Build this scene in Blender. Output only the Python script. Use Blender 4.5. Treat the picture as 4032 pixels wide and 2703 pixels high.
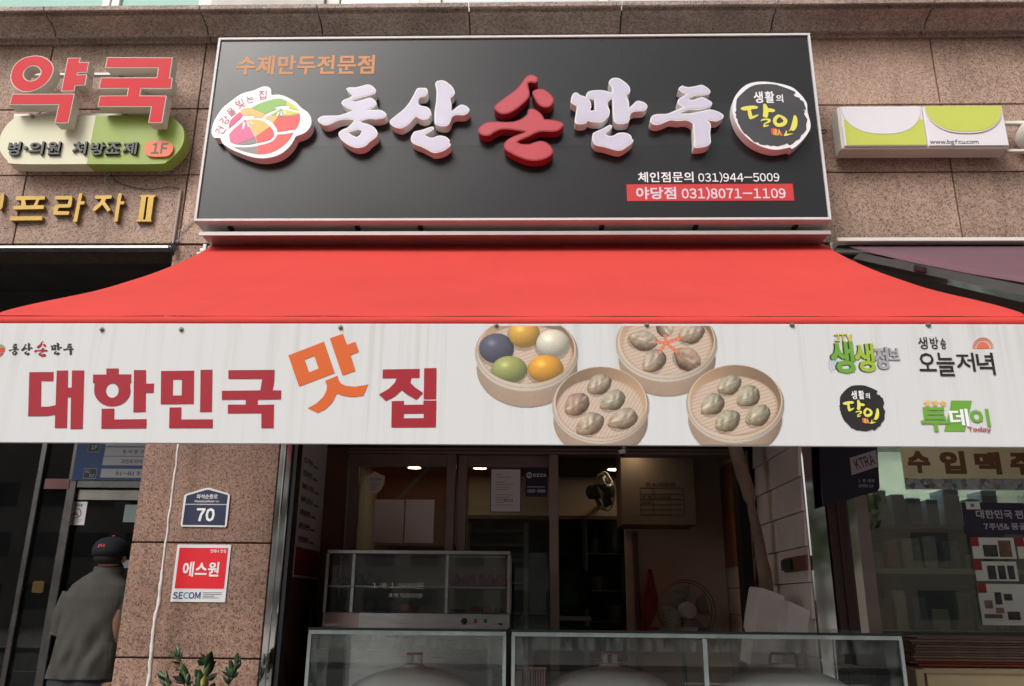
import bpy, bmesh, math, random
import numpy as np
from mathutils import Vector, Matrix, Euler
random.seed(7)
scene = bpy.context.scene
for o in list(bpy.data.objects):
    bpy.data.objects.remove(o)
COL = scene.collection

# ------------------------------------------------------------------ camera
PITCH, YAW, ROLL = math.radians(17.4), math.radians(-1.55), math.radians(-0.553)
FPX, CX, CY = 3264.0, 2016.0, 1351.5          # focal length and centre in photograph pixels
EYE = Vector((0, 0, 1.5))
_f = Vector((math.sin(YAW) * math.cos(PITCH), math.cos(YAW) * math.cos(PITCH), math.sin(PITCH)))
_r0 = Vector((math.cos(YAW), -math.sin(YAW), 0))
_d0 = _f.cross(_r0)
_r = _r0 * math.cos(ROLL) + _d0 * math.sin(ROLL)
_d = -_r0 * math.sin(ROLL) + _d0 * math.cos(ROLL)
cam = bpy.data.cameras.new('camera')
cam.sensor_width = 36.0
cam.lens = FPX / 4032 * 36
cam.clip_start = 0.05
cam.clip_end = 1000
cam_o = bpy.data.objects.new('camera', cam)
COL.objects.link(cam_o)
cam_o.matrix_world = Matrix(((_r.x, -_d.x, -_f.x, EYE.x), (_r.y, -_d.y, -_f.y, EYE.y), (_r.z, -_d.z, -_f.z, EYE.z), (0, 0, 0, 1)))
scene.camera = cam_o

# ------------------------------------------------------------------ sky and sun (overcast noon)
SUN_EL, SUN_AZ = math.radians(43), math.radians(-148)   # azimuth from +y towards +x
world = bpy.data.worlds.new('World')
scene.world = world
world.use_nodes = True
wn = world.node_tree
bg = wn.nodes['Background']
sky = wn.nodes.new('ShaderNodeTexSky')
sky.sky_type = 'NISHITA'
sky.sun_disc = False
sky.sun_elevation = SUN_EL
sky.sun_rotation = SUN_AZ
sky.air_density = 1.0
sky.dust_density = 6.0
sky.ozone_density = 1.0
hs = wn.nodes.new('ShaderNodeHueSaturation')
hs.inputs['Saturation'].default_value = 0.22
wn.links.new(sky.outputs['Color'], hs.inputs['Color'])
wn.links.new(hs.outputs['Color'], bg.inputs['Color'])
bg.inputs['Strength'].default_value = 0.15
sun = bpy.data.lights.new('sun', 'SUN')
sun.energy = 0.95
sun.angle = math.radians(26)
sun.color = (1.0, 0.955, 0.90)
sun_o = bpy.data.objects.new('sun', sun)
COL.objects.link(sun_o)
_sd = Vector((math.sin(SUN_AZ) * math.cos(SUN_EL), math.cos(SUN_AZ) * math.cos(SUN_EL), math.sin(SUN_EL)))
sun_o.rotation_euler = _sd.to_track_quat('Z', 'Y').to_euler()
sun_o.location = (-4, -6, 12)
scene.view_settings.view_transform = 'Standard'
scene.view_settings.look = 'None'
scene.view_settings.gamma = 1.0
scene.view_settings.exposure = 0.16
scene.render.engine = 'CYCLES'
scene.cycles.use_denoising = True
scene.cycles.max_bounces = 9
scene.cycles.transparent_max_bounces = 16
scene.cycles.caustics_reflective = False
scene.cycles.caustics_refractive = False
scene.cycles.sample_clamp_indirect = 6.0

# ------------------------------------------------------------------ helpers: measuring, meshes, materials
def _ray(px, py):
    return _r * (px - CX) + _d * (py - CY) + _f * FPX
def at(px, py, Y):
    d = _ray(px, py); return EYE + d * (Y / d.y)
def atX(px, py, X):
    d = _ray(px, py); return EYE + d * (X / d.x)
def atZ(px, py, Z):
    d = _ray(px, py); return EYE + d * ((Z - EYE.z) / d.z)
def X_(px, py, Y): return at(px, py, Y).x
def Z_(px, py, Y): return at(px, py, Y).z

def lin(c):
    c = c / 255.0
    return c / 12.92 if c <= 0.04045 else ((c + 0.055) / 1.055) ** 2.4
def rgb(r, g, b, k=1.0):
    return (lin(r) * k, lin(g) * k, lin(b) * k, 1.0)

MATS = {}
def pm(name, col, rough=0.6, metal=0.0, spec=0.28, var=0.0, vscale=6.0, bump=0.0, bscale=60.0, emit=0.0, stretch=None, coat=0.0):
    """principled material with an optional soft colour variation and fine relief"""
    if name in MATS: return MATS[name]
    m = bpy.data.materials.new(name); m.use_nodes = True
    nt = m.node_tree; p = nt.nodes['Principled BSDF']
    p.inputs['Base Color'].default_value = col
    p.inputs['Roughness'].default_value = rough
    p.inputs['Metallic'].default_value = metal
    p.inputs['Specular IOR Level'].default_value = spec
    if coat: p.inputs['Coat Weight'].default_value = coat
    if emit:
        p.inputs['Emission Color'].default_value = col
        p.inputs['Emission Strength'].default_value = emit
    if var or bump:
        geo = nt.nodes.new('ShaderNodeNewGeometry')
        mp = nt.nodes.new('ShaderNodeMapping')
        if stretch: mp.inputs['Scale'].default_value = stretch
        nt.links.new(geo.outputs['Position'], mp.inputs['Vector'])
    if var:
        n = nt.nodes.new('ShaderNodeTexNoise'); n.inputs['Scale'].default_value = vscale; n.inputs['Detail'].default_value = 5
        nt.links.new(mp.outputs['Vector'], n.inputs['Vector'])
        r = nt.nodes.new('ShaderNodeMapRange')
        r.inputs['From Min'].default_value = 0.3; r.inputs['From Max'].default_value = 0.7
        r.inputs['To Min'].default_value = 1 - var; r.inputs['To Max'].default_value = 1 + var * 0.6
        nt.links.new(n.outputs['Fac'], r.inputs['Value'])
        mul = nt.nodes.new('ShaderNodeVectorMath'); mul.operation = 'SCALE'
        mul.inputs[0].default_value = col[:3]
        nt.links.new(r.outputs['Result'], mul.inputs['Scale'])
        nt.links.new(mul.outputs['Vector'], p.inputs['Base Color'])
        r2 = nt.nodes.new('ShaderNodeMapRange')
        r2.inputs['To Min'].default_value = max(0, rough - 0.1); r2.inputs['To Max'].default_value = min(1, rough + 0.1)
        nt.links.new(n.outputs['Fac'], r2.inputs['Value'])
        nt.links.new(r2.outputs['Result'], p.inputs['Roughness'])
    if bump:
        n2 = nt.nodes.new('ShaderNodeTexNoise'); n2.inputs['Scale'].default_value = bscale
        nt.links.new(mp.outputs['Vector'], n2.inputs['Vector'])
        b = nt.nodes.new('ShaderNodeBump'); b.inputs['Strength'].default_value = bump; b.inputs['Distance'].default_value = 0.004
        nt.links.new(n2.outputs['Fac'], b.inputs['Height'])
        nt.links.new(b.outputs['Normal'], p.inputs['Normal'])
    MATS[name] = m
    return m

def granite(name, base, dark, light, fleck=0.0, rough=0.6, dirt=0.35):
    if name in MATS: return MATS[name]
    m = bpy.data.materials.new(name); m.use_nodes = True
    nt = m.node_tree; p = nt.nodes['Principled BSDF']; L = nt.links.new
    p.inputs['Roughness'].default_value = rough; p.inputs['Specular IOR Level'].default_value = 0.18
    geo = nt.nodes.new('ShaderNodeNewGeometry'); oi = nt.nodes.new('ShaderNodeObjectInfo')
    off = nt.nodes.new('ShaderNodeVectorMath'); off.operation = 'MULTIPLY_ADD'
    off.inputs[1].default_value = (1, 1, 1)
    sc = nt.nodes.new('ShaderNodeVectorMath'); sc.operation = 'SCALE'; sc.inputs[0].default_value = (13, 7, 19)
    L(oi.outputs['Random'], sc.inputs['Scale']); L(geo.outputs['Position'], off.inputs[0]); L(sc.outputs['Vector'], off.inputs[2])
    def noise(scale, detail, src):
        n = nt.nodes.new('ShaderNodeTexNoise'); n.inputs['Scale'].default_value = scale; n.inputs['Detail'].default_value = detail
        n.inputs['Roughness'].default_value = 0.6
        L(src.outputs['Vector'] if 'Vector' in src.outputs else src.outputs['Position'], n.inputs['Vector']); return n
    def ramp(src, a, b, invert=False):
        r = nt.nodes.new('ShaderNodeMapRange'); r.inputs['From Min'].default_value = a; r.inputs['From Max'].default_value = b
        if invert: r.inputs['To Min'].default_value = 1; r.inputs['To Max'].default_value = 0
        L(src.outputs[0], r.inputs['Value']); return r
    def mix(fac, a, b, f=1.0):
        x = nt.nodes.new('ShaderNodeMix'); x.data_type = 'RGBA'
        if fac is not None: L(fac, x.inputs['Factor'])
        else: x.inputs['Factor'].default_value = f
        for s, v in ((6, a), (7, b)):
            if isinstance(v, tuple): x.inputs[s].default_value = v
            else: L(v, x.inputs[s])
        return x.outputs[2]
    n1 = noise(88, 3, off); n2 = noise(135, 2, off); n3 = noise(2.3, 6, geo); n4 = noise(46, 2, off)
    c = mix(ramp(n4, 0.42, 0.6).outputs[0], base, light)
    c = mix(ramp(n1, 0.52 + fleck, 0.62 + fleck).outputs[0], c, tuple(v * 0.55 for v in base[:3]) + (1,))
    c = mix(ramp(n2, 0.575 + fleck, 0.64 + fleck).outputs[0], c, dark)
    # slab to slab tone and weather stains
    rv = nt.nodes.new('ShaderNodeMapRange'); rv.inputs['To Min'].default_value = 0.80; rv.inputs['To Max'].default_value = 1.10
    L(oi.outputs['Random'], rv.inputs['Value'])
    st = nt.nodes.new('ShaderNodeMapRange'); st.inputs['From Min'].default_value = 0.35; st.inputs['From Max'].default_value = 0.68
    st.inputs['To Min'].default_value = 1.06; st.inputs['To Max'].default_value = 1 - dirt
    L(n3.outputs[0], st.inputs['Value'])
    mpz = nt.nodes.new('ShaderNodeMapping'); mpz.inputs['Scale'].default_value = (11, 11, 0.8); L(geo.outputs['Position'], mpz.inputs['Vector'])
    n5 = noise(1.0, 6, mpz); dr = nt.nodes.new('ShaderNodeMapRange'); dr.inputs['From Min'].default_value = 0.52; dr.inputs['From Max'].default_value = 0.74
    dr.inputs['To Min'].default_value = 1.0; dr.inputs['To Max'].default_value = 0.78; L(n5.outputs[0], dr.inputs['Value'])
    m0 = nt.nodes.new('ShaderNodeMath'); m0.operation = 'MULTIPLY'; L(rv.outputs[0], m0.inputs[0]); L(dr.outputs[0], m0.inputs[1])
    mm = nt.nodes.new('ShaderNodeMath'); mm.operation = 'MULTIPLY'; L(m0.outputs[0], mm.inputs[0]); L(st.outputs[0], mm.inputs[1])
    fin = nt.nodes.new('ShaderNodeVectorMath'); fin.operation = 'SCALE'; L(c, fin.inputs[0]); L(mm.outputs[0], fin.inputs['Scale'])
    L(fin.outputs['Vector'], p.inputs['Base Color'])
    b = nt.nodes.new('ShaderNodeBump'); b.inputs['Strength'].default_value = 0.25; b.inputs['Distance'].default_value = 0.002
    L(n1.outputs[0], b.inputs['Height']); L(b.outputs['Normal'], p.inputs['Normal'])
    MATS[name] = m
    return m

def glass(name, tint=(0.9, 0.95, 0.93), refl=1.0, base=0.06, rough=0.0, dirt=0.0):
    """thin pane: mostly see-through, mirror share rising towards grazing angles, a film of dust"""
    if name in MATS: return MATS[name]
    m = bpy.data.materials.new(name); m.use_nodes = True
    nt = m.node_tree; L = nt.links.new
    for n in list(nt.nodes):
        if n.type == 'BSDF_PRINCIPLED': nt.nodes.remove(n)
    out = nt.nodes['Material Output']
    tr = nt.nodes.new('ShaderNodeBsdfTransparent'); tr.inputs['Color'].default_value = (*tint, 1)
    gl = nt.nodes.new('ShaderNodeBsdfGlossy'); gl.inputs['Roughness'].default_value = rough; gl.inputs['Color'].default_value = (refl, refl, refl, 1)
    fr = nt.nodes.new('ShaderNodeFresnel'); fr.inputs['IOR'].default_value = 1.5
    ad = nt.nodes.new('ShaderNodeMath'); ad.operation = 'ADD'; ad.use_clamp = True; ad.inputs[1].default_value = base
    L(fr.outputs[0], ad.inputs[0])
    mx = nt.nodes.new('ShaderNodeMixShader'); L(ad.outputs[0], mx.inputs[0]); L(tr.outputs[0], mx.inputs[1]); L(gl.outputs[0], mx.inputs[2])
    last = mx
    if dirt:
        df = nt.nodes.new('ShaderNodeBsdfDiffuse'); df.inputs['Color'].default_value = (0.5, 0.5, 0.47, 1)
        nz = nt.nodes.new('ShaderNodeTexNoise'); nz.inputs['Scale'].default_value = 3.5; nz.inputs['Detail'].default_value = 6
        geo = nt.nodes.new('ShaderNodeNewGeometry'); L(geo.outputs['Position'], nz.inputs['Vector'])
        mr = nt.nodes.new('ShaderNodeMapRange'); mr.inputs['From Min'].default_value = 0.35; mr.inputs['From Max'].default_value = 0.75
        mr.inputs['To Min'].default_value = dirt * 0.3; mr.inputs['To Max'].default_value = dirt * 1.6
        L(nz.outputs[0], mr.inputs['Value'])
        m2 = nt.nodes.new('ShaderNodeMixShader'); L(mr.outputs[0], m2.inputs[0]); L(mx.outputs[0], m2.inputs[1]); L(df.outputs[0], m2.inputs[2])
        last = m2
    L(last.outputs[0], out.inputs['Surface'])
    MATS[name] = m
    return m

class MB:
    """collects simple solids, then links them as ONE mesh object"""
    def __init__(s): s.v = []; s.f = []
    def add(s, vs, fs):
        k = len(s.v); s.v += [tuple(v) for v in vs]; s.f += [tuple(i + k for i in f) for f in fs]; return s
    def box(s, x0, x1, y0, y1, z0, z1):
        if x0 > x1: x0, x1 = x1, x0
        if y0 > y1: y0, y1 = y1, y0
        if z0 > z1: z0, z1 = z1, z0
        return s.add([(x0, y0, z0), (x1, y0, z0), (x1, y1, z0), (x0, y1, z0), (x0, y0, z1), (x1, y0, z1), (x1, y1, z1), (x0, y1, z1)],
                     [(3, 2, 1, 0), (4, 5, 6, 7), (0, 1, 5, 4), (1, 2, 6, 5), (2, 3, 7, 6), (3, 0, 4, 7)])
    def obox(s, c, size, rot):
        R = Euler(rot).to_matrix(); c = Vector(c); hx, hy, hz = (q / 2 for q in size)
        vs = [c + R @ Vector(p) for p in ((-hx, -hy, -hz), (hx, -hy, -hz), (hx, hy, -hz), (-hx, hy, -hz), (-hx, -hy, hz), (hx, -hy, hz), (hx, hy, hz), (-hx, hy, hz))]
        return s.add(vs, [(3, 2, 1, 0), (4, 5, 6, 7), (0, 1, 5, 4), (1, 2, 6, 5), (2, 3, 7, 6), (3, 0, 4, 7)])
    def tube(s, pts, r, n=8, cap=True):
        pts = [Vector(p) for p in pts]; rs = r if isinstance(r, (list, tuple)) else [r] * len(pts)
        k = len(s.v); prev = None
        for i, p in enumerate(pts):
            t = (pts[min(i + 1, len(pts) - 1)] - pts[max(i - 1, 0)]).normalized()
            if prev is None:
                a = t.cross(Vector((0, 0, 1)))
                if a.length < 1e-3: a = t.cross(Vector((0, 1, 0)))
            else:
                a = prev - t * prev.dot(t)
            a.normalize(); prev = a; b = t.cross(a)
            for j in range(n):
                w = 2 * math.pi * j / n
                s.v.append(tuple(p + (a * math.cos(w) + b * math.sin(w)) * rs[i]))
        for i in range(len(pts) - 1):
            for j in range(n):
                q = (j + 1) % n
                s.f.append((k + i * n + j, k + i * n + q, k + (i + 1) * n + q, k + (i + 1) * n + j))
        if cap:
            s.f.append(tuple(k + j for j in reversed(range(n)))); s.f.append(tuple(k + (len(pts) - 1) * n + j for j in range(n)))
        return s
    def lathe(s, prof, c, n=24, axis='Z', sx=1.0, sy=1.0):
        k = len(s.v); c = Vector(c)
        for (r, h) in prof:
            for j in range(n):
                w = 2 * math.pi * j / n; x, y = r * math.cos(w) * sx, r * math.sin(w) * sy
                p = (x, y, h) if axis == 'Z' else ((x, -h, y) if axis == 'Y' else (h, x, y))
                s.v.append(tuple(c + Vector(p)))
        for i in range(len(prof) - 1):
            for j in range(n):
                q = (j + 1) % n
                s.f.append((k + i * n + j, k + i * n + q, k + (i + 1) * n + q, k + (i + 1) * n + j))
        if prof[0][0] > 1e-6: s.f.append(tuple(k + j for j in reversed(range(n))))
        if prof[-1][0] > 1e-6: s.f.append(tuple(k + (len(prof) - 1) * n + j for j in range(n)))
        return s
    def build(s, name, mat, parent=None, smooth=False, bevel=0.0, segs=1):
        me = bpy.data.meshes.new(name); me.from_pydata(s.v, [], s.f)
        if bevel or smooth:
            bm = bmesh.new(); bm.from_mesh(me)
            bmesh.ops.remove_doubles(bm, verts=bm.verts, dist=1e-6)
            bmesh.ops.recalc_face_normals(bm, faces=bm.faces)
            if bevel:
                es = [e for e in bm.edges if len(e.link_faces) == 2 and e.calc_face_angle(0) > 0.6]
                bmesh.ops.bevel(bm, geom=es, offset=bevel, segments=segs, affect='EDGES', profile=0.6)
            bm.to_mesh(me); bm.free()
        me.materials.append(mat)
        if smooth:
            me.polygons.foreach_set('use_smooth', [True] * len(me.polygons))
            if smooth != 'all':
                try: me.set_sharp_from_angle(angle=math.radians(38))
                except Exception: pass
        return put(name, me, parent)

def put(name, me, parent=None):
    o = bpy.data.objects.new(name, me); COL.objects.link(o)
    if parent is not None:
        o.parent = parent
        if parent.type == 'EMPTY' or True:
            o.matrix_parent_inverse = root_inv(parent)
    return o
def root_inv(p):
    m = Matrix.Identity(4); q = p; chain = []
    while q is not None:
        chain.append(q); q = q.parent
    for q in reversed(chain):
        m = m @ q.matrix_parent_inverse @ q.matrix_basis
    return m.inverted()
def tag(o, label, cat, group=None):
    o['label'] = label; o['category'] = cat
    if group: o['group'] = group
    return o
def thing(name, loc, label, cat, group=None):
    o = bpy.data.objects.new(name, None); o.empty_display_size = 0.1; COL.objects.link(o)
    o.location = loc
    return tag(o, label, cat, group)
def struct(o):
    o['kind'] = 'structure'; return o
def box(name, mat, parent, x0, x1, y0, y1, z0, z1, bevel=0.0):
    return MB().box(x0, x1, y0, y1, z0, z1).build(name, mat, parent, bevel=bevel)
def pbox(name, mat, parent, px0, py0, px1, py1, Y, depth=0.01, bevel=0.0):
    """upright slab whose front lies on the plane y = Y, measured by its four sides"""
    mx, my = (px0 + px1) / 2, (py0 + py1) / 2
    return box(name, mat, parent, X_(px0, my, Y), X_(px1, my, Y), Y, Y + depth, Z_(mx, py1, Y), Z_(mx, py0, Y), bevel)

# ---- outlines: traced points -> smooth loops -> filled, extruded shapes standing on a plane y = Y
def smooth_loop(pts, n=5):
    """closed Catmull-Rom through points; a point with a third item is a corner"""
    P = [(p[0], p[1]) for p in pts]; C = [len(p) > 2 for p in pts]; N = len(P)
    if all(C): return P
    out = []
    for i in range(N):
        p1, p2 = P[i], P[(i + 1) % N]
        p0 = P[i - 1] if not C[i] else (2 * p1[0] - p2[0], 2 * p1[1] - p2[1])
        p3 = P[(i + 2) % N] if not C[(i + 1) % N] else (2 * p2[0] - p1[0], 2 * p2[1] - p1[1])
        for k in range(n):
            t = k / n; t2, t3 = t * t, t * t * t
            out.append(tuple(0.5 * (2 * p1[a] + (p2[a] - p0[a]) * t + (2 * p0[a] - 5 * p1[a] + 4 * p2[a] - p3[a]) * t2 + (3 * p1[a] - p0[a] - 3 * p2[a] + p3[a]) * t3) for a in (0, 1)))
    return out
def inset_loop(pts, d):
    N = len(pts)
    if N < 3: return pts
    area = sum(pts[i][0] * pts[(i + 1) % N][1] - pts[(i + 1) % N][0] * pts[i][1] for i in range(N)) / 2
    s = 1 if area > 0 else -1
    out = []
    for i in range(N):
        a, b, c = Vector(pts[i - 1]), Vector(pts[i]), Vector(pts[(i + 1) % N])
        e1, e2 = (b - a), (c - b)
        if e1.length < 1e-9 or e2.length < 1e-9: out.append(tuple(b)); continue
        e1.normalize(); e2.normalize()
        n1, n2 = Vector((-e1.y, e1.x)), Vector((-e2.y, e2.x)); n = n1 + n2
        if n.length < 1e-6: out.append(tuple(b)); continue
        n.normalize(); k = max(0.8, n.dot(n1))
        out.append(tuple(b + n * (s * d / k)))
    return out
def fill(name, loops, Y, thick, mat, parent, smooth=False):
    """loops of (x, z) in metres -> solid whose front is at y = Y (thick 0 = a flat print)"""
    cu = bpy.data.curves.new(name, 'CURVE'); cu.dimensions = '2D'
    cu.fill_mode = 'BOTH'
    cu.extrude = thick / 2
    for lp in loops:
        sp = cu.splines.new('POLY'); sp.points.add(len(lp) - 1)
        for i, (x, z) in enumerate(lp): sp.points[i].co = (x, z, 0, 1)
        sp.use_cyclic_u = True
    t = bpy.data.objects.new('tmp', cu)
    me = bpy.data.meshes.new_from_object(t)
    bpy.data.objects.remove(t); bpy.data.curves.remove(cu)
    me.transform(Matrix(((1, 0, 0, 0), (0, 0, -1, Y + thick / 2), (0, 1, 0, 0), (0, 0, 0, 1))))
    me.materials.clear(); me.materials.append(mat); me.name = name
    if smooth:
        me.polygons.foreach_set('use_smooth', [True] * len(me.polygons))
        me.set_sharp_from_angle(angle=math.radians(35))
    return put(name, me, parent)
def tr(pts, ox, oy, s):
    return [(ox + p[0] * s, oy + p[1] * s) + tuple(p[2:]) for p in pts]
def world_loop(px_pts, Y, n=5):
    return [(lambda q: (q.x, q.z))(at(x, y, Y)) for x, y in smooth_loop(px_pts, n)]
def flat_loop(px_pts, Y):
    return [(lambda q: (q.x, q.z))(at(p[0], p[1], Y)) for p in px_pts]
def ell(cx, cy, rx, ry, n=40, a0=0, a1=360):
    k = n if a1 - a0 >= 360 else n + 1
    return [(cx + rx * math.cos(math.radians(a0 + (a1 - a0) * i / n)), cy + ry * math.sin(math.radians(a0 + (a1 - a0) * i / n))) for i in range(k)]

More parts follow.
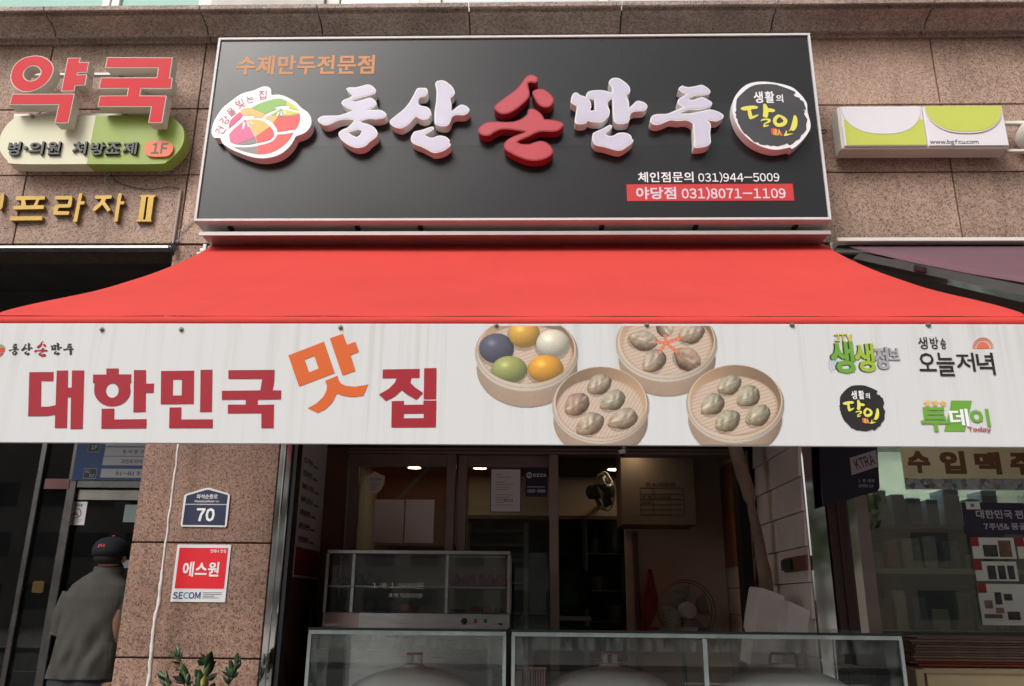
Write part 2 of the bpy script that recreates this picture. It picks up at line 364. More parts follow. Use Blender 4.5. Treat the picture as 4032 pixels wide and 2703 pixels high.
# outlines of the plain sans letters and syllables used below: closed loops of x, y in 1/200 em
OUTLINES = {
    '·': [[34,78,26,81,18,78,14,69,18,60,26,57,34,60,38,69]],
    '①': [[116,152,100,154,84,152,68,148,54,140,42,130,32,118,24,104,19,88,18,72,19,55,24,40,32,26,42,13,54,3,68,-4,84,-10,100,-11,116,-10,132,-4,146,3,158,13,168,26,176,40,181,55,182,72,181,88,176,104,168,118,158,130,146,140,132,148], [86,141,100,142,114,141,128,137,140,130,150,122,166,99,170,86,170,57,159,32,150,21,128,6,114,2,100,0,86,2,72,6,50,21,41,32,30,57,30,86,34,99,50,122,60,130,72,137], [109,114,94,114,69,96,76,86,96,102,95,29,109,29]],
    '②': [[116,152,100,154,84,152,68,148,54,140,42,130,32,118,24,104,19,88,18,72,19,55,24,40,32,26,42,13,54,3,68,-4,84,-10,100,-11,116,-10,132,-4,146,3,158,13,168,26,176,40,181,55,182,72,181,88,176,104,168,118,158,130,146,140,132,148], [86,141,100,142,114,141,128,137,140,130,150,122,166,99,170,86,170,57,159,32,150,21,128,6,114,2,100,0,86,2,72,6,50,21,41,32,30,57,30,86,34,99,50,122,60,130,72,137], [114,114,93,115,75,105,82,96,92,102,102,104,108,104,114,97,115,87,112,78,74,40,74,28,129,28,129,40,86,40,87,38,118,68,126,80,129,92,128,102,122,110]],
    '③': [[116,152,100,154,84,152,68,148,54,140,42,130,32,118,24,104,19,88,18,72,19,55,24,40,32,26,42,13,54,3,68,-4,84,-10,100,-11,116,-10,132,-4,146,3,158,13,168,26,176,40,181,55,182,72,181,88,176,104,168,118,158,130,146,140,132,148], [86,141,100,142,114,141,128,137,140,130,150,122,166,99,170,86,170,57,159,32,150,21,128,6,114,2,100,0,86,2,72,6,50,21,41,32,30,57,30,86,34,99,50,122,60,130,72,137], [114,114,94,116,80,110,74,106,81,97,98,104,108,104,116,98,116,92,112,82,106,80,86,78,86,68,107,66,114,64,118,60,119,54,114,42,99,38,87,40,74,45,74,32,85,28,99,27,114,29,124,34,131,42,133,53,132,62,128,68,122,72,112,74,113,72,126,80,130,86,130,94,128,103,124,110]],
    '④': [[116,152,100,154,84,152,68,148,54,140,42,130,32,118,24,104,19,88,18,72,19,55,24,40,32,26,42,13,54,3,68,-4,84,-10,100,-11,116,-10,132,-4,146,3,158,13,168,26,176,40,181,55,182,72,181,88,176,104,168,118,158,130,146,140,132,148], [86,141,100,142,114,141,128,137,140,130,150,122,166,99,170,86,170,57,159,32,150,21,128,6,114,2,100,0,86,2,72,6,50,21,41,32,30,57,30,86,34,99,50,122,60,130,72,137], [114,114,100,114,62,58,62,48,100,48,100,29,114,29,114,48,126,48,126,60,114,60], [101,100,100,60,76,60,98,94]],
    '⑤': [[116,152,100,154,84,152,68,148,54,140,42,130,32,118,24,104,19,88,18,72,19,55,24,40,32,26,42,13,54,3,68,-4,84,-10,100,-11,116,-10,132,-4,146,3,158,13,168,26,176,40,181,55,182,72,181,88,176,104,168,118,158,130,146,140,132,148], [86,141,100,142,114,141,128,137,140,130,150,122,166,99,170,86,170,57,159,32,150,21,128,6,114,2,100,0,86,2,72,6,50,21,41,32,30,57,30,86,34,99,50,122,60,130,72,137], [79,114,76,73,82,69,94,71,106,70,112,67,116,62,117,55,116,48,112,43,106,40,92,39,74,46,74,32,84,28,98,27,112,29,122,35,128,44,130,56,127,70,116,80,100,83,88,82,90,104,126,104,126,114]],
    '⑥': [[116,152,100,154,84,152,68,148,54,140,42,130,32,118,24,104,19,88,18,72,19,55,24,40,32,26,42,13,54,3,68,-4,84,-10,100,-11,116,-10,132,-4,146,3,158,13,168,26,176,40,181,55,182,72,181,88,176,104,168,118,158,130,146,140,132,148], [86,141,100,142,114,141,128,137,140,130,150,122,166,99,170,86,170,57,159,32,150,21,128,6,114,2,100,0,86,2,72,6,50,21,41,32,30,57,30,86,34,99,50,122,60,130,72,137], [101,115,85,109,79,104,71,88,68,66,70,50,77,37,87,30,100,27,112,29,122,35,128,44,130,57,128,68,122,77,114,82,104,84,90,82,82,74,86,92,90,97,102,104,114,104,122,102,122,114], [100,73,107,72,112,69,115,64,115,48,106,40,92,40,87,44,82,58,83,64,87,68]],
    '⑦': [[116,152,100,154,84,152,68,148,54,140,42,130,32,118,24,104,19,88,18,72,19,55,24,40,32,26,42,13,54,3,68,-4,84,-10,100,-11,116,-10,132,-4,146,3,158,13,168,26,176,40,181,55,182,72,181,88,176,104,168,118,158,130,146,140,132,148], [86,141,100,142,114,141,128,137,140,130,150,122,166,99,170,86,170,57,159,32,150,21,128,6,114,2,100,0,86,2,72,6,50,21,41,32,30,57,30,86,34,99,50,122,60,130,72,137], [132,114,74,114,74,102,118,102,84,29,98,29,132,104]],
    '⑧': [[116,152,100,154,84,152,68,148,54,140,42,130,32,118,24,104,19,88,18,72,19,55,24,40,32,26,42,13,54,3,68,-4,84,-10,100,-11,116,-10,132,-4,146,3,158,13,168,26,176,40,181,55,182,72,181,88,176,104,168,118,158,130,146,140,132,148], [86,141,100,142,114,141,128,137,140,130,150,122,166,99,170,86,170,57,159,32,150,21,128,6,114,2,100,0,86,2,72,6,50,21,41,32,30,57,30,86,34,99,50,122,60,130,72,137], [110,114,100,116,90,114,80,110,75,103,73,94,76,82,86,74,74,64,70,51,74,38,78,34,91,28,112,28,121,34,127,42,129,52,128,60,118,72,112,74,123,83,126,94,124,103,119,110], [94,104,106,104,112,98,112,90,110,86,100,80,94,82,88,90,88,98], [91,64,97,68,106,64,114,56,114,46,112,42,100,38,88,42,85,46,84,56]],
    '⑨': [[116,152,100,154,84,152,68,148,54,140,42,130,32,118,24,104,19,88,18,72,19,55,24,40,32,26,42,13,54,3,68,-4,84,-10,100,-11,116,-10,132,-4,146,3,158,13,168,26,176,40,181,55,182,72,181,88,176,104,168,118,158,130,146,140,132,148], [86,141,100,142,114,141,128,137,140,130,150,122,166,99,170,86,170,57,159,32,150,21,128,6,114,2,100,0,86,2,72,6,50,21,41,32,30,57,30,86,34,99,50,122,60,130,72,137], [110,114,101,116,89,114,80,108,74,98,72,86,74,75,79,66,88,61,98,60,110,62,120,69,116,52,112,46,100,39,88,38,78,40,78,28,91,27,104,28,114,32,122,40,128,50,133,78,132,89,124,106], [95,104,110,103,115,98,118,92,118,80,108,72,94,72,86,80,86,94,90,100]],
    '人': [[108,168,92,168,81,86,8,-4,21,-15,76,35,100,96,126,36,182,-14,193,-2,124,71,107,138]],
    '達': [[42,145,26,161,14,153,30,136,43,120,56,129], [131,168,116,168,116,153,72,153,72,142,116,142,116,126,60,126,60,115,93,115,84,112,93,93,64,93,64,82,116,82,116,68,70,68,70,57,116,57,116,42,62,42,62,30,116,30,116,10,131,10,131,30,188,30,188,42,131,42,131,57,179,57,179,68,131,68,131,82,186,82,186,93,152,93,163,112,154,115,189,115,189,126,131,126,131,142,176,142,176,153,131,153], [98,115,148,115,138,95,145,93,98,93,107,95], [49,89,9,89,9,75,34,75,34,25,22,16,8,0,18,-12,31,6,42,14,61,2,85,-8,118,-10,189,-8,193,7,118,4,88,5,64,14,49,24]],
    '가': [[149,166,132,166,132,-16,149,-16,149,78,178,78,178,92,149,92], [102,146,20,146,20,132,86,132,64,74,11,32,20,19,84,74]],
    '강': [[136,46,94,55,50,46,34,20,50,-6,94,-15,136,-6,152,20], [62,36,94,42,124,36,136,20,124,4,94,-2,62,4,51,20], [150,166,134,166,134,57,150,57,150,105,177,105,177,118,150,118], [102,152,18,152,18,138,84,138,62,98,10,70,17,56,79,93]],
    '개': [[163,166,147,166,147,92,123,92,123,160,107,160,107,-6,123,-6,123,79,147,79,147,-16,163,-16], [87,142,17,142,17,128,71,128,55,76,10,35,20,23,73,76]],
    '건': [[159,165,142,165,142,110,103,110,103,96,142,96,142,32,159,32], [104,152,22,152,22,138,86,138,64,94,13,66,20,52,81,91], [61,45,44,45,44,-12,164,-12,164,2,61,2]],
    '고': [[154,147,28,147,28,134,138,134,136,94,130,48,148,46,153,93], [90,88,74,88,74,24,10,24,10,10,174,10,174,24,90,24]],
    '골': [[152,158,30,158,30,144,136,144,133,105,149,104,152,127], [94,124,77,124,77,93,10,93,10,80,173,80,173,93,94,93], [153,64,30,64,30,50,137,50,137,32,30,32,30,-14,158,-14,158,0,46,0,46,20,153,20]],
    '구': [[152,154,30,154,30,140,136,140,135,110,130,76,10,76,10,62,83,62,83,-16,100,-16,100,62,174,62,174,76,147,76,152,110]],
    '국': [[153,157,31,157,31,143,136,143,136,120,132,92,10,92,10,78,84,78,84,46,27,46,27,32,137,32,137,-16,154,-16,154,46,100,46,100,78,174,78,174,92,148,92,152,121]],
    '글': [[153,158,31,158,31,144,136,144,136,124,132,98,10,98,10,84,174,84,174,98,149,98,152,125], [153,66,30,66,30,54,137,54,137,34,30,34,30,-14,158,-14,158,0,46,0,46,21,153,21]],
    '금': [[30,51,30,-13,154,-13,154,51], [46,38,137,38,137,0,46,0], [153,156,31,156,31,142,136,142,136,119,131,89,10,89,10,76,174,76,174,89,148,89,152,119]],
    '기': [[158,166,142,166,142,-16,158,-16], [105,146,20,146,20,132,88,132,67,74,12,32,21,18,86,74]],
    '김': [[158,165,142,165,142,63,158,63], [42,54,42,-13,158,-13,158,54], [58,41,142,41,142,0,58,0], [104,154,22,154,22,140,87,140,65,100,12,74,18,61,82,96]],
    '꽈': [[56,145,14,145,14,131,40,131,38,104,30,68,46,65,54,105], [114,145,66,145,66,131,98,131,98,104,94,68,109,66,113,105], [76,90,61,90,61,38,8,37,10,23,65,24,124,30,123,43,76,39], [150,166,134,166,134,-16,150,-16,150,76,178,76,178,90,150,90]],
    '나': [[149,166,132,166,132,-16,149,-16,149,80,178,80,178,93,149,93], [34,148,17,148,17,30,74,32,118,38,116,52,74,46,34,44]],
    '너': [[159,166,142,166,142,106,87,106,87,92,142,92,142,-16,159,-16], [36,145,20,145,20,28,76,30,116,36,114,49,76,44,36,42]],
    '녁': [[159,48,38,48,38,34,142,34,142,-16,159,-16], [159,166,142,166,142,144,92,144,92,130,142,130,142,110,92,110,92,98,142,98,142,56,159,56], [37,154,20,154,20,64,76,66,113,71,111,84,76,80,37,78]],
    '년': [[159,165,142,165,142,142,91,142,91,128,142,128,142,107,91,107,91,94,142,94,142,31,159,31], [37,152,20,152,20,58,73,60,114,65,112,78,74,74,37,72], [60,43,43,43,43,-12,164,-12,164,2,60,2]],
    '는': [[174,73,10,73,10,60,174,60], [48,159,32,159,32,98,155,98,155,111,48,111], [48,42,31,42,31,-11,156,-11,156,2,48,2]],
    '늘': [[174,91,10,91,10,78,174,78], [48,162,32,162,32,109,154,109,154,122,48,122], [153,62,30,62,30,48,136,48,136,32,30,32,30,-13,159,-13,159,0,47,0,47,19,153,19]],
    '당': [[136,45,93,54,49,45,33,20,49,-6,93,-15,136,-6,152,20], [61,35,93,40,124,35,136,20,124,4,93,-2,61,4,50,20], [150,166,134,166,134,58,150,58,150,104,177,104,177,118,150,118], [18,152,18,72,80,74,116,78,115,92,80,87,34,86,34,138,98,138,98,152]],
    '대': [[164,166,148,166,148,93,122,93,122,162,106,162,106,-6,122,-6,122,79,148,79,148,-16,164,-16], [16,144,16,29,64,30,95,34,94,48,65,44,33,43,33,130,84,130,84,144]],
    '데': [[164,166,148,166,148,-16,164,-16], [127,161,111,161,111,96,72,96,72,82,111,82,111,-6,127,-6], [17,143,17,28,65,29,95,33,94,47,66,43,33,42,33,130,84,130,84,143]],
    '도': [[31,151,31,68,84,68,84,21,10,21,10,7,174,7,174,21,100,21,100,68,155,68,155,81,48,81,48,137,153,137,153,151]],
    '두': [[32,155,32,84,153,84,153,98,49,98,49,141,151,141,151,155], [174,61,10,61,10,48,83,48,83,-15,100,-15,100,48,174,48]],
    '듬': [[174,81,10,81,10,68,174,68], [30,48,30,-12,154,-12,154,48], [46,34,138,34,138,1,46,1], [30,160,30,99,155,99,155,112,47,112,47,146,153,146,153,160]],
    '로': [[154,152,30,152,30,138,137,138,137,110,30,110,30,54,84,54,84,20,10,20,10,7,174,7,174,20,100,20,100,54,158,54,158,68,47,68,47,97,154,97]],
    '리': [[158,166,142,166,142,-16,158,-16], [104,148,20,148,20,135,87,135,87,98,20,98,20,28,80,30,126,34,125,48,80,43,37,42,37,84,104,84]],
    '린': [[158,165,142,165,142,32,158,32], [57,42,40,42,40,-12,163,-12,163,2,57,2], [101,152,19,152,19,139,85,139,85,113,20,113,20,58,80,59,122,64,120,78,80,72,36,72,36,100,101,100]],
    '마': [[17,147,17,30,100,30,100,147], [34,134,84,134,84,44,34,44], [149,166,132,166,132,-16,149,-16,149,79,178,79,178,93,149,93]],
    '만': [[18,149,18,66,100,66,100,149], [34,136,84,136,84,79,34,79], [150,166,134,166,134,33,150,33,150,96,177,96,177,110,150,110], [54,46,38,46,38,-12,158,-12,158,2,54,2]],
    '매': [[16,144,16,33,86,33,86,144], [32,131,70,131,70,46,32,46], [164,166,148,166,148,94,124,94,124,162,108,162,108,-6,124,-6,124,80,148,80,148,-16,164,-16]],
    '맥': [[162,48,41,48,41,34,146,34,146,-16,162,-16], [18,150,18,71,88,71,88,150], [34,137,72,137,72,84,34,84], [162,165,146,165,146,119,124,119,124,162,108,162,108,59,124,59,124,105,146,105,146,58,162,58]],
    '명': [[159,166,142,166,142,136,101,136,101,152,18,152,18,71,101,71,101,86,142,86,142,58,159,58], [34,138,84,138,84,84,34,84], [101,122,142,122,142,100,101,100], [144,44,99,53,55,44,39,19,55,-6,99,-15,144,-6,160,19], [67,34,99,40,132,34,143,19,132,4,99,-2,67,4,56,19]],
    '모': [[29,150,29,65,84,65,84,22,10,22,10,8,174,8,174,22,100,22,100,65,154,65,154,150], [46,137,138,137,138,78,46,78]],
    '몽': [[31,158,31,97,84,97,84,76,10,76,10,63,174,63,174,76,100,76,100,97,152,97,152,158], [47,144,136,144,136,110,47,110], [137,40,92,49,46,40,30,17,46,-7,92,-16,137,-7,154,17], [58,31,92,36,125,31,137,17,125,2,92,-2,58,2,46,17]],
    '문': [[31,157,31,94,152,94,152,157], [47,144,136,144,136,106,47,106], [174,73,10,73,10,60,85,60,85,23,101,23,101,60,174,60], [47,40,30,40,30,-12,156,-12,156,2,47,2]],
    '민': [[20,150,20,66,104,66,104,150], [36,136,88,136,88,79,36,79], [158,165,142,165,142,35,158,35], [58,48,42,48,42,-10,164,-10,164,4,58,4]],
    '방': [[136,43,93,52,49,43,33,18,49,-6,93,-16,136,-6,152,18], [61,34,93,38,124,34,136,18,124,3,93,-2,61,3,50,18], [34,154,18,154,18,70,101,70,101,154,85,154,85,127,34,127], [34,114,85,114,85,84,34,84], [150,166,134,166,134,57,150,57,150,106,177,106,177,120,150,120]],
    '배': [[32,148,16,148,16,30,86,30,86,148,70,148,70,104,32,104], [32,91,70,91,70,43,32,43], [164,166,148,166,148,94,124,94,124,162,108,162,108,-6,124,-6,124,80,148,80,148,-16,164,-16]],
    '병': [[159,166,142,166,142,136,100,136,100,154,84,154,84,126,36,126,36,154,19,154,19,69,100,69,100,85,142,85,142,56,159,56], [100,122,142,122,142,99,100,99], [36,112,84,112,84,82,36,82], [144,44,99,52,55,44,39,18,55,-6,99,-15,144,-6,160,18], [99,39,132,34,143,18,132,3,99,-2,67,3,56,18,67,34]],
    '보': [[46,152,29,152,29,60,84,60,84,21,10,21,10,8,174,8,174,21,100,21,100,60,154,60,154,152,138,152,138,120,46,120], [46,107,138,107,138,74,46,74]],
    '빚': [[158,165,142,165,142,60,158,60], [36,156,20,156,20,72,104,72,104,156,88,156,88,128,36,128], [36,115,88,115,88,86,36,86], [160,51,42,51,42,38,92,38,74,12,34,-2,40,-15,76,-2,100,20,125,-2,162,-15,168,-2,128,12,110,38,160,38]],
    '빵': [[29,152,15,152,15,69,63,69,63,152,49,152,49,124,29,124], [29,111,49,111,49,82,29,82], [88,152,74,152,74,69,122,69,122,152,108,152,108,124,88,124], [88,111,108,111,108,82,88,82], [140,42,96,51,52,42,35,18,52,-6,96,-15,140,-6,156,18], [64,33,96,38,128,33,140,18,128,3,96,-2,64,3,52,18], [155,166,139,166,139,54,155,54,155,105,178,105,178,119,155,119]],
    '새': [[64,148,48,148,48,114,38,68,8,36,18,24,42,46,56,78,70,48,92,28,102,41,74,72,64,115], [164,166,148,166,148,92,124,92,124,162,108,162,108,-6,124,-6,124,79,148,79,148,-16,164,-16]],
    '생': [[147,41,103,50,59,41,42,17,59,-6,103,-15,147,-6,164,17], [71,32,103,37,135,32,147,17,135,3,103,-2,71,2,59,17], [64,154,48,154,48,130,38,99,10,76,19,63,42,80,56,103,70,82,92,68,100,80,74,101,64,130], [162,165,146,165,146,117,124,117,124,162,108,162,108,60,124,60,124,103,146,103,146,54,162,54]],
    '석': [[159,48,38,48,38,35,142,35,142,-16,159,-16], [159,166,142,166,142,128,103,128,103,114,142,114,142,58,159,58], [72,156,55,156,55,137,43,100,10,76,19,62,46,80,64,108,80,82,107,66,116,80,84,102,72,136]],
    '설': [[159,166,142,166,142,132,103,132,103,119,142,119,142,72,159,72], [72,160,55,160,55,143,42,108,10,85,18,72,46,88,64,115,81,92,107,76,116,89,84,110,72,143], [159,63,42,63,42,50,142,50,142,32,43,32,43,-13,166,-13,166,0,59,0,59,20,159,20]],
    '소': [[100,153,82,153,82,140,62,99,16,77,24,64,64,81,91,114,119,81,159,64,166,77,121,99,100,140], [100,66,83,66,83,22,10,22,10,8,174,8,174,22,100,22]],
    '송': [[137,39,92,48,46,39,30,16,46,-7,92,-15,137,-7,154,16], [58,30,92,34,125,30,137,16,125,2,92,-2,58,2,46,16], [100,162,83,162,83,154,64,122,20,106,26,92,65,106,92,132,118,106,157,92,164,106,120,122,100,154], [100,102,84,102,84,76,10,76,10,62,174,62,174,76,100,76]],
    '수': [[100,159,83,159,83,149,63,115,18,96,25,83,64,98,92,126,119,98,159,83,166,96,120,115,100,149], [174,64,10,64,10,50,83,50,83,-16,100,-16,100,50,174,50]],
    '순': [[100,161,83,161,83,152,64,120,20,102,26,88,65,103,92,130,118,103,157,89,164,102,120,120,100,152], [174,74,10,74,10,60,85,60,85,23,101,23,101,60,174,60], [47,40,30,40,30,-12,156,-12,156,2,47,2]],
    '스': [[174,22,10,22,10,9,174,9], [100,153,82,153,82,139,62,98,17,74,24,61,64,80,91,113,119,79,158,61,166,74,121,98,100,139]],
    '시': [[158,166,142,166,142,-16,158,-16], [74,150,58,150,58,118,44,68,9,36,19,22,48,46,66,82,85,48,112,26,122,39,88,70,74,118]],
    '심': [[158,165,142,165,142,62,158,62], [42,52,42,-13,158,-13,158,52], [58,39,142,39,142,0,58,0], [74,158,57,158,57,140,44,104,12,80,20,67,48,85,66,112,84,87,111,70,119,84,86,106,74,140]],
    '쌀': [[154,166,138,166,138,72,154,72,154,112,177,112,177,126,154,126], [154,64,36,64,36,50,138,50,138,32,36,32,36,-14,161,-14,161,0,52,0,52,20,154,20], [52,158,36,158,36,145,30,116,8,91,18,80,34,94,44,115,53,94,69,78,85,94,94,114,104,94,121,80,130,91,108,115,102,145,102,158,86,158,82,120,70,96,56,121]],
    '아': [[58,152,26,134,12,88,26,42,58,25,90,42,104,88,90,134], [36,124,58,136,80,124,88,88,80,53,58,40,36,53,28,88], [149,166,132,166,132,-16,149,-16,149,79,178,79,178,93,149,93]],
    '안': [[94,140,60,152,27,140,13,108,27,76,60,64,94,76,108,108], [38,130,60,138,82,130,92,108,82,86,60,78,38,86,30,108], [150,166,134,166,134,32,150,32,150,96,177,96,177,110,150,110], [54,46,38,46,38,-12,158,-12,158,2,54,2]],
    '야': [[58,152,26,134,12,88,26,42,58,25,90,42,104,88,90,134], [36,124,58,136,80,124,88,88,80,53,58,40,36,53,28,88], [149,166,132,166,132,-16,149,-16,149,52,178,52,178,66,149,66,149,106,178,106,178,120,149,120]],
    '언': [[159,165,142,165,142,115,106,115,90,143,60,154,26,141,13,109,26,77,60,64,90,74,105,102,142,102,142,32,159,32], [60,139,81,130,90,109,81,87,60,78,38,87,28,109,38,130], [60,46,44,46,44,-12,164,-12,164,2,60,2]],
    '업': [[159,166,142,166,142,122,105,122,90,148,60,157,26,146,13,115,26,85,60,73,90,83,106,108,142,108,142,68,159,68], [60,143,82,136,90,115,82,95,60,87,38,95,28,115,38,136], [60,59,43,59,43,-13,159,-13,159,59,142,59,142,36,60,36], [60,24,142,24,142,0,60,0]],
    '에': [[164,166,148,166,148,-16,164,-16], [128,162,112,162,112,95,89,95,78,136,50,150,22,134,12,88,22,42,50,24,78,40,89,82,112,82,112,-6,128,-6], [50,135,68,122,74,88,68,52,50,40,34,52,28,88,34,122]],
    '연': [[159,165,142,165,142,137,96,137,80,150,60,154,26,141,13,108,26,76,60,63,80,68,96,80,142,80,142,32,159,32], [38,130,60,139,81,130,90,108,81,86,60,78,38,86,28,108], [104,124,142,124,142,94,104,94,106,108], [60,46,44,46,44,-12,164,-12,164,2,60,2]],
    '오': [[139,140,92,154,44,140,26,106,42,74,84,59,84,22,10,22,10,8,174,8,174,22,100,22,100,59,142,74,158,106], [56,131,92,140,128,131,142,106,128,82,92,72,56,82,42,106]],
    '와': [[98,142,64,154,30,142,16,111,27,83,56,69,56,38,8,38,10,24,64,24,122,30,121,43,72,38,72,69,101,83,112,111], [41,132,64,140,86,132,96,111,86,90,64,82,41,90,32,111], [149,166,132,166,132,-16,149,-16,149,77,178,77,178,91,149,91]],
    '왕': [[136,40,92,48,49,40,33,16,49,-7,92,-15,136,-7,152,16], [60,30,92,35,124,30,135,16,124,2,92,-2,60,2,49,16], [97,150,64,158,32,150,20,126,30,103,57,92,57,76,10,75,12,62,65,63,124,69,122,81,74,76,74,92,100,104,109,126], [44,140,64,146,86,140,94,126,86,110,64,104,44,110,36,126], [150,165,134,165,134,50,150,50,150,101,176,101,176,115,150,115]],
    '용': [[137,40,92,49,46,40,30,17,46,-7,92,-15,137,-7,154,17], [92,36,125,31,137,17,125,2,92,-2,58,2,46,17,58,31], [138,153,92,162,45,153,28,128,34,112,50,102,50,76,10,76,10,62,174,62,174,76,133,76,133,102,150,112,155,128], [58,144,92,149,126,144,138,128,126,113,92,108,58,113,45,128], [67,76,67,97,105,96,116,97,116,76]],
    '우': [[138,148,92,158,46,148,28,118,46,90,92,79,138,90,155,118], [58,138,92,145,125,138,138,118,125,100,92,92,58,100,45,118], [174,62,10,62,10,48,83,48,83,-16,100,-16,100,48,174,48]],
    '원': [[158,165,142,165,142,58,104,58,104,46,142,46,142,28,158,28], [100,150,68,158,36,150,24,126,36,104,68,95,100,104,112,126], [47,140,68,146,88,140,96,126,88,112,68,108,47,112,39,126], [127,75,126,87,66,82,9,82,11,68,61,69,61,34,78,34,78,70], [51,41,34,41,34,-12,162,-12,162,2,51,2]],
    '을': [[138,154,92,162,45,154,28,131,45,108,92,100,138,108,155,131], [58,145,92,150,126,145,138,131,126,117,92,112,58,117,45,131], [174,88,10,88,10,74,174,74], [152,58,30,58,30,46,136,46,136,30,30,30,30,-14,158,-14,158,0,46,0,46,18,152,18]],
    '의': [[104,140,68,152,34,140,20,110,34,79,68,67,104,79,117,110], [46,130,68,138,92,130,101,110,92,89,68,82,46,89,36,110], [158,166,141,166,141,-16,158,-16], [130,32,129,44,68,38,11,38,13,24,68,25]],
    '이': [[158,166,142,166,142,-16,158,-16], [62,152,30,134,16,88,30,42,62,25,96,42,108,88,96,134], [41,124,62,136,84,124,92,88,84,53,62,40,41,53,32,88]],
    '인': [[158,165,142,165,142,33,158,33], [58,46,42,46,42,-12,164,-12,164,2,58,2], [95,140,61,152,28,140,14,108,28,76,61,64,95,76,108,108], [39,130,61,138,84,130,92,108,84,86,61,78,39,86,30,108]],
    '입': [[158,166,142,166,142,68,158,68], [58,59,42,59,42,-13,158,-13,158,59,142,59,142,38,58,38], [58,24,142,24,142,0,58,0], [95,145,61,157,28,145,14,115,28,85,61,74,95,85,108,115], [39,135,61,143,84,135,92,115,84,95,61,87,39,95,30,115]],
    '장': [[136,42,93,52,49,42,33,18,49,-6,93,-15,136,-6,152,18], [61,33,93,38,124,33,136,18,124,4,93,-2,61,4,50,18], [111,152,14,152,14,138,54,138,54,131,42,96,9,72,18,60,46,77,63,104,80,80,107,65,115,78,83,99,71,132,71,138,111,138], [150,166,134,166,134,56,150,56,150,106,177,106,177,120,150,120]],
    '저': [[159,166,142,166,142,100,104,100,104,86,142,86,142,-16,159,-16], [114,147,15,147,15,133,56,133,56,112,42,66,8,33,18,20,46,44,64,81,82,47,110,24,120,37,86,68,72,112,72,133,114,133]],
    '전': [[159,165,142,165,142,116,106,116,106,102,142,102,142,32,159,32], [112,150,16,150,16,137,56,137,56,128,44,92,10,69,19,56,47,74,64,101,82,76,108,60,116,73,85,96,73,128,73,137,112,137], [60,44,44,44,44,-12,164,-12,164,2,60,2]],
    '점': [[42,50,42,-13,159,-13,159,50], [58,38,142,38,142,0,58,0], [159,166,142,166,142,120,106,120,106,106,142,106,142,60,159,60], [112,154,16,154,16,140,56,140,56,134,44,98,10,74,19,61,47,79,64,106,82,82,108,65,116,78,85,101,73,134,73,140,112,140]],
    '정': [[144,43,99,52,55,43,39,18,55,-6,99,-16,144,-6,160,18], [67,34,99,39,132,34,143,18,132,3,99,-2,67,3,56,18], [159,166,142,166,142,118,106,118,106,104,142,104,142,58,159,58], [112,152,16,152,16,138,56,138,56,132,44,96,10,72,19,59,47,78,65,105,82,80,108,64,116,78,85,100,73,132,73,138,112,138]],
    '제': [[164,166,148,166,148,-16,164,-16], [127,161,112,161,112,100,82,100,82,87,112,87,112,-6,127,-6], [96,144,13,144,13,130,47,130,47,114,37,67,8,33,18,20,41,44,55,78,69,46,92,25,102,37,73,70,63,114,63,130,96,130]],
    '조': [[160,149,24,149,24,135,83,135,83,132,62,93,18,72,25,59,64,76,92,107,120,76,160,60,166,73,122,93,100,132,100,135,160,135], [100,65,84,65,84,22,10,22,10,8,174,8,174,22,100,22]],
    '주': [[158,154,26,154,26,141,82,141,63,108,20,91,26,78,66,92,92,119,118,92,158,78,164,91,120,108,101,141,158,141], [174,62,10,62,10,49,83,49,83,-16,100,-16,100,49,174,49]],
    '집': [[158,166,142,166,142,68,158,68], [58,58,42,58,42,-13,158,-13,158,58,142,58,142,37,58,37], [58,24,142,24,142,0,58,0], [116,154,17,154,17,140,58,140,46,102,12,80,20,67,49,84,67,110,85,86,112,70,121,83,88,104,75,136,75,140,116,140]],
    '찐': [[160,166,144,166,144,31,160,31], [57,44,40,44,40,-12,165,-12,165,2,57,2], [67,150,15,150,15,136,38,136,38,124,31,96,9,72,18,60,35,76,45,96,54,75,71,58,88,74,97,96,108,76,125,60,134,72,112,96,105,124,105,136,126,136,126,150,76,150,76,136,89,136,86,100,71,77,57,100,53,124,53,136,67,136]],
    '차': [[70,162,54,162,54,134,13,134,13,120,54,120,54,107,41,62,8,32,18,20,45,42,62,75,79,44,105,23,114,36,82,65,70,107,70,120,110,120,110,134,70,134], [149,166,132,166,132,-16,149,-16,149,77,178,77,178,91,149,91]],
    '찹': [[53,56,36,56,36,-13,150,-13,150,56,134,56,134,35,53,35], [53,22,134,22,134,0,53,0], [72,166,55,166,55,145,15,145,15,132,55,132,42,98,10,78,18,65,46,80,64,105,81,82,108,68,116,82,84,100,72,132,112,132,112,145,72,145], [150,166,134,166,134,64,150,64,150,108,177,108,177,122,150,122]],
    '처': [[159,166,142,166,142,93,104,93,104,79,142,79,142,-16,159,-16], [72,162,56,162,56,134,15,134,15,120,56,120,56,107,43,62,10,32,20,20,47,42,64,76,82,44,110,22,119,36,86,64,72,107,72,120,112,120,112,134,72,134]],
    '체': [[164,166,148,166,148,-16,164,-16], [127,161,112,161,112,94,84,94,84,80,112,80,112,-6,127,-6], [63,159,47,159,47,132,14,132,14,118,47,118,47,110,37,66,8,34,18,22,41,44,55,75,70,46,92,26,102,38,73,68,63,110,63,118,96,118,96,132,63,132]],
    '츠': [[174,22,10,22,10,8,174,8], [100,161,84,161,84,136,25,136,25,123,84,123,64,85,20,65,26,52,66,67,92,96,118,67,158,52,164,65,119,85,100,123,158,123,158,136,100,136]],
    '층': [[174,74,10,74,10,60,174,60], [137,37,92,45,46,37,30,15,46,-8,92,-15,137,-8,154,15], [58,28,92,32,125,28,137,15,125,2,92,-2,58,2,46,15], [100,166,84,166,84,148,27,148,27,134,82,134,63,110,20,98,24,85,65,96,92,117,118,96,159,85,164,98,120,110,100,134,157,134,157,148,100,148]],
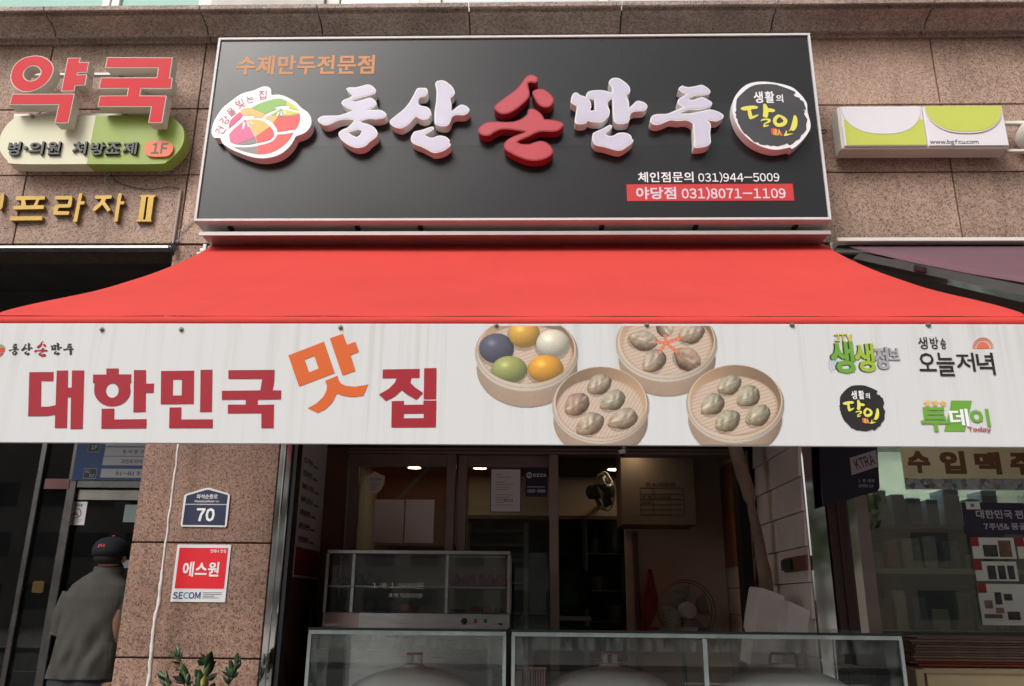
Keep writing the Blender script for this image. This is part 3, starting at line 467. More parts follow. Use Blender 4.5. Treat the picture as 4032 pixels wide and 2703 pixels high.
    '치': [[158,166,142,166,142,-16,158,-16], [76,162,60,162,60,134,18,134,18,120,60,120,60,107,47,62,14,32,22,20,50,42,68,75,87,44,115,22,124,36,90,64,76,107,76,120,118,120,118,134,76,134]],
    '케': [[164,166,148,166,148,-16,164,-16], [126,160,110,160,110,94,82,94,88,118,89,144,20,144,20,130,73,130,68,102,11,98,13,84,64,89,44,59,11,34,20,22,56,49,77,80,110,80,110,-6,126,-6]],
    '크': [[174,24,10,24,10,10,174,10], [154,147,30,147,30,134,137,134,137,97,24,92,27,78,136,84,134,62,129,38,146,36,152,84]],
    '토': [[31,150,31,58,84,58,84,20,10,20,10,7,174,7,174,20,100,20,100,58,155,58,155,72,48,72,48,98,150,98,150,112,48,112,48,137,154,137,154,150]],
    '통': [[138,36,92,43,46,36,30,14,46,-8,92,-15,138,-8,154,14], [92,30,125,26,137,14,125,2,92,-2,58,2,46,14,58,26], [32,160,32,87,83,87,83,70,10,70,10,56,174,56,174,70,100,70,100,87,154,87,154,100,48,100,48,118,148,118,148,130,48,130,48,147,153,147,153,160]],
    '투': [[174,56,10,56,10,42,84,42,84,-16,100,-16,100,42,174,42], [32,157,32,74,156,74,156,88,48,88,48,110,149,110,149,123,48,123,48,144,154,144,154,157]],
    '판': [[112,148,16,148,16,135,34,135,34,73,10,73,12,59,65,60,122,66,120,78,94,76,94,135,112,135], [50,74,50,135,78,135,78,74], [150,165,134,165,134,32,150,32,150,96,177,96,177,110,150,110], [54,44,38,44,38,-12,158,-12,158,2,54,2]],
    '편': [[159,166,142,166,142,131,112,131,112,118,142,118,142,96,112,96,112,83,142,83,142,31,159,31], [110,151,16,151,16,137,33,137,33,72,10,72,12,58,62,59,117,64,116,76,92,74,92,137,110,137], [50,72,50,137,76,137,76,73], [60,42,43,42,43,-12,164,-12,164,2,60,2]],
    '피': [[158,166,142,166,142,-16,158,-16], [117,146,14,146,14,132,34,132,34,44,10,43,12,29,67,30,127,36,126,48,97,46,97,132,117,132], [50,44,50,132,80,132,80,45]],
    '한': [[95,111,64,120,32,111,20,86,32,62,64,52,95,62,107,86], [44,102,64,107,84,102,91,86,84,71,64,66,44,71,36,86], [150,165,134,165,134,30,150,30,150,92,177,92,177,106,150,106], [54,40,38,40,38,-12,158,-12,158,2,54,2], [72,165,56,165,56,143,10,143,10,130,117,130,117,143,72,143]],
    '형': [[91,114,62,123,32,114,20,89,32,65,62,56,91,65,102,89], [43,104,62,110,80,104,87,89,80,74,62,68,43,74,36,89], [144,38,100,46,56,38,39,16,56,-7,100,-15,144,-7,160,16], [68,29,100,34,131,29,142,16,131,2,100,-2,68,2,56,16], [70,167,54,167,54,146,10,146,10,132,112,132,112,146,70,146], [159,166,142,166,142,122,112,122,112,108,142,108,142,87,112,87,112,73,142,73,142,48,159,48]],
    '환': [[96,120,66,128,35,120,23,100,32,81,58,72,58,59,9,58,11,44,65,46,124,52,123,64,74,60,74,72,98,81,108,100], [46,112,66,116,84,112,92,100,84,88,66,84,46,88,39,100], [150,166,134,166,134,24,150,24,150,88,176,88,176,102,150,102], [52,33,36,33,36,-12,156,-12,156,2,52,2], [74,166,58,166,58,148,14,148,14,135,118,135,118,148,74,148]],
    '활': [[96,128,66,134,34,128,23,110,32,94,58,87,58,76,9,75,11,63,65,64,124,70,123,80,74,76,74,87,98,94,108,110], [46,120,66,123,84,120,92,110,84,101,66,98,46,101,39,110], [150,166,134,166,134,58,150,58,150,105,176,105,176,119,150,119], [150,50,33,50,33,39,134,39,134,25,34,25,34,-14,157,-14,157,-2,50,-2,50,14,150,14], [74,167,58,167,58,152,14,152,14,140,118,140,118,152,74,152]],
    '&': [[115,141,92,150,67,140,58,114,61,97,70,80,48,62,38,38,52,8,86,-2,112,3,131,17,158,-2,167,12,142,30,155,53,163,79,146,79,140,58,130,40,92,78,114,95,124,120], [92,136,105,131,109,119,102,102,84,88,76,102,72,115,78,130], [62,55,78,68,120,27,104,16,88,12,64,19,56,38]],
    ')': [[50,129,21,171,9,165,36,125,46,76,36,27,9,-13,21,-19,50,23,61,76]],
    ',': [[62,41,49,47,38,44,34,32,38,22,52,19,45,1,27,-11,32,-22,56,-4,66,24]],
    '-': [[172,82,28,82,28,68,172,68]],
    '.': [[59,28,48,32,36,28,32,16,36,5,48,1,59,6,64,16]],
    '0': [[100,149,61,130,46,74,61,17,100,-2,139,17,154,74,139,130], [74,120,100,134,126,120,136,74,126,27,100,12,74,27,64,74]],
    '1': [[112,147,98,147,82,140,60,136,60,125,94,125,94,15,50,15,50,0,154,0,154,15,112,15]],
    '2': [[132,138,98,150,70,142,46,123,58,112,76,128,97,134,120,126,128,104,106,62,48,10,48,0,153,0,153,16,78,14,126,60,146,105]],
    '3': [[134,139,99,150,71,144,48,127,58,116,76,130,98,134,120,128,128,110,118,92,82,83,82,69,120,61,132,40,122,20,98,13,72,18,53,34,44,22,66,5,100,-2,135,8,150,39,141,64,118,76,138,90,146,112]],
    '4': [[113,147,44,52,44,40,118,40,118,0,136,0,136,40,158,40,158,55,136,55,136,147], [119,131,118,55,65,55,110,118]],
    '5': [[58,147,54,76,64,70,79,78,97,80,122,72,132,48,121,22,96,13,71,18,53,31,44,20,66,4,97,-2,134,10,151,48,136,83,101,94,84,93,71,87,74,131,145,131,145,147]],
    '6': [[134,144,109,149,68,130,48,66,65,14,104,-2,138,10,152,46,138,80,106,92,84,86,66,72,81,120,109,134,126,130,140,120,150,132], [104,77,126,70,135,46,126,21,105,12,80,22,66,55,82,71]],
    '7': [[152,147,48,147,48,132,132,132,96,72,82,0,102,0,114,71,152,136]],
    '8': [[135,138,100,150,66,138,53,111,58,92,74,78,54,61,47,38,61,10,100,-2,139,9,153,36,146,58,126,74,142,92,148,111], [78,128,100,136,124,128,132,110,128,94,114,79,83,90,70,111], [70,57,86,72,121,58,135,37,126,19,101,11,74,19,64,39]],
    '9': [[135,133,96,149,62,136,48,100,62,66,94,55,116,60,134,75,119,26,91,13,74,16,60,26,50,15,66,2,91,-2,133,16,152,80], [74,126,95,134,120,124,134,92,118,76,96,70,74,77,65,100]],
    'A': [[88,147,32,0,51,0,68,45,130,45,146,0,166,0,110,147], [98,132,99,132,126,59,72,59]],
    'B': [[48,147,48,0,102,0,148,10,163,43,154,66,130,78,148,92,154,111,139,138,98,147], [66,132,96,132,126,127,135,108,126,90,95,84,66,84], [66,70,99,70,134,64,144,44,134,21,100,15,66,15]],
    'C': [[141,144,114,150,61,129,41,73,61,18,113,-2,142,3,164,18,154,30,136,18,114,14,74,30,60,74,74,117,114,133,134,130,150,119,160,131]],
    'E': [[56,147,56,0,154,0,154,16,74,16,74,69,137,69,137,85,74,85,74,131,152,131,152,147]],
    'F': [[60,147,60,0,78,0,78,66,141,66,141,82,78,82,78,131,156,131,156,147]],
    'I': [[150,147,50,147,50,131,91,131,91,16,50,16,50,0,150,0,150,16,109,16,109,131,150,131]],
    'K': [[67,147,48,147,48,0,67,0,67,46,98,78,150,0,170,0,109,91,162,147,141,147,67,72]],
    'M': [[31,147,31,0,48,0,46,125,94,15,106,15,154,125,152,0,169,0,169,147,147,147,100,38,53,147]],
    'N': [[42,147,42,0,59,0,59,77,57,123,140,0,159,0,159,147,141,147,141,71,144,24,60,147]],
    'O': [[100,150,49,130,29,74,49,18,100,-2,152,18,171,74,151,130], [62,118,100,133,138,118,152,74,138,30,100,14,62,30,48,74]],
    'P': [[50,147,50,0,69,0,69,58,98,58,143,70,160,104,143,138,98,147], [69,132,95,132,130,126,141,104,130,80,96,74,69,74]],
    'R': [[51,147,51,0,68,0,68,62,102,62,144,0,164,0,120,65,149,78,160,106,144,138,101,147], [68,132,98,132,130,126,141,106,130,84,98,77,68,77]],
    'S': [[131,144,103,150,66,138,51,110,62,86,86,72,130,54,139,37,128,20,102,14,76,19,54,32,42,20,68,4,102,-2,143,9,158,39,148,64,123,78,80,96,70,112,79,128,102,133,125,129,143,118,153,131]],
    'T': [[162,147,38,147,38,132,90,132,90,0,109,0,109,132,162,132]],
    'V': [[54,147,35,147,90,0,111,0,165,147,146,147,101,19]],
    'W': [[25,147,6,147,43,0,65,0,100,122,136,0,158,0,194,147,176,147,147,20,109,147,92,147,55,20]],
    'Z': [[156,147,50,147,50,132,132,132,43,11,43,0,158,0,158,16,67,16,156,136]],
    'a': [[137,99,104,111,77,106,56,96,63,83,80,92,101,96,124,88,130,69,70,56,51,28,62,6,88,-2,111,2,132,15,133,0,148,0,148,67], [82,48,130,57,130,28,112,16,93,12,76,16,69,30]],
    'b': [[69,159,50,159,50,0,65,0,67,11,85,1,104,-2,142,13,158,56,145,96,108,111,88,107,68,96], [104,96,130,84,138,56,128,24,101,13,86,16,69,24,69,81,86,92]],
    'c': [[134,106,112,111,68,96,50,54,68,12,110,-2,134,2,154,14,146,26,130,17,112,13,81,24,70,54,82,84,112,96,128,92,142,84,151,96]],
    'd': [[150,159,131,159,132,99,116,108,96,112,58,96,42,54,56,12,93,-2,116,2,133,12,134,0,150,0], [99,96,115,94,131,84,131,28,115,16,98,13,72,24,62,54,72,84]],
    'e': [[104,111,64,96,46,54,64,12,106,-2,132,1,150,10,144,22,128,14,109,12,78,22,65,50,154,50,155,60,142,97], [104,97,129,88,138,63,65,63,78,88]],
    'f': [[146,160,131,162,98,150,87,118,87,109,56,108,56,94,87,94,87,0,105,0,105,94,151,94,151,109,105,109,105,118,112,140,132,147,158,142,162,156]],
    'g': [[98,111,67,100,54,72,58,56,67,44,57,34,54,23,57,12,65,4,52,-7,47,-20,60,-42,99,-50,143,-38,160,-12,150,8,118,14,92,14,75,16,69,26,72,33,78,38,98,34,129,44,142,72,139,85,131,95,160,95,160,109,116,109], [79,91,98,98,117,91,125,72,117,54,98,46,79,54,71,72], [116,-2,136,-4,142,-15,130,-30,100,-38,72,-32,63,-18,66,-9,76,0]],
    'h': [[70,159,52,159,52,0,70,0,70,79,88,92,106,96,125,89,132,66,132,0,150,0,150,69,140,101,112,112,89,106,70,93]],
    'k': [[76,159,58,159,58,0,76,0,76,28,100,53,138,0,158,0,110,65,152,108,132,108,76,51]],
    'm': [[95,106,73,112,51,106,32,93,30,109,16,109,16,0,34,0,34,79,50,92,66,96,85,88,92,66,92,0,110,0,110,79,127,92,143,96,162,88,168,66,168,0,186,0,186,69,177,100,149,112,127,106,107,90]],
    'n': [[140,100,112,112,88,106,68,93,67,109,52,109,52,0,70,0,70,79,88,91,106,96,124,88,131,66,131,0,150,0,150,69]],
    'o': [[140,96,100,111,60,96,43,54,60,12,100,-2,140,12,157,54], [73,84,100,96,127,84,138,54,127,24,100,13,73,24,62,54]],
    'r': [[132,111,104,104,82,83,81,109,66,109,66,0,84,0,84,64,105,88,129,95,149,91,154,107]],
    's': [[125,107,101,111,67,102,55,81,68,62,124,40,132,28,125,16,103,12,78,16,58,26,49,14,72,2,102,-2,138,7,150,30,140,50,83,70,74,82,80,92,101,97,120,94,136,86,144,98]],
    'u': [[69,109,51,109,51,40,60,8,88,-2,112,3,131,17,132,0,148,0,148,109,130,109,130,32,112,18,94,14,76,20,69,42]],
    'w': [[34,109,15,109,50,0,72,0,99,90,128,0,150,0,185,109,168,109,140,16,109,109,92,109,62,16]],
    'y': [[64,109,44,109,94,0,91,-8,80,-25,62,-32,53,-30,49,-44,64,-47,92,-36,109,-9,156,109,138,109,104,18]],
    '~': [[84,98,60,103,32,94,8,68,22,60,38,80,60,87,79,82,116,54,140,49,168,58,192,84,178,92,162,72,140,65,122,70]],
}
_OUT = {c: [[(l[i] / 200, l[i + 1] / 200) for i in range(0, len(l), 2)] for l in ls] for c, ls in OUTLINES.items()}
_TXT = {}
def _ink(ch):
    cu = bpy.data.curves.new('txt', 'CURVE'); cu.dimensions = '2D'; cu.extrude = 0.5; cu.fill_mode = 'BOTH'
    for lp in _OUT[ch]:
        sp = cu.splines.new('POLY'); sp.points.add(len(lp) - 1)
        for i, (x, y) in enumerate(lp): sp.points[i].co = (x, y, 0, 1)
        sp.use_cyclic_u = True
    t = bpy.data.objects.new('tmp', cu)
    me = bpy.data.meshes.new_from_object(t)
    bpy.data.objects.remove(t); bpy.data.curves.remove(cu)
    n = len(me.vertices); co = np.empty(n * 3); me.vertices.foreach_get('co', co); co = co.reshape(-1, 3)
    fs = [tuple(p.vertices) for p in me.polygons]
    bpy.data.meshes.remove(me)
    return co, fs
def glyphs(body, bold):
    """lettering mesh in em units; heavier weights are laid up from shifted copies"""
    key = (body, round(bold, 4))
    if key in _TXT: return _TXT[key]
    x = 0.0; V, Fc, k = [], [], 0
    for ch in body:
        if ch == ' ': x += 0.28; continue
        kc = ('ch', ch)
        if kc not in _TXT: _TXT[kc] = _ink(ch)
        co, fs = _TXT[kc]; co = co.copy()
        if ord(ch) < 0x7f:
            w = co[:, 0].max() - co[:, 0].min(); pad = 0.05 if ch == '1' else 0.0
            co[:, 0] += x + pad - co[:, 0].min(); x += w + 0.075 + 2 * pad + 1.2 * bold
        else:
            co[:, 0] += x; x += 0.92 + 0.6 * bold
        V.append(co); Fc += [tuple(i + k for i in f) for f in fs]; k += len(co)
    co, fs = np.concatenate(V), Fc
    if bold > 0.001:
        V, Fc = [], []; n = len(co)
        sh = [(0, 0), (1, 1), (-1, 1), (1, -1), (-1, -1)] + ([(1, 0), (-1, 0), (0, 1), (0, -1)] if bold > 0.028 else [])
        for k, (a, b) in enumerate(sh):
            c = co.copy(); c[:, 0] += a * bold; c[:, 1] += b * bold; c[:, 2] *= 1 - 0.02 * k
            V.append(c); Fc += [tuple(i + k * n for i in f) for f in fs]
        co, fs = np.concatenate(V), Fc
    me = bpy.data.meshes.new('lettering'); me.from_pydata(co.tolist(), [], fs)
    _TXT[key] = (me, co.min(0), co.max(0))
    return _TXT[key]
def text(body, boxpx, Y, mat, parent, bold=0.02, thick=0.0, name='lettering', shear=0.0, world_box=None):
    """lettering whose ink fills the given rectangle; thick 0 is print lying on the surface"""
    me0, lo, hi = glyphs(body, bold)
    if world_box: x0, x1, z0, z1 = world_box
    else:
        a, b, c, d = boxpx; mx, my = (a + c) / 2, (b + d) / 2
        x0, x1, z1, z0 = X_(a, my, Y), X_(c, my, Y), Z_(mx, b, Y), Z_(mx, d, Y)
    sx, sz = (x1 - x0) / (hi[0] - lo[0]), (z1 - z0) / (hi[1] - lo[1])
    th = max(thick, 0.0006)
    me = me0.copy(); me.name = name
    me.transform(Matrix(((sx, shear, 0, x0 - lo[0] * sx - shear * lo[1]), (0, 0, -th, Y - th / 2), (0, sz, 0, z0 - lo[1] * sz), (0, 0, 0, 1))))
    me.materials.clear(); me.materials.append(mat)
    return put(name, me, parent)
def text_rot(body, cpx, cpy, hpx, Y, ang, mat, parent, bold=0.01, wk=1.0, name='lettering', thick=0.0):
    me0, lo, hi = glyphs(body, bold)
    c = at(cpx, cpy, Y); h = abs(Z_(cpx, cpy - hpx / 2, Y) - Z_(cpx, cpy + hpx / 2, Y))
    s = h / (hi[1] - lo[1]); th = max(thick, 0.0006)
    M = Matrix.Translation((c.x, Y - th / 2, c.z)) @ Matrix.Rotation(-math.radians(ang), 4, 'Y') @ Matrix(((s * wk, 0, 0, 0), (0, 0, -th, 0), (0, s, 0, 0), (0, 0, 0, 1))) @ Matrix.Translation((-(lo[0] + hi[0]) / 2, -(lo[1] + hi[1]) / 2, 0))
    me = me0.copy(); me.name = name; me.transform(M); me.materials.clear(); me.materials.append(mat)
    return put(name, me, parent)
# ------------------------------------------------------------------ materials
G_WALL = granite('granite_wall', (0.43, 0.283, 0.215, 1), (0.11, 0.072, 0.056, 1), (0.53, 0.37, 0.29, 1), fleck=0.012, dirt=0.26)
G_PILLAR = granite('granite_pillar', (0.335, 0.198, 0.145, 1), (0.055, 0.036, 0.029, 1), (0.40, 0.258, 0.196, 1), dirt=0.30)
G_CORN = granite('granite_cornice', (0.40, 0.30, 0.25, 1), (0.09, 0.07, 0.06, 1), (0.50, 0.40, 0.345, 1), fleck=0.02, dirt=0.30)
JOINT = pm('joint_mortar', (0.07, 0.052, 0.045, 1), 0.9, var=0.3, vscale=20)
STEEL = pm('brushed_steel', (0.52, 0.52, 0.52, 1), 0.30, 1.0, var=0.12, vscale=9, stretch=(1, 1, 14))
CHROME = pm('polished_steel', (0.74, 0.735, 0.725, 1), 0.06, 1.0, bump=0.10, bscale=2.2)
ALU = pm('aluminium', (0.44, 0.43, 0.42, 1), 0.42, 0.85, var=0.12, vscale=14)
ALU_WHITE = pm('white_coated_aluminium', (0.72, 0.71, 0.70, 1), 0.38, 0.0, var=0.06, vscale=10)
BLACK = pm('black_plastic', (0.018, 0.018, 0.019, 1), 0.5, var=0.2, vscale=30)
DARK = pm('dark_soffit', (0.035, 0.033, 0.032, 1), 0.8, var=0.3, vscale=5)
PAPER = pm('white_paper', (0.72, 0.71, 0.70, 1), 0.75, var=0.04, vscale=8)
INK = pm('black_ink', (0.02, 0.02, 0.022, 1), 0.7)
GLASS = glass('window_glass')
GLASS_SHOP = glass('shop_glass', (0.74, 0.80, 0.76), base=0.0, dirt=0.012)
GLASS_CASE = glass('case_glass', (0.92, 0.95, 0.94), base=0.0, dirt=0.005)
GLASS_DARK = glass('tinted_door_glass', (0.30, 0.33, 0.32), base=0.0, dirt=0.008)
GLASS_EDGE = pm('glass_edge', (0.30, 0.35, 0.335, 1), 0.25, var=0.25, vscale=14)

# ------------------------------------------------------------------ ground and street
W = 4.2                                  # plane of the granite front
struct(box('pavement', pm('paving_blocks', (0.30, 0.28, 0.26, 1), 0.85, var=0.25, vscale=3), None, -60, 60, -4.0, 60, -0.5, 0.0))
road_m = pm('asphalt', (0.12, 0.12, 0.12, 1), 0.9, var=0.25, vscale=2)
struct(box('road', road_m, None, -200, 200, -220, -4.0, -0.6, -0.13))
mk = MB()
for i in range(9):
    mk.box(3.2, 7.2, -5.0 - i * 0.95, -5.5 - i * 0.95, -0.126, -0.122)
mk.box(-60, 3.0, -9.1, -9.25, -0.126, -0.122)
struct(mk.build('road_marking', pm('road_paint', (0.74, 0.73, 0.70, 1), 0.8, var=0.15, vscale=5)))
struct(box('far_pavement', pm('far_paving', (0.34, 0.31, 0.28, 1), 0.85, var=0.2, vscale=2), None, -200, 200, -60, -16, -0.5, 0.02))
# blocks across the street: only reflected; sized for the sign gradient and recess light
far = [(-42, -21, -38, 11, (0.55, 0.51, 0.45, 1), 'cream apartment block across the street, mirrored in the left glass'),
       (-18, 16, -48, 27, (0.60, 0.58, 0.54, 1), 'grey apartment block across the street, mirrored in the signboard'),
       (19, 40, -36, 11, (0.58, 0.50, 0.41, 1), 'beige apartment block across the street, mirrored in the steel column')]
far_win = pm('far_window', (0.17, 0.18, 0.18, 1), 0.3)
for k, (x0, x1, y, h, c, lb) in enumerate(far):
    t = thing('apartment_block', ((x0 + x1) / 2, y, 0), lb, 'building', 'blocks across the street')
    box('wall', pm('far_wall_%d' % k, c, 0.9, var=0.12, vscale=0.4), t, x0, x1, y - 10, y, 0.02, h)
    n = int((x1 - x0) / 3)
    for r in range(int(h / 2.95)):
        for i in range(n):
            xa = x0 + 0.7 + i * (x1 - x0 - 0.7) / n
            box('window', far_win, t, xa, xa + 1.9, y + 0.004, y + 0.05, 0.9 + r * 2.9, 2.3 + r * 2.9)

# street trees added across the road, out of view, for contrast in polished steel
random.seed(9)
bark = pm('tree_bark', (0.10, 0.075, 0.055, 1), 0.9, var=0.3, vscale=8)
crown_m = pm('tree_leaves', (0.065, 0.11, 0.035, 1), 0.6, var=0.4, vscale=1.5)
for (tx, ty, th, lb) in ((8.5, -17.5, 7.0, 'broad unseen street tree, added for contrast in the right steel column'), (-9.5, -17.0, 6.2, 'smaller unseen street tree, added for contrast in the left steel post')):
    t = thing('street_tree', (tx, ty, 0.02), lb, 'tree', 'street trees across the road')
    w = MB().tube([(tx, ty, 0.02), (tx + 0.05, ty, th * 0.3), (tx - 0.05, ty, th * 0.6), (tx, ty, th * 0.8)], [0.16, 0.12, 0.09, 0.04], 8)
    for k in range(6):
        a = k * 1.05; w.tube([(tx, ty, th * (0.38 + 0.05 * k)), (tx + 0.9 * math.cos(a), ty + 0.9 * math.sin(a), th * (0.5 + 0.05 * k))], [0.06, 0.02], 6)
    w.build('trunk', bark, t, smooth=True)
    lf = MB()
    for k in range(2600):
        while True:
            p = Vector((random.uniform(-1, 1), random.uniform(-1, 1), random.uniform(-1, 1)))
            if 0.25 < p.length < 1 and (math.sin(p.x * 5 + 1) + math.sin(p.y * 6) + math.sin(p.z * 7 + 2)) > -0.9: break
        c = Vector((tx, ty, th * 0.66)) + Vector((p.x * th * 0.30, p.y * th * 0.30, p.z * th * 0.34))
        a = Vector((random.uniform(-1, 1), random.uniform(-1, 1), random.uniform(-1, 1))).normalized() * 0.13; b = a.orthogonal().normalized() * 0.07
        lf.add([c - a, c + b, c + a, c - b], [(0, 1, 2, 3)])
    lf.build('crown', crown_m, t)

# ------------------------------------------------------------------ the building with its granite facing
bld = thing('commercial_building', (0, W + 3, 0), 'pink granite building front carrying the shop signs', 'building')
XJ = [-3.86, -2.92, -1.98, -1.115, -0.25, 0.615, 1.478, 2.341, 3.204, 4.067]
ZJ = [3.392, 3.825, 4.26, 4.715]
box('backing_wall', JOINT, bld, -4.6, 4.8, W + 0.03, W + 0.30, 3.40, 4.75)
for i in range(len(XJ) - 1):
    for j in range(len(ZJ) - 1):
        g = 0.004
        dy = random.uniform(-0.0012, 0.0012)
        box('stone_panel', G_WALL, bld, XJ[i] + g, XJ[i + 1] - g, W + dy, W + 0.034, ZJ[j] + g, ZJ[j + 1] - g, bevel=0.0025)
# stone strips under the main sign beside the roller, then the pillar
for (a, b, c, d) in ((-2.004, -1.304, 2.85, 3.384), (-2.004, -1.304, 2.31, 2.844), (-2.004, -1.304, 1.775, 2.304), (-2.004, -1.304, 1.236, 1.767), (-2.004, -1.304, 0.70, 1.228), (-2.004, -1.304, 0.02, 0.694)):
    box('pillar_stone', G_PILLAR, bld, a, b, W + random.uniform(-0.001, 0.001), W + 0.05, c, d, bevel=0.003)
box('pillar_core', JOINT, bld, -1.998, -1.31, W + 0.012, W + 0.62, 0.0, 3.40)
for (c, d) in ((2.85, 3.384), (2.31, 2.844), (1.775, 2.304), (1.236, 1.767), (0.70, 1.228), (0.02, 0.694)):
    box('pillar_side_stone', G_PILLAR, bld, -2.004, -1.990, W + 0.052, W + 0.62, c, d, bevel=0.002)
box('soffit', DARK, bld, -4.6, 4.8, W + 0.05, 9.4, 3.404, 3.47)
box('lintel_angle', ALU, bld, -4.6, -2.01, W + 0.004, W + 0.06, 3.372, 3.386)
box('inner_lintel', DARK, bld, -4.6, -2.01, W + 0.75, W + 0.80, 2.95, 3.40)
# beam over the shop opening
box('shop_beam', pm('beam_panel', (0.16, 0.12, 0.10, 1), 0.6, var=0.2, vscale=4), bld, -1.30, 1.335, W + 0.02, W + 0.12, 2.75, 3.39)
box('store_beam', pm('beam_panel', (0.16, 0.12, 0.10, 1)), bld, 1.345, 4.8, W + 0.02, W + 0.12, 2.75, 3.39)
# outer skin to the left and right, back wall, so that nothing is open to the sky
box('end_wall', JOINT, bld, -4.75, -4.62, W, 9.5, 0, 5.6)
box('end_wall', JOINT, bld, 4.82, 4.95, W, 9.5, 0, 5.6)
box('rear_wall', JOINT, bld, -4.62, 4.82, 9.4, 9.5, 0, 5.6)
# cornice, one moulded stone after another, with grooves added to darken its undersides
zt = 4.812
prof = [(W + 0.02, zt), (3.980, zt), (3.975, zt - 0.005), (3.975, zt - 0.031), (3.978, zt - 0.034), (3.983, zt - 0.034), (3.984, zt - 0.020), (4.011, zt - 0.020), (4.012, zt - 0.033), (4.014, zt - 0.045)]
for k in range(9):
    w = math.radians(90 * k / 8)
    prof.append((4.016 + 0.112 * math.sin(w), zt - 0.046 - 0.052 * (1 - math.cos(w))))
prof += [(4.129, zt - 0.100), (4.133, zt - 0.100), (4.134, zt - 0.086), (4.168, zt - 0.086), (4.169, zt - 0.100), (4.172, zt - 0.110), (4.176, zt - 0.110), (4.177, zt - 0.100), (W + 0.02, zt - 0.100)]
cj = [-3.80, -2.868, -1.945, -1.258, -0.378, 0.508, 1.391, 2.28, 3.17, 4.06]
for i in range(len(cj) - 1):
    a, b = cj[i] + 0.004, cj[i + 1] - 0.004
    n = len(prof)
    vs = [(a, y, z) for y, z in prof] + [(b, y, z) for y, z in prof]
    fs = [tuple(range(n)), tuple(reversed(range(n, 2 * n)))] + [(k, k + n, (k + 1) % n + n, (k + 1) % n) for k in range(n)]
    MB().add(vs, fs).build('cornice_stone', G_CORN, bld, smooth=True)
box('cornice_bed', JOINT, bld, -3.9, 4.2, 4.05, W + 0.03, zt - 0.018, zt - 0.006)
# first floor window band above the cornice
WB = 4.30
frame_m = pm('white_window_frame', (0.74, 0.73, 0.70, 1), 0.45, var=0.05)
teal = pm('teal_reflective_glass', (0.22, 0.46, 0.39, 1), 0.35, 0.0, spec=0.25, var=0.15, vscale=1.2)
pale = pm('pale_reflective_glass', (0.55, 0.60, 0.60, 1), 0.06, 0.0, spec=1.0, var=0.1, vscale=1.0)
def band(a, b):                         # picture columns at the top edge -> x
    return X_(a, 10, WB), X_(b, 10, WB)
for (a, b, m) in ((-60, 400, teal), (472, 780, teal), (1340, 1650, pale), (1740, 2350, pale), (2400, 2960, pale), (3010, 3600, pale), (3650, 4150, pale)):
    x0, x1 = band(a, b)
    w = box('window_pane', m, bld, x0, x1, WB + 0.02, WB + 0.04, zt + 0.02, 6.0)
for (a, b) in ((400, 434), (437, 472), (780, 838), (1282, 1338), (1652, 1738), (2352, 2398), (2962, 3008), (3602, 3648)):
    x0, x1 = band(a, b)
    box('window_frame', frame_m, bld, x0 + 0.002, x1 - 0.002, WB, WB + 0.07, zt + 0.001, 6.0, bevel=0.004)
x0, x1 = band(840, 1280)
box('render_panel', pm('pale_render', (0.60, 0.58, 0.54, 1), 0.85, var=0.12, vscale=10, bump=0.3, bscale=80), bld, x0, x1, WB - 0.03, WB + 0.05, zt + 0.001, 6.0)
box('sill_ledge', G_CORN, bld, -4.6, 4.8, W + 0.025, WB + 0.3, zt - 0.08, zt - 0.002)
box('roof_slab', JOINT, bld, -4.62, 4.82, WB + 0.1, 9.4, 6.0, 6.1)
box('upper_wall', JOINT, bld, -4.62, 4.82, WB + 0.1, WB + 0.2, zt, 6.0)
# floors of the recesses and rooms
box('entrance_floor', pm('entrance_granite', (0.22, 0.20, 0.19, 1), 0.5, var=0.2, vscale=8), bld, -4.6, -2.01, W + 0.1, 9.3, 0.0, 0.09)
box('shop_floor', pm('shop_tiles', (0.20, 0.17, 0.15, 1), 0.5, var=0.2, vscale=6), bld, -1.30, 1.335, W + 0.3, 9.3, 0.0, 0.08)
box('store_floor', pm('store_tiles', (0.36, 0.35, 0.33, 1), 0.35, var=0.1, vscale=6), bld, 1.85, 4.8, W + 0.3, 9.3, 0.0, 0.08)
# ------------------------------------------------------------------ traced outlines of the brush lettering (in zoomed picture points)
LT = {}
LT['dong'] = dict(o=(1240, 300), s=320 / 1476, loops=[[(590,215),(640,205),(740,205),(830,185),(950,155),(1010,165),(1080,215),(1108,265),(1098,310),(1060,336),(760,415),(700,440),(678,460,1),(760,458),(880,425),(980,395),(1040,405),(1100,450),(1120,500),(1100,545),(1040,585),(968,608,1),(1060,615),(1180,615),(1250,645),(1295,690),(1290,730),(1230,768),(1120,788),(1000,783),(900,798),(830,825,1),(870,850),(960,870),(1060,920),(1120,985),(1138,1050),(1110,1110),(1000,1195),(940,1255),(860,1295),(760,1308),(660,1280),(560,1225),(470,1145),(430,1070),(440,1020),(500,975),(580,940),(640,890),(718,805,1),(620,792),(500,795),(400,820),(300,870),(210,898),(140,885),(70,835),(50,795),(80,755),(150,725),(300,718),(440,712),(560,675),(688,622,1),(620,600),(540,560),(490,510),(485,475),(530,430),(620,395),(682,358,1),(630,315),(580,255),(572,230)],
  [(605,1030,1),(700,1000),(795,972,1),(853,1003,1),(825,1055),(765,1103),(690,1080)]])
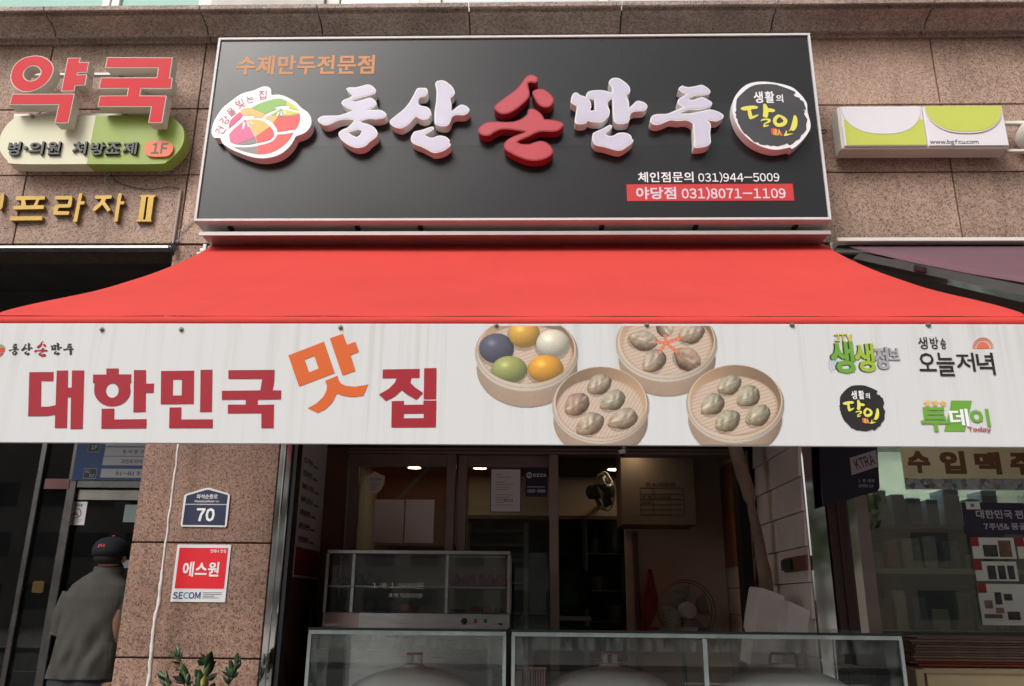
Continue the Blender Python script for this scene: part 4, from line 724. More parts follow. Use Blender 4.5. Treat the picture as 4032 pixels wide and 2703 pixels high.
LT['san'] = dict(o=(1530, 300), s=340 / 1568, loops=[[(530,222),(600,215),(680,222),(710,260),(705,320),(660,372),(565,390,1),(540,440),(545,510),(590,540),(690,560),(750,605),(775,680),(750,740),(700,785),(630,795),(560,775),(498,740,1),(440,800),(350,890),(250,945),(190,952),(100,925),(35,870),(20,825),(60,775),(160,695),(270,605),(370,490),(450,350),(500,255)],
  [(845,150),(870,100),(940,80),(1010,85),(1090,135),(1160,200),(1198,280),(1190,340),(1120,408,1),(1140,500),(1142,570),(1135,640,1),(1170,620),(1250,555),(1320,520),(1400,540),(1460,590),(1465,640),(1420,690),(1350,712),(1220,712),(1150,750),(1125,820),(1095,880),(1040,912),(940,910),(860,880),(835,840),(835,640),(860,480),(870,300),(865,220)],
  [(470,1010),(600,980),(700,945),(780,920),(820,930),(815,970),(740,1020),(660,1068,1),(720,1105),(800,1118),(880,1090),(950,1082),(1050,1110),(1110,1170),(1100,1210,1),(1128,1250),(1090,1300),(1000,1360),(900,1390),(810,1395),(720,1350),(590,1285),(480,1245),(415,1190),(405,1120),(430,1060)]])
LT['son'] = dict(o=(1870, 280), s=360 / 1447, loops=[[(298,570,1),(350,515),(440,445),(560,360),(660,280),(740,180),(800,100),(860,62),(920,62),(980,95),(995,145),(970,185),(920,188),(880,180),(838,200,1),(850,270),(865,350),(845,430),(770,510),(660,600),(560,660),(450,685),(380,665),(320,620)],
  [(907,340),(950,300),(1040,280),(1100,295),(1190,360),(1245,430),(1245,490),(1200,555),(1150,575),(1070,572),(1000,525),(940,430)],
  [(50,930),(90,870),(180,815),(320,800),(480,808),(620,800),(740,755),(825,690,1),(840,620),(890,595),(960,612),(1050,680),(1100,765,1),(1200,770),(1330,795),(1400,835),(1385,890),(1310,950),(1200,962),(1060,958),(960,985),(840,1045),(710,1100),(672,1130,1),(740,1155),(860,1155),(950,1125),(1040,1108),(1120,1125),(1200,1190),(1238,1270),(1200,1340),(1100,1395),(960,1422),(830,1410),(720,1375),(580,1310),(480,1245),(458,1175),(490,1110),(570,1055),(700,1000),(800,965,1),(680,945),(520,925),(400,930),(310,970),(240,1015),(170,1028),(100,1010),(60,975)]])
LT['man'] = dict(o=(2230, 290), s=340 / 1568, loops=[[(80,490),(95,420),(130,360),(180,345),(225,370),(245,390,1),(300,408),(350,425,1),(360,380),(400,330),(480,308),(620,302),(740,322),(830,355,1),(825,260),(780,200),(772,150),(820,95),(890,80),(970,95),(1080,170),(1140,235),(1160,300),(1145,350),(1090,400,1),(1130,490),(1140,560),(1135,625,1),(1210,560),(1270,505),(1330,498),(1420,530),(1470,585),(1460,630),(1400,680),(1300,690),(1220,700),(1165,745),(1150,820),(1130,880),(1060,912),(930,912),(870,870),(852,800),(842,640),(838,560),(832,455,1),(770,500),(748,550),(770,620),(790,690),(770,770),(710,840),(640,885),(540,888),(450,880),(388,858,1),(360,900),(300,922),(200,922),(160,890),(155,820),(175,700),(188,595,1),(130,565),(85,530)],
  [(400,460,1),(505,475,1),(518,665,1),(415,678,1),(450,620),(450,560),(430,500)],
  [(490,1080),(560,1045),(660,1000),(770,940),(825,940),(825,980),(770,1040),(705,1105,1),(770,1130),(850,1130),(920,1090),(1000,1072),(1080,1080),(1150,1110),(1185,1150),(1185,1180,1),(1218,1220),(1180,1275),(1080,1350),(1010,1390),(930,1402),(800,1370),(680,1335),(540,1305),(480,1240),(468,1170),(475,1110)]])
LT['du'] = dict(o=(2540, 310), s=330 / 1617, loops=[[(645,195),(680,155),(720,138),(790,160),(850,165),(980,145),(1080,122),(1150,145),(1230,200),(1262,250),(1240,290),(1160,322),(1010,325),(920,345),(832,400,1),(900,412),(980,395),(1100,362),(1200,400),(1280,450),(1295,490),(1260,535),(1150,580),(1010,602),(880,595),(790,620),(665,672,1),(780,675),(900,665),(1080,630),(1260,597),(1400,635),(1490,685),(1518,725),(1490,770),(1390,825),(1300,820),(1190,802,1),(1250,850),(1270,920),(1258,1040),(1268,1180),(1260,1250),(1200,1300),(1120,1325),(980,1338),(942,1310),(945,1200),(930,1000),(925,880,1),(850,825),(760,808),(640,820),(490,808),(400,840),(290,885),(210,895),(140,875),(100,830),(105,770),(150,710),(250,685),(420,680),(560,625),(732,555,1),(660,510),(625,455),(640,405),(720,350),(798,305,1),(720,270),(655,220)]])
BADGE = dict(o=(2860, 310), s=350 / 1663)
BADGE['outer'] = [(115,600),(120,470),(150,360),(240,230),(370,120),(520,70),(680,58),(860,72),(1060,110),(1220,160),(1340,250),(1450,370),(1510,480),(1515,600),(1545,720),(1575,850),(1560,960),(1480,1090),(1390,1190),(1290,1280),(1225,1315,1),(1195,1290,1),(1130,1300),(970,1330),(820,1320),(650,1270),(480,1180),(340,1060),(230,920),(160,780)]
BADGE['ink'] = [(p[0], p[1], 1) for p in [(190,400),(180,520),(185,600),(160,640),(185,670),(175,730),(205,760),(215,830),(245,880),(260,920),(290,970),(335,1030),(360,1040),(440,1110),(520,1190),(600,1200),(620,1230),(720,1250),(770,1240),(830,1265),(880,1255),(960,1272),(1030,1250),(1080,1240),(1135,1212),(1180,1252),(1250,1215),(1290,1170),(1370,1130),(1400,1060),(1450,1020),(1495,960),(1490,860),(1515,770),(1450,660),(1470,620),(1420,570),(1485,600),(1480,540),(1440,430),(1380,400),(1370,365),(1290,340),(1250,300),(1290,280),(1280,245),(1130,185),(1030,150),(940,120),(850,107),(760,105),(640,108),(560,118),(500,135),(430,168),(370,210),(300,270),(230,340)]]
BADGE['gold'] = [[[(265,575),(300,540),(400,520),(520,513),(590,540),(560,570),(470,580),(460,600,1),(470,650),(490,705),(540,690),(600,678,1),(590,700),(520,745),(450,768),(425,745),(405,680),(395,600,1),(320,602)]],
  [[(685,500),(710,478),(740,490),(765,530),(785,565,1),(850,570),(905,595),(900,625),(850,635),(785,628,1),(780,690),(765,730),(730,738),(680,710),(680,690),(690,600)]],
  [[(640,800),(670,765),(740,755),(810,760),(828,795),(800,830),(740,850),(725,880),(795,870,1),(780,895),(710,912),(690,905),(700,850),(760,815),(775,790),(720,785)]],
  [[(900,720),(960,680),(1010,690),(1080,720),(1135,780),(1125,850),(1070,895),(990,912),(920,890),(875,830),(872,770)], [(935,800),(960,750),(1000,730),(1050,770),(1065,805),(1030,832),(975,843),(945,830)]],
  [[(1265,695),(1310,720),(1328,800),(1318,900),(1280,965),(1240,985),(1210,970,1),(1160,995,1),(1200,920),(1235,800)]],
  [[(1110,975),(1130,1000),(1125,1045,1),(1180,1035),(1260,1040,1),(1190,1055),(1120,1078),(1075,1078),(1080,1050),(1105,1010)]]]
BADGE['seal'] = [(835,945),(870,937),(920,940),(960,960),(1010,990),(1030,1030),(1055,1060),(1040,1080),(990,1075),(930,1075),(890,1055),(850,1050),(838,1000)]
LOGO = dict(o=(820, 320), s=440 / 1971)
LOGO['outer'] = [(65,940),(60,860),(90,740),(150,620),(250,480),(380,370),(560,240),(680,195),(800,165),(900,120),(990,95),(1060,105),(1105,150),(1115,250,1),(1180,240),(1280,245),(1420,300),(1540,370),(1640,470),(1740,540),(1800,620),(1820,720),(1790,820),(1720,900),(1630,945),(1540,975,1),(1500,1060),(1420,1170),(1300,1270),(1150,1335),(950,1362),(750,1335),(560,1270),(400,1200),(290,1130),(240,1080),(220,1020),(180,1000),(110,1000)]
LOGO['bits'] = [('pink', [(365,840,1),(370,770),(400,690),(470,620),(555,550,1),(612,605,1),(570,660),(480,745)]),
  ('orange', [(560,548,1),(620,490),(750,470,1),(900,545),(1010,582,1),(950,650,1),(880,648),(800,640,1),(800,605,1),(720,608),(618,604,1)]),
  ('green', [(765,470,1),(900,400),(1060,345),(1200,315),(1300,315),(1388,355,1),(1360,430,1),(1280,435),(1190,455),(1180,485),(1210,500,1),(1100,540),(1015,580,1),(900,543)]),
  ('lime', [(1394,360,1),(1480,400),(1560,460),(1600,520,1),(1500,500),(1422,480,1),(1420,440),(1366,430,1)]),
  ('rose', [(370,940,1),(450,850),(560,760),(640,690,1),(668,690,1),(828,992,1),(510,1118,1),(430,1100),(385,1070,1)]),
  ('orange', [(674,678,1),(720,682),(860,682),(980,712),(1060,770),(1093,805,1),(838,984,1)]),
  ('red', [(1098,808,1),(1140,870),(1160,930),(1130,1000),(1050,1050),(862,1094,1),(842,990,1)]),
  ('grey', [(834,997,1),(856,1095,1),(700,1125),(514,1121,1)]),
  ('orange', [(1000,665,1),(1080,612),(1200,618),(1240,622,1),(1145,748,1),(1070,690)]),
  ('green', [(1105,600,1),(1200,540),(1250,508),(1290,480,1),(1318,520,1),(1306,618,1),(1240,617)]),
  ('lime', [(1322,502,1),(1370,510),(1480,535),(1610,570,1),(1480,600),(1312,618,1)]),
  ('red', [(1247,626,1),(1400,622),(1530,602),(1615,580,1),(1615,680),(1590,770),(1535,855,1),(1400,870),(1225,900,1),(1200,830),(1147,753,1)]),
  ('red', [(1225,945,1),(1370,935),(1500,912,1),(1430,1030),(1320,1140),(1180,1230),(1030,1280),(878,1292,1),(868,1145,1),(1050,1100),(1160,1040),(1210,970)]),
  ('grey', [(450,1160,1),(600,1172),(750,1165),(862,1147,1),(872,1290,1),(750,1270),(600,1230),(500,1190)])]
LOGO['ticks'] = [[(618,725),(655,730),(636,850),(598,852)], [(678,735),(712,725),(730,810),(700,818)], [(722,718),(745,712),(803,765),(775,775)],
  [(1235,548),(1262,545),(1232,620),(1198,618)], [(1285,540),(1308,535),(1310,618),(1275,618)], [(1335,535),(1365,530),(1380,580),(1355,585)]]

# ------------------------------------------------------------------ main signboard
SY = 3.85                                 # face of the black panel
LY = 3.785                                # face of the raised letters
sx0, sx1, sz0, sz1 = -1.748, 1.502, 3.360, 4.476
sign = thing('main_signboard', ((sx0 + sx1) / 2, W, sz0), 'long black dumpling shop signboard with raised white and red brush letters', 'sign')
panel_m = pm('charcoal_sign_panel', (0.013, 0.013, 0.014, 1), 0.26, spec=0.40, var=0.10, vscale=1.5)
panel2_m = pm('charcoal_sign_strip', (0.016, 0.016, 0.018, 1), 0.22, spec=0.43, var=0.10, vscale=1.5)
box('panel', panel_m, sign, sx0 + 0.012, sx1 - 0.012, SY, SY + 0.05, sz0 + 0.012, sz1 - 0.012)
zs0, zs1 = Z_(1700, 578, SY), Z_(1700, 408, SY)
box('lettering_strip', panel2_m, sign, X_(1200, 490, SY), X_(2880, 490, SY), SY - 0.0007, SY + 0.002, zs0, zs1)  # overlay strip, slightly paler and glossier, stands in for reflection bands
fr = MB()
fr.box(sx0, sx1, SY - 0.010, SY + 0.20, sz1 - 0.012, sz1); fr.box(sx0, sx1, SY - 0.010, SY + 0.20, sz0, sz0 + 0.012)
fr.box(sx0, sx0 + 0.012, SY - 0.010, SY + 0.20, sz0 + 0.0125, sz1 - 0.0125); fr.box(sx1 - 0.012, sx1, SY - 0.010, SY + 0.20, sz0 + 0.0125, sz1 - 0.0125)
fr.build('frame', pm('sign_frame_white', (0.62, 0.61, 0.60, 1), 0.4, var=0.06), sign)
box('back_box', ALU, sign, sx0 + 0.02, sx1 - 0.02, SY + 0.055, W - 0.06, sz0 + 0.014, sz1 - 0.014)
for px in (910, 1409, 1656, 2369, 2738, 3130):
    x = X_(px, 895, 3.92)
    box('fixing_tab', BLACK, sign, x - 0.012, x + 0.012, 3.90, 3.945, sz0 - 0.011, sz0 - 0.001)
for x in (-1.2, -0.1, 1.0):
    box('wall_bracket', ALU, sign, x - 0.02, x + 0.02, W - 0.062, W - 0.002, 3.6, 4.3)
white_return = pm('white_letter_return', (0.74, 0.735, 0.72, 1), 0.42, var=0.06, vscale=9)
lav = pm('lavender_acrylic', (0.545, 0.53, 0.645, 1), 0.32, spec=0.45, var=0.07, vscale=7)
red_return = pm('red_letter_return', (0.32, 0.030, 0.040, 1), 0.35, var=0.08, vscale=9)
red_face = pm('red_acrylic', (0.46, 0.050, 0.068, 1), 0.30, spec=0.45, var=0.05, vscale=7)
for key in ('dong', 'san', 'son', 'man', 'du'):
    d = LT[key]
    loops = [world_loop(tr(l, *d['o'], d['s']), LY) for l in d['loops']]
    rm, fm = (red_return, red_face) if key == 'son' else (white_return, lav)
    letter = fill('channel_letter', loops, LY, SY - LY - 0.004, rm, sign, smooth=True)
    # holes must grow when the outline shrinks
    def ar(p): return sum(p[i - 1][0] * p[i][1] - p[i][0] * p[i - 1][1] for i in range(len(p))) / 2
    hole = {'dong': 1, 'man': 1}.get(key)
    inner = [inset_loop(l, 0.0065 if i != hole else -0.0065) for i, l in enumerate(loops)]
    fill('letter_face', inner, LY - 0.0015, 0.001, fm, letter)
# dumpling emblem
LC = {'pink': pm('print_pink', rgb(214, 92, 128), 0.4), 'rose': pm('print_rose', rgb(226, 108, 146), 0.4), 'orange': pm('print_orange', rgb(243, 186, 112), 0.4),
      'green': pm('print_green', rgb(140, 186, 100), 0.4), 'lime': pm('print_lime', rgb(206, 208, 96), 0.4), 'red': pm('print_red', rgb(222, 92, 88), 0.4), 'grey': pm('print_grey', rgb(150, 147, 144), 0.5)}
gloss_white = pm('gloss_white_acrylic', (0.78, 0.77, 0.78, 1), 0.30, spec=0.5, var=0.03)
wh = pm('white_print', (0.80, 0.79, 0.80, 1), 0.4)
lo = world_loop(tr(LOGO['outer'], *LOGO['o'], LOGO['s']), LY)
logo = fill('dumpling_emblem', [lo], LY, SY - LY - 0.004, gloss_white, sign, smooth=True)
for k, pts in LOGO['bits']:
    fill('emblem_colour', [world_loop(tr(pts, *LOGO['o'], LOGO['s']), LY)], LY - 0.0018, 0.0012, LC[k], logo)
for pts in LOGO['ticks']:
    fill('emblem_tick', [flat_loop(tr(pts, *LOGO['o'], LOGO['s']), LY)], LY - 0.0032, 0.0012, wh, logo)
pink_ink = pm('pink_print', rgb(196, 98, 118), 0.5)
for ch, x, y, a, h in (('건', 212, 868, 62, 150), ('강', 292, 690, 48, 150), ('을', 405, 545, 40, 140), ('빚', 562, 398, 27, 165), ('는', 735, 322, 14, 125), ('집', 955, 245, 4, 155)):
    text_rot(ch, LOGO['o'][0] + x * LOGO['s'], LOGO['o'][1] + y * LOGO['s'], h * LOGO['s'], LY - 0.001, a, pink_ink, logo, bold=0.0, wk=0.95)
# round television badge
bo, bs = BADGE['o'], BADGE['s']
badge = fill('round_badge', [world_loop(tr(BADGE['outer'], *bo, bs), LY)], LY, SY - LY - 0.004, gloss_white, sign, smooth=True)
ink_m = pm('badge_black', (0.045, 0.045, 0.048, 1), 0.35, spec=0.6, var=0.1)
gold_m = pm('badge_yellow', rgb(222, 214, 98), 0.45)
seal_m = pm('badge_red', rgb(214, 78, 64), 0.45)
def badge_art(parent, f, Y, inkm):
    fill('badge_ink', [[f(p) for p in BADGE['ink']]], Y - 0.0016, 0.001, inkm, parent)
    for lp in BADGE['gold']:
        fill('badge_lettering', [[f(q) for q in smooth_loop(l)] for l in lp], Y - 0.003, 0.001, gold_m, parent)
    fill('badge_seal', [[f(q) for q in smooth_loop(BADGE['seal'])]], Y - 0.003, 0.001, seal_m, parent)
    def wb(a, b, c, d):
        p, q = f((a, b)), f((c, d)); return (p[0], q[0], q[1], p[1])
    text('생', None, Y - 0.0026, wh, parent, bold=0.02, world_box=wb(500, 250, 692, 465))
    text('활', None, Y - 0.0026, wh, parent, bold=0.02, world_box=wb(708, 245, 905, 462))
    text('의', None, Y - 0.0026, wh, parent, bold=0.02, world_box=wb(920, 305, 1066, 452))
    text('達人', None, Y - 0.004, gold_m, parent, bold=0.0, world_box=wb(860, 950, 1035, 1070))
badge_art(badge, lambda p: (lambda q: (q.x, q.z))(at(bo[0] + p[0] * bs, bo[1] + p[1] * bs, LY)), LY, ink_m)
# flat lettering on the panel
tan_m = pm('tan_print', rgb(196, 134, 88), 0.5)
text('수제만두전문점', (900 + 125 * .26507, 190 + 108 * .26507, 900 + 2170 * .26507, 190 + 396 * .26507), SY - 0.001, tan_m, sign, bold=0.026)
white_ink = pm('white_vinyl', (0.80, 0.79, 0.79, 1), 0.45)
lil_ink = pm('lilac_vinyl', (0.66, 0.60, 0.68, 1), 0.45)
def q3(a, b, c, d): return (1850 + a * .62, 250 + b * .62, 1850 + c * .62, 250 + d * .62)
text('체인점문의', q3(1068, 690, 1420, 756), SY - 0.001, white_ink, sign, bold=0.014)
text('031)944-5009', q3(1450, 690, 1966, 758), SY - 0.001, white_ink, sign, bold=0.006)
bandm = pm('red_vinyl', rgb(196, 62, 62), 0.42)
b0 = at(1850 + 995 * .62, 250 + 770 * .62, SY); b1 = at(1850 + 2060 * .62, 250 + 873 * .62, SY)
bnd = box('red_band', bandm, sign, b0.x, b1.x, SY - 0.0022, SY + 0.001, b1.z, b0.z)
text('야당점', q3(1055, 786, 1310, 864), SY - 0.003, lil_ink, sign, bold=0.022)
text('031)8071-1109', q3(1345, 786, 2006, 866), SY - 0.003, lil_ink, sign, bold=0.016)
# ------------------------------------------------------------------ pharmacy sign: capsule board with two red letters in front
PY, CYp = 3.985, 4.075                    # letter faces, capsule face
k4 = 780 / 2224
def c4(pts): return [(p[0] * k4, 430 + p[1] * k4) + tuple(p[2:]) for p in pts]
pharm = thing('pharmacy_sign', (-2.6, W, 3.8), 'cream and green capsule pharmacy sign with two big red letters on the granite', 'sign')
cream = pm('cream_enamel', rgb(214, 210, 182), 0.45, var=0.05, vscale=5)
leaf_green = pm('green_enamel', rgb(146, 166, 78), 0.42, var=0.06, vscale=5)
tl = [(1078, 72, 1), (240, 76), (150, 110), (60, 200), (5, 300), (-12, 400), (12, 490), (80, 575), (180, 616), (975, 618, 1)]
tr_ = [(1080, 72, 1), (977, 618, 1), (1750, 617), (1880, 585), (1980, 500), (2050, 400), (2068, 290), (2040, 190), (1950, 108), (1840, 74)]
cap = fill('capsule_half', [world_loop(c4(tl), CYp)], CYp, 0.085, cream, pharm, smooth=True)
cap2 = fill('capsule_half', [world_loop(c4(tr_), CYp)], CYp, 0.085, leaf_green, pharm, smooth=True)
grey_let = pm('grey_letter', (0.115, 0.115, 0.11, 1), 0.5, var=0.1)
for ch, b in (('병', (105, 382, 245, 535)), ('·', (282, 430, 320, 468)), ('의', (338, 380, 505, 525)), ('원', (540, 380, 692, 525)), ('처', (828, 380, 985, 522)), ('방', (1032, 385, 1190, 532)), ('조', (1200, 388, 1358, 520)), ('제', (1390, 384, 1550, 522))):
    text(ch, (b[0] * k4, 430 + b[1] * k4, b[2] * k4, 430 + b[3] * k4), CYp - 0.0005, grey_let, pharm, bold=0.020, thick=0.016, name='raised_letter')
oval = [(1700, 358), (1850, 358), (1905, 375), (1940, 420), (1935, 470), (1895, 520), (1840, 533), (1710, 533), (1650, 515), (1620, 460), (1630, 410), (1660, 372)]
ov = fill('floor_plate', [world_loop(c4(oval), CYp - 0.014)], CYp - 0.014, 0.013, pm('orange_plate', rgb(224, 118, 84), 0.45, var=0.04), pharm, smooth=True)
text('1F', (1702 * k4, 430 + 382 * k4, 1886 * k4, 430 + 500 * k4), CYp - 0.0145, grey_let, ov, bold=0.02)
pink_face = pm('red_pink_acrylic', rgb(200, 44, 52), 0.5, spec=0.15, var=0.06, vscale=5)
cream_ret = pm('cream_return', rgb(206, 200, 188), 0.5, var=0.10, vscale=8)
k1 = 380 / 1610
def c1(pts): return [(p[0] * k1, 190 + p[1] * k1) + tuple(p[2:]) for p in pts]
k2 = 400 / 1695
def c2(pts): return [(360 + p[0] * k2, 190 + p[1] * k2, 1) for p in pts]
ring = [(175,460),(200,360),(270,250),(400,165),(560,128),(690,135),(800,185),(870,260),(895,350),(870,450),(800,560),(690,650),(560,715),(450,730),(340,715),(240,650),(185,560)]
ringh = [(392,440),(420,370),(490,315),(570,302),(640,330),(678,390),(665,450),(610,515),(540,545),(470,540),(415,505)]
ya = [(1128,165,1),(1345,160,1),(1328,238,1),(1485,232,1),(1453,407,1),(1295,412,1),(1288,443,1),(1452,440,1),(1418,622,1),(1258,627,1),(1240,718,1),(1018,722,1)]
gi = [(205,765,1),(1245,762,1),(1140,1252,1),(912,1252,1),(975,948,1),(155,950,1)]
guk = [(260,152),(1358,158),(1305,498),(1355,496),(1330,680),(830,677),(808,793),(1255,795),(1178,1250),(948,1250),(995,980),(102,980),(140,795),(592,793),(612,677),(122,678),(160,493),(1085,493),(1112,335),(228,332)]
for parts in ([[c1(ring), c1(ringh)], [c1(ya)], [c1(gi)]], [[c2(guk)]]):
    solid = [world_loop(l, PY) for grp in parts for l in grp]
    letter = fill('channel_letter', solid, PY, 0.068, cream_ret, pharm, smooth=True)
    for grp in parts:
        fill('letter_face', [inset_loop(world_loop(l, PY), -0.005 if i else 0.005) for i, l in enumerate(grp)], PY - 0.0015, 0.001, pink_face, letter)
for (px, py) in ((140, 470), (280, 300), (255, 455), (480, 305), (500, 460), (640, 455)):
    q = at(px, py, 4.1)
    box('standoff_bar', ALU, pharm, q.x - 0.008, q.x + 0.008, PY + 0.07, W - 0.001, q.z - 0.008, q.z + 0.008)
box('mounting_rail', ALU_WHITE, pharm, X_(60, 290, 4.12), X_(660, 290, 4.12), 4.11, 4.135, Z_(300, 300, 4.12), Z_(300, 292, 4.12))
box('mounting_rail', ALU_WHITE, pharm, X_(60, 455, 4.12), X_(660, 455, 4.12), 4.11, 4.135, Z_(300, 462, 4.12), Z_(300, 452, 4.12))
# loose wires below the capsule
w = MB(); P = lambda x, y, Y=W - 0.012: at(x * k4, 430 + y * k4, Y)
w.tube([P(1170 + 27 + 27 * math.cos(t), 725 + 25 * math.sin(t)) for t in [i * 0.5 for i in range(14)]], 0.0022, 5)
w.tube([P(1185, 745), P(1172, 790), P(1178, 850), P(1200, 880), P(1222, 905)], 0.0022, 5)
w.tube([P(1190, 748), P(1185, 800), P(1210, 850), P(1248, 880)], 0.0022, 5)
tag(w.build('loose_cable', pm('pale_cable', (0.42, 0.40, 0.38, 1), 0.5), None, smooth='all'), 'short pale cable loop dangling under the green half of the capsule', 'cable')
w = MB().tube([P(1240, 735), P(1290, 800), P(1370, 845), P(1500, 880), P(1620, 900), P(1720, 905), P(1830, 885), P(1930, 873), P(1990, 885), P(2025, 910)], 0.0024, 6)
tag(w.build('black_cable', BLACK, None, smooth='all'), 'thin black cable sagging from the capsule sign to the conduit', 'cable')
w = MB().tube([P(2030, 915), P(1990, 1200), P(1945, 1500), P(1938, 1555)], 0.0085, 10)
tag(w.build('conduit_pipe', pm('pink_grey_conduit', (0.40, 0.31, 0.28, 1), 0.5, var=0.1), None, smooth=True), 'pinkish conduit pipe running down beside the gold letters', 'pipe')
w = MB()
w.tube([P(2200, 1225), P(2120, 1280), P(2050, 1340), P(2000, 1380), P(2010, 1440), P(2035, 1465), P(1990, 1478), P(1950, 1500)], 0.0022, 5)
w.tube([P(2200, 1225), P(2140, 1270), P(2070, 1340), P(2025, 1390), P(2030, 1450), P(1985, 1500), P(1930, 1560)], 0.0022, 5)
tag(w.build('white_cable', pm('pale_cable', (0.42, 0.40, 0.38, 1)), None, smooth='all'), 'pair of pale wires looping from the signboard corner to the conduit foot', 'cable')
w = MB()
random.seed(3)
for i in range(9):
    a = P(1955 + random.uniform(-25, 25), 1495 + random.uniform(-10, 10)); b = P(1930 + random.uniform(-30, 30), 1640 + random.uniform(-40, 40), W - 0.03)
    w.tube([a, (a + b) / 2 + Vector((random.uniform(-.03, .03), -.02, 0)), b], 0.003, 5)
tag(w.build('cable_tangle', BLACK, None, smooth='all'), 'tangle of taped black wire ends at the foot of the conduit', 'cable')

# ------------------------------------------------------------------ gold letters of the building name
gold = pm('gold_leaf_letter', (0.31, 0.20, 0.055, 1), 0.45, 0.6, var=0.22, vscale=9)
gold_side = gold
GY = W - 0.03
def gl(label, groups):
    o = fill('gold_letter', [world_loop([(p[0] * k4, 430 + p[1] * k4) + tuple(p[2:]) for p in l], GY, 3) for l in groups], GY, 0.028, gold, None, smooth=True)
    return tag(o, label, 'letter', 'gold letters of the building name')
def cc(l): return [(a, b, 1) for a, b in l]
gl('gold letter cut by the left edge of the picture, only one upright stroke', [cc([(4, 950), (46, 948), (40, 1020), (26, 1105), (10, 1128), (-14, 1128), (-2, 1060)])])
gl('gold letter with three horizontal bars, left of the other gold letters', [cc([(185, 978), (500, 976), (506, 985), (500, 1015), (440, 1020), (415, 1080), (488, 1081), (493, 1090), (486, 1122), (155, 1128), (148, 1120), (155, 1090), (235, 1085), (240, 1025), (178, 1022), (176, 990)]), cc([(282, 1020), (408, 1018), (377, 1082), (292, 1084)]), cc([(118, 1207), (470, 1203), (476, 1212), (470, 1248), (116, 1252), (110, 1244)])])
gl('gold letter with a stepped left part, second whole letter of the name', [cc([(622, 976), (805, 975), (812, 985), (806, 1060), (795, 1098), (780, 1106), (660, 1108), (643, 1146), (772, 1150), (778, 1158), (770, 1187), (600, 1188), (593, 1178), (602, 1110), (622, 1072), (760, 1068), (772, 1015), (622, 1016), (616, 1008)]), cc([(888, 946), (918, 946), (925, 956), (905, 1035), (944, 1035), (950, 1042), (944, 1070), (900, 1072), (865, 1258), (855, 1268), (828, 1266), (823, 1256)])])
gl('gold letter with two splayed legs beside an upright stroke', [cc([(1068, 972), (1250, 968), (1256, 976), (1248, 1004), (1188, 1010), (1176, 1040), (1241, 1128), (1232, 1142), (1205, 1150), (1148, 1072), (1066, 1145), (1048, 1145), (1041, 1130), (1052, 1108), (1125, 1040), (1140, 1008), (1068, 1008), (1062, 1000)]), cc([(1328, 946), (1360, 947), (1368, 956), (1352, 1035), (1390, 1035), (1396, 1042), (1390, 1069), (1346, 1072), (1320, 1256), (1311, 1266), (1283, 1264), (1278, 1254)])])
gl('gold Roman numeral two at the right end of the building name', [cc([(1575, 967), (1748, 965), (1743, 986), (1728, 988), (1692, 1243), (1700, 1247), (1697, 1263), (1526, 1263), (1530, 1247), (1548, 1243), (1586, 988), (1573, 986)]), cc([(1642, 988), (1664, 988), (1632, 1241), (1606, 1241)])])

# ------------------------------------------------------------------ lime and white light box on the right
RY = 4.06
kr = 932 / 1124
def r4(pts): return [(3100 + p[0] * kr, p[1] * kr) + tuple(p[2:]) for p in pts]
lime = thing('lime_light_box', (X_(3640, 500, W), W, 3.85), 'white light box with lime green half discs right of the main signboard', 'sign')
lime_m = pm('lime_acrylic', rgb(192, 200, 92), 0.32, var=0.03)
lw_m = pm('milk_acrylic', (0.72, 0.69, 0.72, 1), 0.32, var=0.03)
shell = pm('cream_box_shell', (0.68, 0.65, 0.58, 1), 0.45, var=0.06)
a, b, c, d = at(3100 + 236 * kr, 512 * kr, RY), at(3100 + 1018 * kr, 500 * kr, RY), at(3100 + 1056 * kr, 698 * kr, RY), at(3100 + 262 * kr, 715 * kr, RY)
lx0, lx1, lz0, lz1 = (a.x + d.x) / 2, (b.x + c.x) / 2, (c.z + d.z) / 2, (a.z + b.z) / 2
box('shell', shell, lime, lx0, lx1, RY, RY + 0.105, lz0, lz1, bevel=0.006)
mid = X_(3100 + 650 * kr, 600 * kr, RY)
m_ = 0.010
lp = box('left_panel', lw_m, lime, lx0 + m_, mid - 0.003, RY - 0.012, RY - 0.0005, lz0 + m_, lz1 - 0.006, bevel=0.004)
rp = box('right_panel', lw_m, lime, mid + 0.003, lx1 - 0.006, RY - 0.010, RY - 0.0005, lz0 + m_, lz1 - 0.006, bevel=0.004)
zc, zb = lz1 - 0.006, lz0 + m_
def halfdisc(x0, x1, top, drop, n=28):
    return [(x0, top)] + [((x0 + x1) / 2 - (x1 - x0) / 2 * math.cos(math.pi * i / n), top - drop * (1 - (abs(math.cos(math.pi * i / n))) ** 2.6) ** 0.5 ) for i in range(1, n)] + [(x1, top)]
hd = halfdisc(lx0 + m_ + 0.003, mid - 0.012, zc - 0.006, 0.165)
xa, xb = lx0 + m_ + 0.012, mid - 0.008
top_l = zc - 0.115
low = [(xa, zb + 0.006), (xb, zb + 0.006), (xb, top_l + 0.03)] + [p for p in reversed(hd[1:-1]) if p[1] < top_l + 0.03 and xa < p[0] < xb] + [(xa, top_l + 0.03)]
fill('lime_field', [low], RY - 0.0135, 0.001, lime_m, lp)
hd2 = halfdisc(mid + 0.008, lx1 - 0.012, zc - 0.004, 0.170)
fill('white_disc_rim', [hd2], RY - 0.016, 0.006, pm('cream_box_shell', (0.68, 0.65, 0.58, 1)), rp, smooth=True)
fill('lime_disc', [halfdisc(mid + 0.012, lx1 - 0.016, zc - 0.004, 0.160)], RY - 0.0175, 0.001, lime_m, rp)
